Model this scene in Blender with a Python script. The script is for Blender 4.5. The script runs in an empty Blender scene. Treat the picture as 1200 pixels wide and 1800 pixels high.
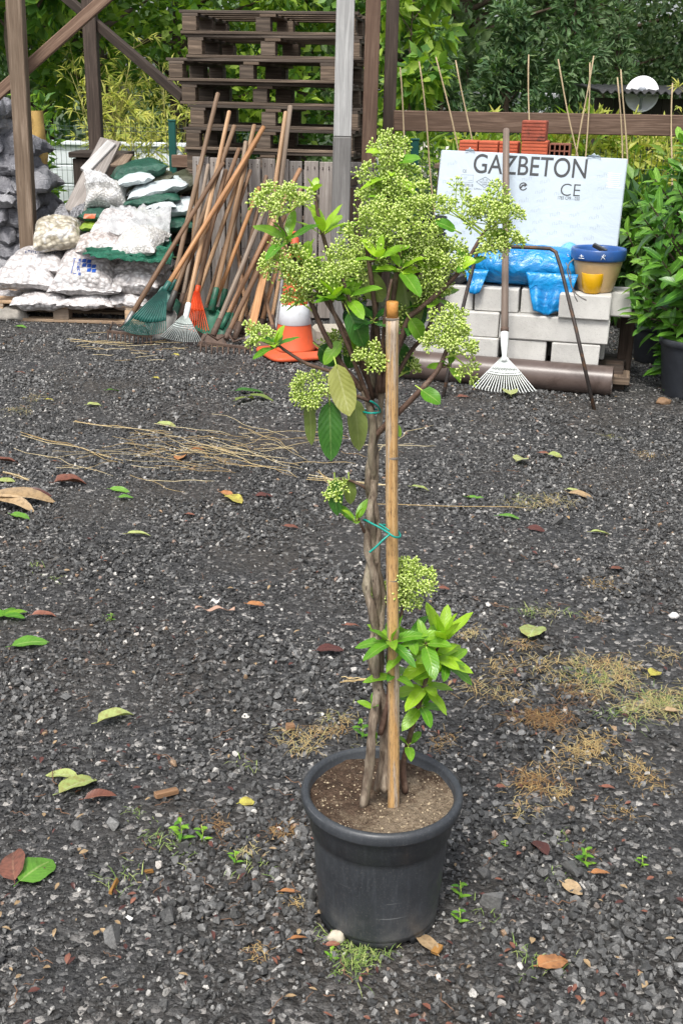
import bpy, bmesh, math, random
import numpy as np
from mathutils import Vector as V, Matrix, Quaternion, noise as mn

# ------------------------------------------------------------------ camera
H = 1.55
PITCH = math.radians(20.0)
ROLL = math.radians(1.2)
FPX = 2000.0
sc = bpy.context.scene
col = sc.collection
FWD = V((0, math.cos(PITCH), -math.sin(PITCH)))
_u0 = V((0, math.sin(PITCH), math.cos(PITCH)))
_r0 = V((1, 0, 0))
RGT = _r0 * math.cos(ROLL) + _u0 * math.sin(ROLL)
UPV = _u0 * math.cos(ROLL) - _r0 * math.sin(ROLL)
cam_d = bpy.data.cameras.new("camera")
cam = bpy.data.objects.new("camera", cam_d)
col.objects.link(cam)
cam.matrix_world = Matrix(((RGT.x, UPV.x, -FWD.x, 0), (RGT.y, UPV.y, -FWD.y, 0),
                           (RGT.z, UPV.z, -FWD.z, H), (0, 0, 0, 1)))
cam_d.sensor_fit = 'VERTICAL'
cam_d.sensor_height = 36.0
cam_d.sensor_width = 24.0
cam_d.lens = 36.0 * FPX / 1800.0
cam_d.clip_start = 0.05
cam_d.clip_end = 600
sc.camera = cam

# ------------------------------------------------------------------ light
SUN_EL, SUN_AZ = math.radians(58), math.radians(200)     # high, behind the photographer's left
world = bpy.data.worlds.new("World"); sc.world = world
world.use_nodes = True
wn = world.node_tree.nodes; wl = world.node_tree.links
bg = wn["Background"]
sky = wn.new("ShaderNodeTexSky"); sky.sky_type = 'NISHITA'; sky.sun_disc = False
sky.sun_elevation = SUN_EL; sky.sun_rotation = SUN_AZ
sky.air_density = 1.0; sky.dust_density = 4.0; sky.ozone_density = 1.0
hs = wn.new("ShaderNodeHueSaturation"); hs.inputs['Saturation'].default_value = 0.35    # overcast: a nearly colourless sky
wl.new(sky.outputs[0], hs.inputs['Color']); wl.new(hs.outputs[0], bg.inputs[0])
bg.inputs[1].default_value = 0.14
sun_d = bpy.data.lights.new("sun", 'SUN'); sun_d.energy = 2.0; sun_d.angle = math.radians(16)
sun_d.color = (1.0, 0.96, 0.90)
sun = bpy.data.objects.new("sun", sun_d); col.objects.link(sun)
_sd = V((math.sin(SUN_AZ) * math.cos(SUN_EL), math.cos(SUN_AZ) * math.cos(SUN_EL), math.sin(SUN_EL)))
sun.rotation_euler = _sd.to_track_quat('Z', 'Y').to_euler()
sun.location = (-3, -4, 9)
sc.view_settings.view_transform = 'Standard'
sc.view_settings.look = 'None'
sc.view_settings.exposure = 0.68
sc.view_settings.gamma = 1.0
sc.render.engine = 'CYCLES'
sc.cycles.max_bounces = 6
sc.cycles.transparent_max_bounces = 8

# ------------------------------------------------------------------ pixel helpers (photo pixels 1200x1800)
CAMP = V((0, 0, H))
def ray(px, py):
    return FWD * FPX + RGT * (px - 600) + UPV * (900 - py)
def at(px, py, Y):
    r = ray(px, py); return CAMP + r * (Y / r.y)
def G(px, py, z=0.0):
    r = ray(px, py); return CAMP + r * ((z - H) / r.z)
def ppm(p):            # photo pixels per metre at a point
    return FPX / max(0.1, (V(p) - CAMP).dot(FWD))

R = random.Random(7)
def ru(a, b): return R.uniform(a, b)

# ------------------------------------------------------------------ materials
class N:
    def __init__(s, name):
        s.m = bpy.data.materials.new(name); s.m.use_nodes = True
        s.t = s.m.node_tree; s.b = s.t.nodes["Principled BSDF"]; s.o = s.t.nodes["Material Output"]
    def n(s, typ, **k):
        x = s.t.nodes.new("ShaderNode" + typ)
        for a, v in k.items(): setattr(x, a, v)
        return x
    def l(s, a, b): s.t.links.new(a, b)
    def set(s, node, **k):
        for a, v in k.items():
            key = a.replace('_', ' ')
            node.inputs[key].default_value = v
    def coord(s, which='Object', scale=(1, 1, 1)):
        tc = s.n('TexCoord'); mp = s.n('Mapping'); mp.inputs['Scale'].default_value = scale
        s.l(tc.outputs[which], mp.inputs[0]); return mp.outputs[0]
    def noise(s, vec, scale, detail=4, rough=0.6, dist=0.0):
        x = s.n('TexNoise'); s.set(x, Scale=scale, Detail=detail, Roughness=rough, Distortion=dist)
        s.l(vec, x.inputs['Vector']); return x.outputs['Fac']
    def vor(s, vec, scale, feature='F1', out='Distance', rand=1.0):
        x = s.n('TexVoronoi', feature=feature); s.set(x, Scale=scale, Randomness=rand)
        s.l(vec, x.inputs['Vector']); return x.outputs[out]
    def ramp(s, fac, stops, interp='LINEAR'):
        x = s.n('ValToRGB'); cr = x.color_ramp; cr.interpolation = interp
        while len(cr.elements) < len(stops): cr.elements.new(0.5)
        for e, (p, c) in zip(cr.elements, stops):
            e.position = p; e.color = (c[0], c[1], c[2], 1) if hasattr(c, '__len__') else (c, c, c, 1)
        s.l(fac, x.inputs[0]); return x.outputs[0]
    def mix(s, fac, a, b, mode='MIX'):
        x = s.n('MixRGB', blend_type=mode)
        for i, v in enumerate((fac, a, b)):
            if hasattr(v, 'links') or hasattr(v, 'is_output'): s.l(v, x.inputs[i])
            elif hasattr(v, '__len__'): x.inputs[i].default_value = (v[0], v[1], v[2], 1)
            else: x.inputs[i].default_value = v if i == 0 else (v, v, v, 1)
        return x.outputs[0]
    def math(s, op, a, b=0.0, c=None):
        x = s.n('Math', operation=op)
        for i, v in enumerate((a, b) if c is None else (a, b, c)):
            if hasattr(v, 'is_output'): s.l(v, x.inputs[i])
            else: x.inputs[i].default_value = v
        return x.outputs[0]
    def attr(s, name):
        x = s.n('Attribute'); x.attribute_name = name; return x.outputs['Fac']
    def rnd(s):
        return s.n('ObjectInfo').outputs['Random']
    def bump(s, h, strength=0.3, dist=0.01, prev=None):
        x = s.n('Bump'); s.set(x, Strength=strength, Distance=dist); s.l(h, x.inputs['Height'])
        if prev is not None: s.l(prev, x.inputs['Normal'])
        s.l(x.outputs[0], s.b.inputs['Normal']); return x.outputs[0]
    def color(s, c):
        if hasattr(c, 'is_output'): s.l(c, s.b.inputs['Base Color'])
        else: s.b.inputs['Base Color'].default_value = (c[0], c[1], c[2], 1)
    def pr(s, rough=0.6, spec=0.5, metal=0.0, **k):
        s.b.inputs['Roughness'].default_value = rough
        s.b.inputs['Specular IOR Level'].default_value = spec
        s.b.inputs['Metallic'].default_value = metal
        return s

def lin(r, g, b):
    f = lambda c: (c / 255 / 12.92) if c / 255 <= 0.04045 else ((c / 255 + 0.055) / 1.055) ** 2.4
    return (f(r), f(g), f(b))
def mul(c, k): return tuple(x * k for x in c)

def m_plain(name, c, rough=0.6, var=0.25, scale=12, bs=150, bump=0.15, spec=0.4, metal=0.0, stain=None):
    s = N(name).pr(rough, spec, metal)
    v = s.coord()
    f = s.noise(v, scale, 5, 0.65)
    out = s.ramp(f, [(0.25, mul(c, 1 - var)), (0.75, mul(c, 1 + var))])
    if stain:
        g = s.ramp(s.noise(v, scale * 0.6, 6, 0.75, 0.6), [(0.52, 0.0), (0.66, 1.0)])
        out = s.mix(g, out, stain)
    s.color(out)
    s.bump(s.noise(v, bs, 3), bump, 0.004)
    return s.m

def m_wood(name, a, b, dark=None, rough=0.75, wet=0.0, gs=1.0):
    """weathered wood with the grain along U (metres)"""
    s = N(name).pr(rough, 0.3)
    v = s.coord('UV')
    mp = s.n('Mapping'); mp.inputs['Scale'].default_value = (1.3 * gs, 26 * gs, 1); s.l(v, mp.inputs[0])
    mp2 = s.n('Mapping'); mp2.inputs['Scale'].default_value = (4 * gs, 130 * gs, 1); s.l(v, mp2.inputs[0])
    g1 = s.noise(mp.outputs[0], 1.6, 6, 0.6, 1.2)
    g2 = s.noise(mp2.outputs[0], 1.0, 4, 0.7, 0.5)
    c = s.ramp(g1, [(0.28, mul(a, 0.7)), (0.5, a), (0.72, b)])
    c = s.mix(s.math('MULTIPLY', s.ramp(g2, [(0.3, 1.0), (0.55, 0.0)]), 0.55), c, dark or mul(a, 0.35))
    st = s.ramp(s.noise(v, 2.2, 5, 0.7), [(0.4, 0.0), (0.75, 1.0)])
    c = s.mix(s.math('MULTIPLY', st, 0.4), c, mul(a, 0.55))
    r = s.rnd()
    hv = s.n('HueSaturation'); s.l(c, hv.inputs['Color'])
    s.l(s.math('MULTIPLY', s.math('MULTIPLY_ADD', r, 0.7, 0.92), s.math('MULTIPLY_ADD', s.attr('tone'), 0.4, 0.8)), hv.inputs['Value'])
    s.l(s.math('MULTIPLY_ADD', s.attr('tone'), 0.35, 0.95), hv.inputs['Saturation'])
    c2 = s.mix(1.0, hv.outputs[0], s.ramp(s.attr('tone'), [(0, 0.95), (1, 1.0)]), 'MULTIPLY')
    s.color(c2)
    b1 = s.bump(g2, 0.4, 0.003)
    s.bump(g1, 0.3, 0.006, b1)
    return s.m

def m_leaf(name, a, b, vein=None, rough=0.38, trans=0.25, spots=0.25, spotc=None, veins=True):
    """leaf sheet: UV.x across (0.5 = midrib), UV.y along"""
    s = N(name).pr(rough, 0.45)
    t = s.attr('tone')
    r = s.rnd()
    k = s.math('FRACT', s.math('ADD', t, r))
    c = s.mix(k, a, b)
    uv = s.n('TexCoord').outputs['UV']
    sep = s.n('SeparateXYZ'); s.l(uv, sep.inputs[0])
    x = s.math('ABSOLUTE', s.math('SUBTRACT', sep.outputs[0], 0.5))
    if veins:
        side = s.math('SINE', s.math('MULTIPLY', s.math('SUBTRACT', sep.outputs[1], s.math('MULTIPLY', x, 0.55)), 52.0))
        sv = s.ramp(side, [(0.80, 0.0), (1.0, 1.0)])
        mid = s.ramp(x, [(0.015, 1.0), (0.05, 0.0)])
        vc = vein or tuple(min(1, q * 1.9 + 0.03) for q in b)
        c = s.mix(s.math('MULTIPLY', sv, 0.12), c, vc)
        c = s.mix(s.math('MULTIPLY', mid, 0.6), c, vc)
        s.bump(s.math('ADD', side, s.math('MULTIPLY', x, 6.0)), 0.13, 0.0015)
    c = s.mix(s.math('MULTIPLY', s.ramp(s.noise(s.coord('Object'), 60, 4), [(0.45, 0.0), (0.62, 1.0)]), spots), c, spotc or mul(a, 0.5))
    s.color(c)
    tr = s.n('BsdfTranslucent'); s.l(s.mix(1.0, c, (1.25, 1.35, 0.6), 'MULTIPLY'), tr.inputs[0])
    ms = s.n('MixShader'); ms.inputs[0].default_value = trans
    s.l(s.b.outputs[0], ms.inputs[1]); s.l(tr.outputs[0], ms.inputs[2]); s.l(ms.outputs[0], s.o.inputs[0])
    return s.m

# ------------------------------------------------------------------ mesh builder
class MB:
    def __init__(s):
        s.v = []; s.f = []; s.uv = []; s.mi = []; s.sm = []; s.tn = []; s.cur = 0; s.tone = 0.5
    def av(s, p):
        s.v.append((p[0], p[1], p[2])); s.tn.append(s.tone); return len(s.v) - 1
    def af(s, idx, uvs=None, smooth=False):
        s.f.append(tuple(idx)); s.uv.append(uvs or [(0.5, 0.5)] * len(idx)); s.mi.append(s.cur); s.sm.append(smooth)
    def box(s, c, size, rot=None, bevel=0.004, tone=None):
        """chamfered box; rot = 3x3 matrix or Z angle"""
        old = s.tone
        s.tone = ru(0, 1) if tone is None else tone
        if rot is None: rot = Matrix.Identity(3)
        elif not isinstance(rot, Matrix): rot = Matrix.Rotation(rot, 3, 'Z')
        c = V(c); h = [max(1e-4, q / 2) for q in size]; b = min(bevel, min(h) * 0.45)
        L = max(range(3), key=lambda i: size[i]); ofs = (ru(0, 9), ru(0, 9))
        loc = []; ids = {}
        for sx in (-1, 1):
            for sy in (-1, 1):
                for sz in (-1, 1):
                    for ax in range(3):
                        q = [sx * h[0], sy * h[1], sz * h[2]]
                        for k in range(3):
                            if k != ax: q[k] -= (sx, sy, sz)[k] * b
                        loc.append(V(q)); ids[(sx, sy, sz, ax)] = s.av(c + rot @ V(q))
        base = ids[(-1, -1, -1, 0)]
        def face(keys):
            ii = [ids[k] for k in keys]; pp = [loc[i - base] for i in ii]
            n = (pp[1] - pp[0]).cross(pp[2] - pp[0]); ctr = sum(pp, V()) / len(pp)
            if n.dot(ctr) < 0: ii.reverse(); pp.reverse()
            nn = [abs(q) for q in (n.normalized() if n.length else V((0, 0, 1)))]
            m = max(range(3), key=lambda i: nn[i])
            o = [i for i in range(3) if i != m]
            if m == L: a, d = o; k = 0.15
            else: a = L; d = [i for i in o if i != L][0]; k = 1
            s.af(ii, [(p[a] * k + ofs[0], p[d] + ofs[1] + m * 0.37) for p in pp])
        S = (-1, 1)
        for ax in range(3):
            o = [i for i in range(3) if i != ax]
            for sg in S:
                ks = []
                for (p, q) in ((-1, -1), (1, -1), (1, 1), (-1, 1)):
                    k = [0, 0, 0]; k[ax] = sg; k[o[0]] = p; k[o[1]] = q; ks.append((k[0], k[1], k[2], ax))
                face(ks)
            for p in S:
                for q in S:
                    k1 = [0, 0, 0]; k1[o[0]] = p; k1[o[1]] = q
                    lo = list(k1); lo[ax] = -1; hi = list(k1); hi[ax] = 1
                    face([(*lo, o[0]), (*hi, o[0]), (*hi, o[1]), (*lo, o[1])])
        for sx in S:
            for sy in S:
                for sz in S: face([(sx, sy, sz, 0), (sx, sy, sz, 1), (sx, sy, sz, 2)])
        s.tone = old
        return s
    def bar(s, a, b, w, h, up=V((0, 0, 1)), bevel=0.004, tone=None):
        """square timber from a to b, w wide across, h along 'up'"""
        a = V(a); b = V(b); x = (b - a).normalized(); y = V(up).cross(x)
        if y.length < 1e-4: y = V((0, 1, 0)).cross(x)
        y.normalize(); z = x.cross(y)
        m = Matrix((x, y, z)).transposed()
        return s.box((a + b) / 2, ((b - a).length, w, h), m, bevel, tone)
    def tube(s, pts, rad, n=8, caps=True, smooth=True, flat=1.0):
        pts = [V(p) for p in pts]
        if not hasattr(rad, '__len__'): rad = [rad] * len(pts)
        t = (pts[1] - pts[0]).normalized()
        nrm = t.orthogonal().normalized(); ln = 0.0; rings = []; us = []; o = ru(0, 9)
        for i, p in enumerate(pts):
            if i == 0: t = (pts[1] - p)
            elif i == len(pts) - 1: t = (p - pts[i - 1])
            else: t = (pts[i + 1] - pts[i - 1])
            if t.length < 1e-9: t = V((0, 0, 1))
            t.normalize()
            nrm = nrm - t * nrm.dot(t)
            nrm = nrm.normalized() if nrm.length > 1e-6 else t.orthogonal().normalized()
            bn = t.cross(nrm)
            if i: ln += (p - pts[i - 1]).length
            us.append(ln + o)
            rings.append([s.av(p + (nrm * math.cos(q) + bn * math.sin(q) * flat) * rad[i]) for q in (2 * math.pi * k / n for k in range(n))])
        rm = max(rad)
        for i in range(len(pts) - 1):
            for k in range(n):
                k2 = (k + 1) % n; w = 2 * math.pi * rm / n
                s.af([rings[i][k], rings[i][k2], rings[i + 1][k2], rings[i + 1][k]],
                     [(us[i], k * w), (us[i], (k + 1) * w), (us[i + 1], (k + 1) * w), (us[i + 1], k * w)], smooth)
        if caps:
            s.af(rings[0][::-1], [(us[0], 0.01 * k) for k in range(n)])
            s.af(rings[-1], [(us[-1], 0.01 * k) for k in range(n)])
        return s
    def lathe(s, prof, c, n=32, smooth=True, mat3=None, wob=None):
        """closed ring surface from (r, z) profile"""
        c = V(c); rings = []
        for j, (r, z) in enumerate(prof):
            ring = []
            for k in range(n):
                a = 2 * math.pi * k / n
                rr = r * (1 + (wob(a, z) if wob else 0))
                p = V((rr * math.cos(a), rr * math.sin(a), z))
                if mat3 is not None: p = mat3 @ p
                ring.append(s.av(c + p))
            rings.append(ring)
        for j in range(len(prof) - 1):
            for k in range(n):
                k2 = (k + 1) % n
                s.af([rings[j][k], rings[j][k2], rings[j + 1][k2], rings[j + 1][k]],
                     [(k / n, j / 9), ((k + 1) / n, j / 9), ((k + 1) / n, (j + 1) / 9), (k / n, (j + 1) / 9)], smooth)
        for j, rev in ((0, True), (len(prof) - 1, False)):
            if prof[j][0] > 1e-4: s.af(rings[j][::-1] if rev else rings[j])
        return s
    def grid(s, fn, nu, nv, smooth=True, uvf=None):
        ids = [[s.av(fn(i / nu, j / nv)) for j in range(nv + 1)] for i in range(nu + 1)]
        for i in range(nu):
            for j in range(nv):
                q = [(i, j), (i + 1, j), (i + 1, j + 1), (i, j + 1)]
                s.af([ids[a][b] for a, b in q], [(a / nu, b / nv) for a, b in q], smooth)
        return ids
    def slab(s, fn, nu, nv, thick, smooth=True):
        """sheet of real thickness: fn(u,v) -> (point, normal)"""
        A = [[None] * (nv + 1) for _ in range(nu + 1)]; B = [[None] * (nv + 1) for _ in range(nu + 1)]
        for i in range(nu + 1):
            for j in range(nv + 1):
                p, n = fn(i / nu, j / nv)
                A[i][j] = s.av(V(p) + V(n) * thick / 2); B[i][j] = s.av(V(p) - V(n) * thick / 2)
        for i in range(nu):
            for j in range(nv):
                q = [(i, j), (i + 1, j), (i + 1, j + 1), (i, j + 1)]; uv = [(a / nu, b / nv) for a, b in q]
                s.af([A[a][b] for a, b in q], uv, smooth); s.af([B[a][b] for a, b in q][::-1], uv[::-1], smooth)
        for i in range(nu):
            s.af([A[i][0], B[i][0], B[i + 1][0], A[i + 1][0]]); s.af([A[i + 1][nv], B[i + 1][nv], B[i][nv], A[i][nv]])
        for j in range(nv):
            s.af([A[0][j + 1], B[0][j + 1], B[0][j], A[0][j]]); s.af([A[nu][j], B[nu][j], B[nu][j + 1], A[nu][j + 1]])
        return s
    def leaf(s, base, d, n, L, W, bend=0.3, fold=0.25, segs=6, twist=0.0, widest=0.45, curl=0.0):
        base = V(base); d = V(d).normalized(); n = V(n)
        n = n - d * n.dot(d)
        n = n.normalized() if n.length > 1e-5 else d.orthogonal().normalized()
        sd = d.cross(n); ph = ru(0, 6.28); rows = []
        pk = widest ** widest * (1 - widest) ** (1 - widest)
        for i in range(segs + 1):
            t = i / segs
            c = base + d * L * (t - 0.18 * abs(bend) * t * t) - n * L * bend * t * t
            pf = (t ** widest * (1 - t) ** (1 - widest)) / pk if 0 < t < 1 else 0
            w = W / 2 * pf ** 1.15 if 0 < t < 1 else W * 0.012
            tw = twist * t
            s2 = sd * math.cos(tw) + n * math.sin(tw); n2 = n * math.cos(tw) - sd * math.sin(tw)
            e = n2 * (fold * w + math.sin(t * 11 + ph) * 0.04 * W + curl * w * t)
            rows.append((s.av(c - s2 * w + e), s.av(c), s.av(c + s2 * w + e), t))
        for a, b in zip(rows, rows[1:]):
            s.af([a[0], a[1], b[1], b[0]], [(0, a[3]), (.5, a[3]), (.5, b[3]), (0, b[3])], True)
            s.af([a[1], a[2], b[2], b[1]], [(.5, a[3]), (1, a[3]), (1, b[3]), (.5, b[3])], True)
        return s
    def build(s, name, mats, parent=None, origin=None, **tags):
        if not isinstance(mats, (list, tuple)): mats = [mats]
        a = np.array(s.v, dtype=np.float64).reshape(-1, 3)
        if parent is not None: org = np.array(world_loc(parent))
        elif origin is not None: org = np.array(origin)
        else:
            lo = a.min(0); hi = a.max(0); org = np.array(((lo[0] + hi[0]) / 2, (lo[1] + hi[1]) / 2, lo[2]))
        me = bpy.data.meshes.new(name)
        me.from_pydata([tuple(p) for p in (a - org)], [], s.f)
        for m in mats: me.materials.append(m)
        me.polygons.foreach_set("material_index", s.mi)
        me.polygons.foreach_set("use_smooth", s.sm)
        uvl = me.uv_layers.new(name="UVMap")
        uvl.data.foreach_set("uv", [c for f in s.uv for p in f for c in p])
        at_ = me.attributes.new("tone", 'FLOAT', 'POINT'); at_.data.foreach_set("value", s.tn)
        me.update()
        o = bpy.data.objects.new(name, me); col.objects.link(o)
        if parent is not None:
            o.parent = parent
        else: o.location = org
        tag(o, **tags)
        return o

WL = {}
def world_loc(o):
    p = V((0, 0, 0))
    while o is not None:
        p += V(o.location); o = o.parent
    return p
def tag(o, label=None, cat=None, group=None, kind=None):
    if label: o["label"] = label
    if cat: o["category"] = cat
    if group: o["group"] = group
    if kind: o["kind"] = kind
    return o
def empty(name, loc, label=None, cat=None, group=None):
    o = bpy.data.objects.new(name, None); o.location = loc; o.empty_display_size = 0.05
    col.objects.link(o); return tag(o, label, cat, group)
def copy_tree(o, parent=None):
    c = o.copy(); col.objects.link(c); c.parent = parent
    for ch in list(o.children): copy_tree(ch, c)
    return c
def rotm(axis, deg): return Matrix.Rotation(math.radians(deg), 3, axis)
def rdir(z0=-1, z1=1):
    z = ru(z0, z1); a = ru(0, 2 * math.pi); r = math.sqrt(max(0, 1 - z * z)); return V((r * math.cos(a), r * math.sin(a), z))
def nz(p, k, seed=0): return mn.noise(V(p) * k + V((seed * 13.1, seed * 7.7, seed * 3.3)))
ORD = ['first', 'second', 'third', 'fourth', 'fifth', 'sixth', 'seventh', 'eighth', 'ninth', 'tenth', 'eleventh', 'twelfth']

# ================================================================== GROUND
def gz(x, y):
    return 0.012 * mn.noise(V((x * 1.1, y * 1.1, 3.3))) + 0.006 * mn.noise(V((x * 4, y * 4, 9)))

def ground_material():
    s = N("wet_dark_gravel_soil").pr(0.55, 0.45)
    v = s.coord()
    big = s.noise(v, 0.9, 5, 0.65)
    cell = s.vor(v, 70, 'F1', 'Color'); sp = s.n('SeparateXYZ'); s.l(cell, sp.inputs[0])
    st = s.ramp(sp.outputs[0], [(0.0, (.020, .020, .020)), (0.62, (.045, .045, .046)), (0.86, (.09, .09, .09)), (0.95, (.26, .25, .24)), (1.0, (.45, .43, .4))])
    soil = s.ramp(s.noise(v, 55, 6, 0.75), [(0.3, (.020, .017, .014)), (0.7, (.080, .067, .053))])
    k = s.ramp(big, [(0.42, 1.0), (0.62, 0.25)])
    c = s.mix(k, soil, st)
    # mossy damp earth beyond the blocks on the right
    sx = s.n('SeparateXYZ'); s.l(v, sx.inputs[0])
    mx = s.math('MULTIPLY', s.ramp(s.math('MULTIPLY_ADD', sx.outputs[0], 0.25, 0.0), [(0.44, 0.0), (0.56, 1.0)]), s.ramp(s.math('MULTIPLY', sx.outputs[1], 0.1), [(0.66, 0.0), (0.75, 1.0)]))
    moss = s.ramp(s.noise(v, 9, 6, 0.7), [(0.35, (.018, .016, .011)), (0.55, (.035, .045, .015)), (0.8, (.06, .09, .02))])
    far = s.ramp(s.math('MULTIPLY', sx.outputs[1], 0.05), [(0.42, 0.0), (0.50, 1.0)])
    grass = s.ramp(s.noise(v, 3, 6, 0.7), [(0.35, (.03, .05, .012)), (0.7, (.08, .13, .03))])
    c = s.mix(mx, c, moss)
    c = s.mix(far, c, grass)
    s.color(c)
    h = s.math('SUBTRACT', 1.0, s.vor(v, 70))
    s.bump(s.math('ADD', h, s.noise(v, 160, 3)), 0.8, 0.012)
    return s.m
M_GROUND = ground_material()

def build_ground():
    def axis(lo, hi, step, far):
        a = list(np.arange(lo, hi + 1e-6, step)); k = step
        q = hi
        while q < far: k *= 1.5; q += k; a.append(q)
        q = lo; k = step
        while q > -far if lo < 0 else q > lo - 60: k *= 1.5; q -= k; a.insert(0, q)
        return a
    xs = axis(-3.6, 3.6, 0.06, 140); ys = axis(0.9, 9.6, 0.06, 220)
    mb = MB()
    nx, ny = len(xs), len(ys)
    for x in xs:
        for y in ys: mb.av((x, y, gz(x, y)))
    for i in range(nx - 1):
        for j in range(ny - 1):
            mb.af((i * ny + j, (i + 1) * ny + j, (i + 1) * ny + j + 1, i * ny + j + 1), None, True)
    mb.build("ground", M_GROUND, origin=(0, 0, 0), kind="structure", label="dark wet crushed stone ground of the nursery yard", cat="ground")
build_ground()

def stone_material():
    s = N("crushed_stone").pr(0.42, 0.5)
    t = s.attr('tone')
    c = s.ramp(t, [(0.0, (.027, .027, .027)), (0.40, (.054, .054, .053)), (0.68, (.090, .090, .088)), (0.85, (.17, .169, .165)),
                   (0.93, (.34, .33, .31)), (0.975, (.55, .53, .49)), (0.985, (.20, .13, .10)), (1.0, (.30, .20, .12))])
    v = s.coord()
    f = s.noise(v, 180, 4, 0.7)
    c = s.mix(1.0, c, s.ramp(f, [(0.25, 0.55), (0.75, 1.5)]), 'MULTIPLY')
    s.color(c)
    rr = s.ramp(s.noise(v, 30, 3), [(0.3, 0.24), (0.7, 0.55)])
    s.l(rr, s.b.inputs['Roughness'])
    s.bump(f, 0.6, 0.004)
    return s.m
M_STONE = stone_material()

def build_gravel():
    rng = np.random.default_rng(5)
    variants = []
    for k in range(16):
        bm = bmesh.new()
        for _ in range(11 + k % 5):
            d = rdir(); bm.verts.new(d * ru(0.75, 1.05))
        r = bmesh.ops.convex_hull(bm, input=bm.verts)
        bmesh.ops.delete(bm, geom=list({g for g in r['geom_unused'] + r['geom_interior'] if isinstance(g, bmesh.types.BMVert)}), context='VERTS')
        bmesh.ops.triangulate(bm, faces=bm.faces)
        bm.verts.index_update()
        variants.append((np.array([v.co[:] for v in bm.verts]), np.array([[v.index for v in f.verts] for f in bm.faces])))
        bm.free()
    P = []; S = []
    def scatter(y0, y1, dens, s0, s1):
        wid = lambda y: 0.335 * (y * .94 + .53) + 0.35
        w = wid(y1); n = int(dens * 2 * w * (y1 - y0))
        x = rng.uniform(-w, w, n); y = rng.uniform(y0, y1, n)
        k = np.abs(x) < (0.335 * (y * .94 + .53) + 0.35)
        x, y = x[k], y[k]
        sz = s0 * (s1 / s0) ** (rng.random(len(x)) ** 1.9)
        gn = np.array([mn.noise(V((a * 2.6 + 7, b * 2.6, 4.0))) for a, b in zip(x, y)]); sz = sz * np.clip(1.0 + 1.1 * gn, .60, 1.28)
        # thinner patches of bare grit
        pn = np.array([mn.noise(V((a * 1.7, b * 1.7, 1.0))) for a, b in zip(x, y)])
        keep = (rng.random(len(x)) < np.clip(0.95 - 2.0 * np.clip(pn - 0.10, 0, 1), 0.25, 1))
        x, y, sz = x[keep], y[keep], sz[keep]
        P.append(np.stack([x, y], 1)); S.append(sz * .9)
    scatter(1.15, 2.2, 9600, 0.0036, 0.0125)
    scatter(2.2, 3.4, 8400, 0.0042, 0.0120)
    scatter(3.4, 5.2, 5800, 0.0055, 0.0115)
    scatter(5.2, 8.6, 3000, 0.0065, 0.0125)
    # larger single stones seen in the photo (pixel, radius in m)
    for (px, py, r) in ((868, 1600, .034), (850, 1548, .017), (205, 1655, .032), (300, 1620, .022), (135, 1458, .014), (868, 1655, .015),
                        (850, 1660, .013), (115, 1230, .018), (980, 925, .026), (325, 1500, .018), (152, 1290, .017), (1145, 1325, .012),
                        (200, 1455, .016), (1000, 1540, .022), (545, 1585, .018), (325, 1244, .018), (985, 950, .014), (165, 925, .014),
                        (255, 1385, .011), (590, 1140, .012), (1050, 1075, .012), (890, 1670, .012), (230, 1610, .009), (640, 1590, .012)):
        g = G(px, py); P.append(np.array([[g.x, g.y]])); S.append(np.array([r]))
    P = np.concatenate(P); S = np.concatenate(S); n = len(S)
    # keep the pot's footprint clear
    pot = at(664, 1600, 1.894)
    far_ = (np.hypot(P[:, 0] - pot.x, P[:, 1] - 1.894) > 0.118)
    P, S = P[far_], S[far_]; n = len(S)
    tone = rng.random(n)
    tone = np.where(rng.random(n) < 0.92, tone * 0.82, rng.uniform(0.80, 1.0, n))
    tone = np.clip(tone + np.where(tone < .8, .16 * np.array([mn.noise(V((a * .8 + 3, b * .8, 8.0))) + .5 * mn.noise(V((a * 2.3, b * 2.3, 2.0))) for a, b in P]), 0), 0, 1)   # damp and dusty patches
    tone[S > 0.0125] = rng.uniform(0.35, 0.85, (S > 0.0125).sum())
    vid = rng.integers(0, len(variants), n)
    ax = rng.normal(size=(n, 3)); ax /= np.linalg.norm(ax, axis=1)[:, None]; an = rng.uniform(0, 2 * np.pi, n)
    K = np.zeros((n, 3, 3)); K[:, 0, 1] = -ax[:, 2]; K[:, 0, 2] = ax[:, 1]; K[:, 1, 0] = ax[:, 2]; K[:, 1, 2] = -ax[:, 0]; K[:, 2, 0] = -ax[:, 1]; K[:, 2, 1] = ax[:, 0]
    RM = np.eye(3)[None] + np.sin(an)[:, None, None] * K + (1 - np.cos(an))[:, None, None] * (K @ K)
    scl = rng.uniform(0.7, 1.3, (n, 3)); scl[:, 2] *= 0.95
    gzv = np.array([gz(a, b) for a, b in P])
    VV = []; FF = []; TT = []; off = 0
    for k, (bv, bf) in enumerate(variants):
        idx = np.where(vid == k)[0]
        if not len(idx): continue
        q = bv[None] * scl[idx][:, None, :]
        q = np.einsum('nij,nvj->nvi', RM[idx], q)
        q *= S[idx][:, None, None]
        q[:, :, 0] += P[idx, 0][:, None]; q[:, :, 1] += P[idx, 1][:, None]
        q[:, :, 2] += (gzv[idx] + S[idx] * rng.uniform(0.1, 0.75, len(idx)))[:, None]
        m = len(bv)
        VV.append(q.reshape(-1, 3)); TT.append(np.repeat(tone[idx], m))
        f = bf[None] + (np.arange(len(idx)) * m)[:, None, None] + off
        FF.append(f.reshape(-1, 3)); off += len(idx) * m
    VV = np.concatenate(VV).astype(np.float32); FF = np.concatenate(FF).astype(np.int32); TT = np.concatenate(TT).astype(np.float32)
    me = bpy.data.meshes.new("gravel")
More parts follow.
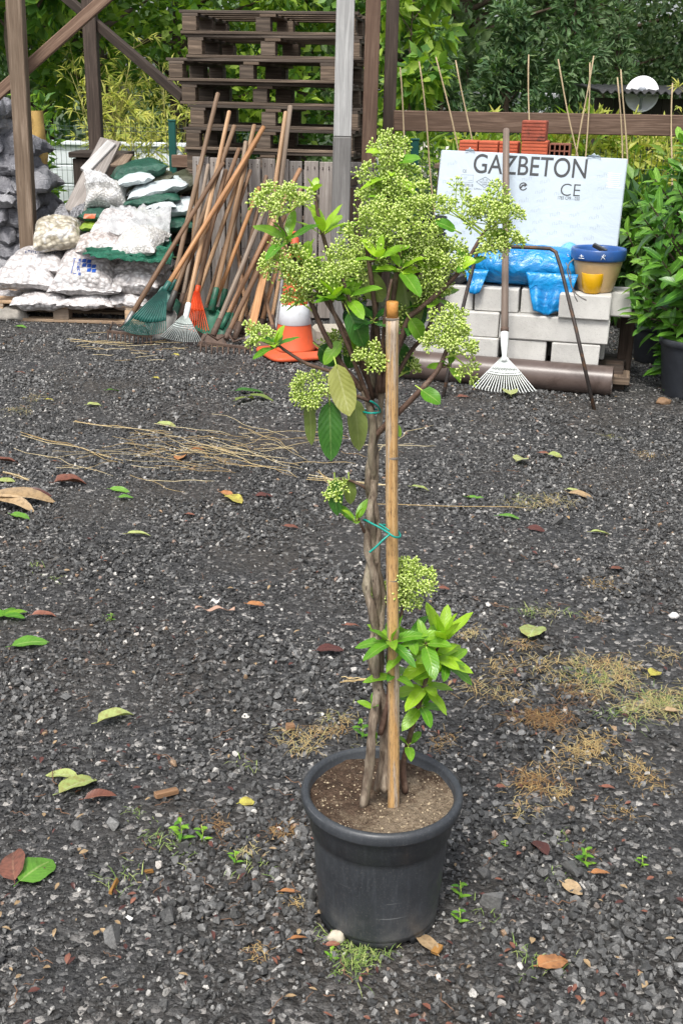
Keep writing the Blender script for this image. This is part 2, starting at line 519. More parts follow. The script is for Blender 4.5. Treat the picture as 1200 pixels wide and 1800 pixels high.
    me.vertices.add(len(VV)); me.vertices.foreach_set("co", VV.ravel())
    me.loops.add(FF.size); me.loops.foreach_set("vertex_index", FF.ravel())
    me.polygons.add(len(FF)); me.polygons.foreach_set("loop_start", np.arange(0, FF.size, 3, dtype=np.int32))
    me.polygons.foreach_set("loop_total", np.full(len(FF), 3, dtype=np.int32))
    me.attributes.new("tone", 'FLOAT', 'POINT').data.foreach_set("value", TT)
    me.attributes.new('sharp_face', 'BOOLEAN', 'FACE').data.foreach_set('value', np.ones(len(FF), dtype=bool))
    me.update(calc_edges=True)
    me.materials.append(M_STONE)
    o = bpy.data.objects.new("gravel", me); col.objects.link(o)
    tag(o, "loose wet black crushed stones strewn over the whole yard", "gravel", kind="stuff")
    print("stones", n, "tris", len(FF))
build_gravel()

# ================================================================== FAR SETTING
def foliage_mesh(mb, centers, n, size, up=0.3, aspect=0.5, droop=0.2):
    """n small rhombic leaves scattered through ellipsoid clumps [(c, (rx,ry,rz), weight)]"""
    tot = sum(w for _, _, w in centers)
    for c, r, w in centers:
        t0 = ru(0, 1)
        for _ in range(max(3, int(n * w / tot))):
            d = rdir(); k = ru(0.35, 1.0) ** 0.55
            k *= 1 + 0.25 * mn.noise(d * 2.3 + V(c))
            p = V(c) + V((d.x * r[0], d.y * r[1], d.z * r[2])) * k
            L = size * ru(0.6, 1.35); W = L * aspect * ru(0.7, 1.2)
            out = (d + rdir() * 0.9 + V((0, 0, up - droop))).normalized()
            nn = (rdir() + V((0, -0.2, 0.9))).normalized()
            sd = out.cross(nn)
            if sd.length < 1e-3: continue
            sd.normalize(); nn = sd.cross(out)
            mb.tone = min(1, max(0, t0 * 0.5 + ru(0, 0.5)))
            a = mb.av(p); b = mb.av(p + out * L * .45 - sd * W / 2 + nn * W * .12); e = mb.av(p + out * L - nn * L * .12); f = mb.av(p + out * L * .45 + sd * W / 2 + nn * W * .12)
            mb.af((a, b, e), [(.5, 0), (0, .45), (.5, 1)], True); mb.af((a, e, f), [(.5, 0), (.5, 1), (1, .45)], True)
    mb.tone = 0.5

M_BARK = m_plain("grey_brown_bark", (.10, .075, .055), 0.85, 0.4, 14, 60, 0.6, 0.2)
M_FOL_MID = m_leaf("broad_leaf_green", (.055, .15, .025), (.18, .34, .06), trans=0.35, veins=False, rough=0.5)
M_FOL_LIGHT = m_leaf("fresh_leaf_green", (.14, .27, .03), (.36, .50, .07), trans=0.45, veins=False, rough=0.5)
M_FOL_YEL = m_leaf("yellowish_bamboo_leaf", (.24, .31, .04), (.58, .55, .13), trans=0.35, veins=False, rough=0.5)
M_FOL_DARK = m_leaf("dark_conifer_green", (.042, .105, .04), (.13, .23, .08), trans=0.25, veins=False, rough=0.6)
M_FOL_BLUE = m_leaf("hazy_distant_green", (.085, .15, .068), (.20, .28, .125), trans=0.25, veins=False, rough=0.7)  # distance haze is mixed into this leaf colour
M_FOL_WHITE = m_leaf("small_white_blossom", (.45, .43, .38), (.75, .72, .66), trans=0.2, veins=False, rough=0.6)

def tree(name, base, height, rx, mats, label, cat="tree", group=None, n=7000, leaf=.14, trunk_r=.1, lo=.25, clumps=24, aspect=0.5, shape='round', ry=None, trunk_lean=0, droop=.2):
    e = empty(name, base, label, cat, group)
    b = V(base); mb = MB(); ry = ry or rx
    top = b + V((trunk_lean, 0, height * 0.9))
    pts = [b + (top - b) * t + V((0.12 * rx * mn.noise(V((t * 3, b.x, b.y))), 0.1 * rx * mn.noise(V((t * 3, b.y, b.x + 5))), 0)) for t in (0, .15, .3, .45, .6, .8, 1)]
    mb.tube([pts[0] - V((0, 0, .05))] + pts[1:], [trunk_r * 1.25, trunk_r, trunk_r * .9, trunk_r * .75, trunk_r * .6, trunk_r * .35, trunk_r * .12], 8)
    cs = []
    for i in range(clumps):
        t = lo + (1 - lo) * (i + ru(0, 1)) / clumps
        if shape == 'cone': wr = 1.05 - (t - lo) / (1 - lo) * 0.95
        elif shape == 'column': wr = 0.85
        else: wr = math.sin(math.pi * min(1, max(0.08, (t - lo) / (1 - lo) * .82 + .15))) ** .6
        a = ru(0, 6.28); q = ru(.3, .85) * wr
        k = b + (top - b) * t
        c = V((k.x + math.cos(a) * rx * q, k.y + math.sin(a) * ry * q, b.z + height * t))
        sz = rx * ru(.26, .46) * (0.55 + 0.45 * wr)
        cs.append((c, (sz, sz, sz * ru(.6, 1.0)), sz * sz))
        mid = (k + c) / 2 + V((0, 0, -.05 * rx))
        mb.tube([k - V((0, 0, .12 * rx)), mid, c], [trunk_r * .3, trunk_r * .2, trunk_r * .06], 5, caps=False)
    mb.build("trunk", M_BARK, e)
    fb = MB(); foliage_mesh(fb, cs, n, leaf, aspect=aspect, droop=droop)
    if isinstance(mats, (list, tuple)):
        for i in range(len(fb.mi)): fb.mi[i] = (i // 2 * 7919 % 100 < 30) * 1 if len(mats) > 1 else 0
    fb.build("crown", mats, e)
    return e

# ---- trees behind the fence, left
def gp(px, Y, z=0): p = at(px, 400, Y); return V((p.x, p.y, z))
tree("leafy_tree", gp(60, 13.2), 5.2, 1.35, [M_FOL_MID, M_FOL_LIGHT], "large leaved green tree overhanging the fence behind the grey sacks", n=5600, leaf=.16, aspect=.8, lo=.46, trunk_r=.10, droop=.6)
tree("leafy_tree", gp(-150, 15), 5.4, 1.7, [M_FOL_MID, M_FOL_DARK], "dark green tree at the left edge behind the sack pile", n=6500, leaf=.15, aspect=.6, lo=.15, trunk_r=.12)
tree("leafy_tree", gp(225, 15.5), 6.0, 1.7, [M_FOL_LIGHT, M_FOL_MID], "bright green tree with a dark forked trunk left of the pallets", n=7000, leaf=.15, aspect=.6, lo=.25, trunk_r=.17, trunk_lean=-.7)
tree("leafy_tree", gp(330, 17.5), 6.4, 2.0, [M_FOL_LIGHT, M_FOL_MID], "tall pale green tree rising behind the pallet stack", n=9000, leaf=.15, aspect=.6, lo=.15, trunk_r=.15)
tree("leafy_tree", gp(520, 18.5), 6.6, 2.1, [M_FOL_MID, M_FOL_LIGHT], "green tree seen through the gaps of the pallet stack", n=8000, leaf=.16, aspect=.6, lo=.12, trunk_r=.15)
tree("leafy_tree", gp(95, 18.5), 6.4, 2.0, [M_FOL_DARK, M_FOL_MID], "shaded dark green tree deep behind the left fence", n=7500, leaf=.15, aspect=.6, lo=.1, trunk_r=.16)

def bamboo(px, Y, hgt, wid, n_stem, label, seed, leaf=.12, mats=None):
    base = gp(px, Y); e = empty("bamboo_clump", base, label, "bamboo"); st = MB(); lf = MB()
    for i in range(n_stem):
        b = base + V((ru(-wid, wid), ru(-.3, .3), 0)); hh = hgt * ru(.65, 1.0); lean = V((ru(-.35, .35), ru(-.25, .1), 0))
        pts = [b + V((lean.x * t * t, lean.y * t * t, hh * t)) for t in (0, .25, .5, .75, 1)]
        st.tube(pts, [.011, .010, .009, .006, .002], 5)
        for k in range(30):
            t = ru(.22, 1.0); p = b + V((lean.x * t * t, lean.y * t * t, hh * t))
            tw = V((ru(-1, 1), ru(-1, .6), ru(.1, .9))).normalized(); q = p + tw * ru(.05, .26)
            st.tube([p, q], [.003, .0015], 3, False)
            for _ in range(5):
                d = (tw + rdir() * .8 + V((0, 0, -.25))).normalized(); lf.tone = ru(0, 1)
                lf.leaf(q, d, V((ru(-.5, .5), -.6, 1)), leaf * ru(.6, 1.25), leaf * .15, .35, .1, 3, widest=.35)
    st.build("stem", m_cane, e); lf.build("foliage", mats or [M_FOL_YEL], e); return e
m_cane = m_plain("yellow_green_cane", (.32, .30, .09), 0.5, 0.3, 8, 60, .1)
bamboo(212, 13.3, 2.15, .38, 9, "yellow green bamboo between the dark post and the diagonal brace", 1)
bamboo(300, 13.4, 1.9, .42, 9, "pale yellow bamboo clump beside the green fence post", 2)
bamboo(262, 12.3, 1.35, .4, 6, "low yellowish bamboo behind the propped boards", 3)
bamboo(1135, 12.5, 1.75, .32, 7, "thin yellow bamboo in front of the satellite dish", 4)

# ---- trees behind the fence, right
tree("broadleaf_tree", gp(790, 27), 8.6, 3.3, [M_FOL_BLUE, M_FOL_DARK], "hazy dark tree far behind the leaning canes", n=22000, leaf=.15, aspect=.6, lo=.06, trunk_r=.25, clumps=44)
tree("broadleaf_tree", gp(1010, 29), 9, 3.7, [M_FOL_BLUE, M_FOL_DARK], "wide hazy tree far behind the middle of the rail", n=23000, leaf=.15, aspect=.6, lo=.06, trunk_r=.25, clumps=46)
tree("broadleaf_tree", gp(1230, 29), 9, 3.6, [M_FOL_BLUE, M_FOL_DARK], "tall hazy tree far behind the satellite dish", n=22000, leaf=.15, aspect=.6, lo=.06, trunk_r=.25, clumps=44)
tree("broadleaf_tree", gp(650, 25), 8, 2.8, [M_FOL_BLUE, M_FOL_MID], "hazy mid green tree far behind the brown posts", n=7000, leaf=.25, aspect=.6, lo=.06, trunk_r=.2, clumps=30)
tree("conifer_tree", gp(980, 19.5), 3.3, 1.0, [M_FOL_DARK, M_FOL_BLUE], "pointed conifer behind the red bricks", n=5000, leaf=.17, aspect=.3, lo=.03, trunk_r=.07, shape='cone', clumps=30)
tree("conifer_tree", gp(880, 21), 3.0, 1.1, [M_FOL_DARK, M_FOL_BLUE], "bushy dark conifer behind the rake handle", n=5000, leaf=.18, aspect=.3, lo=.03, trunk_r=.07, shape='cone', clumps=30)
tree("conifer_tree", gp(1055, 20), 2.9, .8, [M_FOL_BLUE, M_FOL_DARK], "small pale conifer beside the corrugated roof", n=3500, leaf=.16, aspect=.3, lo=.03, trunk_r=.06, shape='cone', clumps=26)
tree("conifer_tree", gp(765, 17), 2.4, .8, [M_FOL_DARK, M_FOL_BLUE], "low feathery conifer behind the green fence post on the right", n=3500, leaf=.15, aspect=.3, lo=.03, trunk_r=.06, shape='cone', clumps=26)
tree("young_tree", gp(712, 14), 3.0, .55, [M_FOL_LIGHT, M_FOL_MID], "slender young tree with light green leaves beside the dark post", n=900, leaf=.18, aspect=.6, lo=.3, trunk_r=.03, clumps=12, droop=.6)
# a far wood closing the view
fw = MB(); cs = []
for i in range(46):
    x = -26 + i * 1.25 + ru(-.5, .5); cs.append((V((x, 38 + ru(-3, 3), ru(1.2, 4.6))), (2.2, 1.6, ru(1.6, 2.8)), 1))
    cs.append((V((x, 40 + ru(-2, 2), ru(4, 7.2))), (2.2, 1.6, ru(1.6, 2.4)), 1))
foliage_mesh(fw, cs, 26000, .42, aspect=.6)
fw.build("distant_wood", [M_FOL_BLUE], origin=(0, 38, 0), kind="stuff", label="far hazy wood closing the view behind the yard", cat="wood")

def shrub(name, px, Y, w, h, d, mats, label, n=1800, leaf=.11, aspect=.4, z0=0.0, clumps=14, stems=6):
    base = gp(px, Y); e = empty(name, base, label, "shrub"); cs = []; st = MB()
    for i in range(clumps):
        a = ru(0, 6.28); q = ru(.1, .8); t = ru(.15, .9)
        c = base + V((math.cos(a) * w * q * (1 - .4 * max(0, t - .5)), math.sin(a) * d * q, h * t)); k = ru(.28, .42)
        cs.append((c, (w * k, d * k, h * k * .7), 1))
        if i < stems: st.tube([base + V((ru(-.05, .05), ru(-.05, .05), -.02)), base + V((0, 0, h * t * .4)) + (c - base) * .3, c], [.014, .011, .004], 5)
    st.build("stem", M_BARK, e)
    fb = MB(); foliage_mesh(fb, cs, n, leaf, aspect=aspect)
    if len(mats) > 1:
        for i in range(len(fb.mi)): fb.mi[i] = 1 if (i // 2 * 7919 % 100 < 28) else 0
    fb.build("foliage", mats, e); return e
shrub("flowering_shrub", 735, 10.9, .62, 1.02, .4, [M_FOL_DARK, M_FOL_WHITE], "dark shrub speckled with tiny white blossom left of the white panel", 2600, .05, .5)
shrub("lily_plant", 770, 11.3, .34, 1.12, .3, [M_FOL_LIGHT], "light green long leaved plant above the white blossom shrub", 420, .22, .16)
shrub("leafy_shrub", 880, 12.0, .8, 1.25, .4, [M_FOL_LIGHT, M_FOL_YEL], "yellow green shrub behind the stacked red bricks", 2400, .15, .3)
shrub("leafy_shrub", 1010, 11.8, .75, 1.28, .4, [M_FOL_YEL, M_FOL_LIGHT], "yellow green narrow leaved shrub behind the white panel's right half", 2800, .15, .28)
shrub("leafy_shrub", 1095, 11.6, .7, 1.25, .4, [M_FOL_YEL, M_FOL_LIGHT], "olive yellow shrub behind the wire fence at right", 2600, .13, .3)
shrub("leafy_shrub", 1110, 8.3, .42, .95, .4, [M_FOL_MID, M_FOL_DARK], "dark shaded shrub behind the right end of the white panel", 1900, .12, .42)
shrub("leafy_shrub", 84, 12.3, .26, 1.45, .3, [M_FOL_LIGHT, M_FOL_MID], "bright green shrub hanging over the wire fence by the yellow foam", 380, .12, .5, clumps=8)
shrub("leafy_shrub", 120, 10.9, .40, .30, .3, [M_FOL_LIGHT, M_FOL_MID], "low weedy shrub at the foot of the left wire fence", 300, .1, .45)

# ---- white structures behind the fence
M_WHITEWALL = m_plain("white_painted_wall", (.72, .77, .80), 0.5, 0.06, 3, 40, 0.05)
e = empty("white_wall", V((-3.9, 12.9, 0)), "long low white wall behind the left wire fence", "wall")
w = MB()
for i in range(5): w.box(V((-3.9, 12.9, .11 + i * .2)), (4.2, .12, .196), bevel=.012, tone=.5)
w.build("panel", M_WHITEWALL, e)
w = MB(); w.box(V((-3.9, 12.9, 1.035)), (4.3, .2, .045), bevel=.01, tone=.5); w.build("coping", M_WHITEWALL, e)
e = empty("white_building", gp(775, 24), "white building glimpsed behind the fence below the rail", "building")
w = MB(); w.box(gp(800, 24.6, .8), (3.4, 1.2, 1.6), bevel=.02, tone=.5); w.build("wall", M_WHITEWALL, e)
w = MB(); w.box(gp(800, 24.6, 1.66), (3.7, 1.5, .12), bevel=.02, tone=.5); w.build("roof", m_plain("grey_roof_sheet", (.3, .31, .32), .6, .1), e)
M_GLASSDK = m_plain("dark_window_glass", (.05, .07, .08), .12, .1, spec=.6)
for dx in (-.9, .3, 1.2):
    q = gp(800, 23.985, .95) + V((dx, 0, 0)); w = MB(); w.box(q, (.5, .04, .7), bevel=.005); w.build("window", M_GLASSDK, e)

# ---- wire fences
M_FENCE = m_plain("dark_green_fence_wire", (.012, .045, .035), .45, .15)
M_FPOST = m_plain("green_fence_post", (.012, .085, .07), .45, .15)
def wire_fence(x0, x1, Y0, Y1, z1, label, posts):
    e = empty("wire_fence", V(((x0 + x1) / 2, (Y0 + Y1) / 2, 0)), label, "fence"); mb = MB()
    L = math.hypot(x1 - x0, Y1 - Y0); n = int(L / .05)
    for i in range(n + 1):
        t = i / n; x = x0 + (x1 - x0) * t; y = Y0 + (Y1 - Y0) * t
        mb.tube([(x, y, .03), (x, y, z1)], .0024, 4, False)
    z = .06; k = 0
    while z < z1:
        for dz in ((0, .035) if k % 3 == 0 else (0,)):
            mb.tube([(x0, Y0 - .006, z + dz), (x1, Y1 - .006, z + dz)], .0028, 4, False)
        z += .19; k += 1
    mb.build("wire_panel", M_FENCE, e)
    for (px, zt) in posts:
        p = at(px, 300, (Y0 + Y1) / 2); y = Y0 + (Y1 - Y0) * (p.x - x0) / (x1 - x0)
        q = MB(); q.box((p.x, y - .04, zt / 2), (.07, .05, zt), bevel=.008); q.box((p.x, y - .04, zt + .008), (.078, .058, .02), bevel=.006)
        q.build("post", M_FPOST, e)
wire_fence(-5.5, -.55, 11.8, 11.8, 1.30, "dark green wire mesh fence behind the sacks on the left", ((306, 1.30), (-60, 1.3)))
wire_fence(.1, 5.2, 10.6, 10.3, 1.17, "dark green wire mesh fence behind the white panel on the right", ((728, 1.21), (1230, 1.2)))

# ---- satellite dish and roof
M_DISH = m_plain("white_dish_enamel", (.78, .8, .82), .4, .05)
M_CORR = m_plain("dark_corrugated_sheet", (.03, .03, .032), .6, .3)
dc = at(1127, 168, 16.5)
e = empty("satellite_dish", V((dc.x, dc.y, dc.z - .32)), "round white satellite dish above the dark corrugated roof", "satellite dish")
d = MB(); nrm = V((-.25, -1, .32)).normalized(); ux = V((0, 0, 1)).cross(nrm).normalized(); uy = nrm.cross(ux)
RD = 26 / ppm(dc) * 1.12
def dish(u, v):
    r = RD * max(.02, u); a = v * 2 * math.pi
    return dc + ux * r * math.cos(a) + uy * r * 1.08 * math.sin(a) + nrm * (r * r / RD * .28), nrm
d.slab(dish, 8, 36, .012); d.build("reflector", M_DISH, e)
d = MB(); d.tube([dc - uy * RD * .9, dc - uy * RD * .75 + nrm * RD * .5, dc - uy * RD * .12 + nrm * RD * .9], .018, 6); d.box(dc - uy * RD * .1 + nrm * RD * .9, (.1, .1, .13), bevel=.02)
d.build("receiver_arm", m_plain("grey_metal_arm", (.25, .27, .3), .4, .1), e)
d = MB(); d.tube([dc - nrm * .05, dc - nrm * .16, V((dc.x, dc.y + .2, dc.z - .9))], .03, 8); d.build("mast", m_plain("grey_mast", (.25, .27, .3), .4, .1), e)
ra = at(1050, 178, 16); rb = at(1290, 184, 16)
e = empty("dark_shed", V(((ra.x + rb.x) / 2, 16.6, 0)), "dark shed with a corrugated roof below the satellite dish", "shed")
rf = MB(); zr = ra.z
def corr(u, v):
    x = ra.x + (rb.x - ra.x) * u; return V((x, 16 + 1.8 * v, zr + .12 - .0 * v + .02 * math.cos(u * (rb.x - ra.x) / .11 * 6.283) + .10 * v)), V((0, 0, 1))
rf.slab(corr, 150, 2, .012); rf.build("roof", M_CORR, e)
wb = MB()
for i in range(12):
    x = ra.x + .1 + (rb.x - ra.x - .2) * (i + .5) / 12; wb.box((x, 16.75, (zr + .05) / 2), ((rb.x - ra.x - .2) / 12 - .006, .03, zr + .05), bevel=.004)
wb.build("wall", m_wood("dark_shed_boards", (.035, .03, .026), (.06, .05, .045)), e)

# ================================================================== TIMBER STRUCTURE
W_POST = m_wood("grey_brown_post_timber", (.17, .128, .095), (.29, .23, .18), (.06, .042, .03))
W_DARK = m_wood("dark_stained_timber", (.045, .034, .028), (.09, .07, .058), (.02, .015, .012))
W_GREY = m_wood("silver_grey_timber", (.36, .36, .355), (.50, .50, .49), (.2, .2, .2))
W_GREYD = m_wood("darker_grey_timber", (.17, .165, .16), (.27, .265, .255), (.07, .07, .068))
W_BROWN = m_wood("brown_post_timber", (.15, .10, .075), (.26, .19, .145), (.05, .032, .025))
W_BOARD = m_wood("weathered_grey_board", (.235, .215, .20), (.37, .345, .325), (.09, .08, .072))
W_PALLET = m_wood("old_pallet_timber", (.085, .066, .052), (.20, .158, .124), (.028, .022, .018))
W_PALLET2 = m_wood("pale_pallet_timber", (.34, .255, .185), (.48, .385, .29), (.16, .11, .08))
W_RAIL = m_wood("brown_rail_timber", (.13, .088, .066), (.24, .175, .138), (.045, .03, .024))
M_NAIL = m_plain("rusty_nail", (.06, .035, .025), .6)

def post(name, top, bot_x, Y, w, d, mat, label, z0=0.0, zt=None, cat="post"):
    """upright timber whose face runs from pixel top=(x,y) to pixel x bot_x at y=440"""
    a = at(top[0], top[1], Y); b = at(bot_x, 440, Y)
    dx = (a.x - b.x) / (a.z - b.z)
    zt = zt or 2.6
    lo = V((a.x + dx * (z0 - a.z), Y, z0)); hi = V((a.x + dx * (zt - a.z), Y, zt))
    mb = MB(); mb.bar(lo, hi, w, d, V((0, 1, 0)), .006, .5)
    return mb.build(name, mat, None, lo, label=label, cat=cat)
post("timber_post", (33, 100), 52, 8.95, .115, .115, W_POST, "tall grey brown timber post in front of the dark sack pile")
post("timber_post", (162, 100), 180, 10.6, .115, .115, W_DARK, "dark upright timber post behind the propped boards on the left")
post("timber_post", (653, 100), 643, 8.75, .105, .105, W_BROWN, "brown grained timber post right of the silver grey post")
post("timber_post", (687, 100), 676, 9.75, .10, .10, W_DARK, "dark brown timber post where the long rail begins")
# silver post with a darker lower half
gpost = empty("timber_post", at(596, 480, 8.05) * 1, "silver grey squared post with a darker lower half", "post")
a = at(605, 100, 8.05); b = at(597, 440, 8.05); dx = (a.x - b.x) / (a.z - b.z); ys = at(600, 240, 8.05).z
gpost.location = V((b.x + dx * (0 - b.z), 8.05, 0))
f = lambda z: V((a.x + dx * (z - a.z), 8.05, z))
m_ = MB(); m_.bar(f(ys + .002), f(2.6), .118, .118, V((0, 1, 0)), .004, .5); m_.build("upper_timber", W_GREY, gpost)
m_ = MB(); m_.bar(f(0), f(ys), .122, .122, V((0, 1, 0)), .006, .4); m_.build("lower_timber", W_GREYD, gpost)

def timber(name, p, q, w, h, mat, label, cat="beam", up=V((0, 0, 1))):
    mb = MB(); mb.bar(p, q, w, h, up, .006, .5); return mb.build(name, mat, None, (V(p) + V(q)) / 2, label=label, cat=cat)
timber("diagonal_brace", at(-28, 187, 9.1), at(250, -60, 9.1), .05, .085, W_BROWN, "brown diagonal brace crossing behind the left timber post", "brace")
timber("diagonal_brace", at(60, -52, 11.2), at(322, 172, 9.9), .05, .08, W_DARK, "dark diagonal brace running down to the pallet stack", "brace")
timber("top_rail", at(692, 212, 9.62), at(1252, 222, 9.2), .05, .155, W_RAIL, "long horizontal brown rail behind the white panel", "rail")

# ------------------------------------------------------------------ pallets
def make_pallet(L=1.25, D=1.0, Hh=.163, mat=W_PALLET, boards=5):
    e = bpy.data.objects.new("wooden_pallet", None); col.objects.link(e); e.empty_display_size = .05
    t = .022; bz = Hh - 3 * t
    def pb(name, c, s):
        m = MB(); m.box(c, s, None, .003); m.build(name, mat, e)
    for i in range(3):
        y = -D / 2 + .05 + i * (D - .1) / 2
        pb("bottom_board", (0, y, t / 2), (L + ru(-.02, .02), .095, t))
        for k in range(3):
            pb("block", (-L / 2 + .075 + k * (L - .15) / 2 + (ru(-.05, .05) if k == 1 else ru(-.01, .01)), y + ru(-.004, .004), t + bz / 2 + .0005), (ru(.10, .145), .094, bz - .001))
    for k in range(3): pb("stringer_board", (-L / 2 + .075 + k * (L - .15) / 2, 0, t + bz + t / 2), (.12, D - .004, t - .001))
    for i in range(boards):
        y = -D / 2 + .05 + i * (D - .1) / (boards - 1)
        pb("deck_board", (0, y, Hh - t / 2), (L + ru(-.015, .015), .12 if i % 2 else .095, t - .001))
    return e
proto = make_pallet(1.32)
pc = at(493, 300, 9.55)
YAW = math.radians(-10)
n_p = 13
for i in range(n_p):
    o = proto if i == 0 else copy_tree(proto)
    jx = [0, .02, -.015, .01, 0, -.05, .03, .02, .05, -.01, -.085, .045, .0][i]
    o.location = (pc.x + jx, pc.y + ru(-.02, .02), .164 * i + .006)
    o.rotation_euler = (0, 0, YAW + math.radians(ru(-3, 3)))
    pos = "lowest" if i == 0 else ("topmost" if i == n_p - 1 else ORD[i] + " from the bottom")
    tag(o, f"weathered dark wooden pallet in the tall stack behind the tools, {pos}", "pallet", "stacked dark wooden pallets")

# ------------------------------------------------------------------ grey board panel
bpanel = empty("board_panel", V((at(495, 300, 8.4).x, 8.4, 0)), "panel of weathered grey vertical boards behind the garden tools", "wooden panel")
edges = [337, 368, 395, 422, 436, 459, 484, 508, 533, 560, 585, 612, 636, 662]
tops = [276, 277, 279, 278, 281, 279, 280, 283, 283, 284, 286, 286, 287]
for i in range(len(edges) - 1):
    a = at(edges[i] + 1.5, tops[i], 8.38); b = at(edges[i + 1] - 1, tops[i], 8.38)
    m_ = MB(); zt = a.z + ru(-.006, .006); xc = (a.x + b.x) / 2; wd = b.x - a.x
    m_.box((xc, 8.38 + ru(-.003, .003), zt / 2 + .01), (wd, .02, zt - .02), Matrix.Rotation(ru(-.006, .006), 3, 'Y'), .003)
    m_.cur = 1
    for zz in (zt - .035, zt - .05, zt * .45):
        for xx in (-.25, .25): m_.tube([(xc + xx * wd, 8.366, zz + ru(-.008, .008)), (xc + xx * wd, 8.362, zz)], .0035, 6)
    m_.build("board", [W_BOARD, M_NAIL], bpanel)
xa = at(337, 280, 8.42).x; xb = at(662, 280, 8.42).x
for z in (.25, .62, 1.02):
    m_ = MB(); m_.box(((xa + xb) / 2, 8.415, z), (xb - xa - .02, .03, .09), None, .003); m_.build("rail", W_BOARD, bpanel)
# low timber frame right of the silver post
frame = empty("low_frame", V((at(628, 400, 8.5).x, 8.3, 0)), "low brown timber frame beside the silver grey post", "gate")
p0 = at(612, 318, 8.24); p1 = at(646, 312, 8.7)
m_ = MB(); m_.bar(p0, p1, .05, .07, bevel=.004); m_.build("rail", W_POST, frame)
for i, (x0, x1) in enumerate(((612, 622), (624, 636))):
    q0 = at(x0, 330, 8.26 + i * .03); q1 = at(x1, 330, 8.26 + i * .03); zz = p0.z - .045
    m_ = MB(); m_.box(((q0.x + q1.x) / 2, 8.26 + i * .03, zz / 2), (q1.x - q0.x, .022, zz - .004), None, .003); m_.build("board", W_BROWN, frame)
timber("low_plank", at(302, 283, 9.7), at(345, 284, 9.7), .03, .10, W_BROWN, "short brown plank end between the green fence post and the grey board panel", "plank")
m_ = MB(); q = at(321, 300, 9.75)
m_.box((q.x, 9.76, (q.z + .08) / 2), (.09, .06, q.z + .08), None, .004); m_.build("low_post", W_DARK, None, (q.x, 9.76, 0), label="short dark stake holding the brown plank by the green fence post", cat="post")

# ------------------------------------------------------------------ hand tools
W_HANDLE = m_wood("worn_ash_handle", (.245, .165, .11), (.38, .28, .195), (.11, .07, .045), .6, gs=.8)
W_HANDLE_O = m_wood("orange_varnished_handle", (.27, .155, .09), (.38, .25, .155), (.115, .065, .038), .5, gs=.8)
W_HANDLE_G = m_wood("grey_worn_handle", (.215, .17, .135), (.34, .285, .23), (.10, .075, .06), .65, gs=.8)
W_HANDLE_GD = m_wood("dark_grey_handle", (.125, .10, .085), (.21, .175, .15), (.055, .045, .038), .6, gs=.8)
W_HANDLE_D = m_wood("dark_worn_handle", (.16, .10, .065), (.28, .19, .13), (.065, .04, .025), .6, gs=.8)
M_GREENPL = m_plain("dark_green_plastic", (.020, .105, .088), .42, .25, 20, 90, .08)
M_GREENPT = m_plain("chipped_green_paint", (.018, .11, .065), .45, .3, 18, 80, .2, stain=(.09, .08, .07))
M_ORANGEPL = m_plain("orange_red_plastic", (.74, .085, .018), .4, .12, 15, 60, .05)
M_STEEL = m_plain("grey_worn_steel", (.20, .195, .19), .45, .3, 20, 90, .2, metal=.5, stain=(.10, .06, .04))
M_STEELD = m_plain("dull_dark_steel", (.10, .098, .092), .5, .3, 20, 90, .2, metal=.4, stain=(.08, .055, .04))
M_RUST = m_plain("rusty_brown_steel", (.10, .065, .048), .7, .4, 22, 90, .4, stain=(.05, .035, .03))
M_TIN = m_plain("pale_galvanised_tine", (.36, .40, .385), .42, .2, 25, 60, .1, metal=.3)
M_TINW = m_plain("white_painted_tine", (.74, .78, .76), .42, .08, 25, 60, .06)

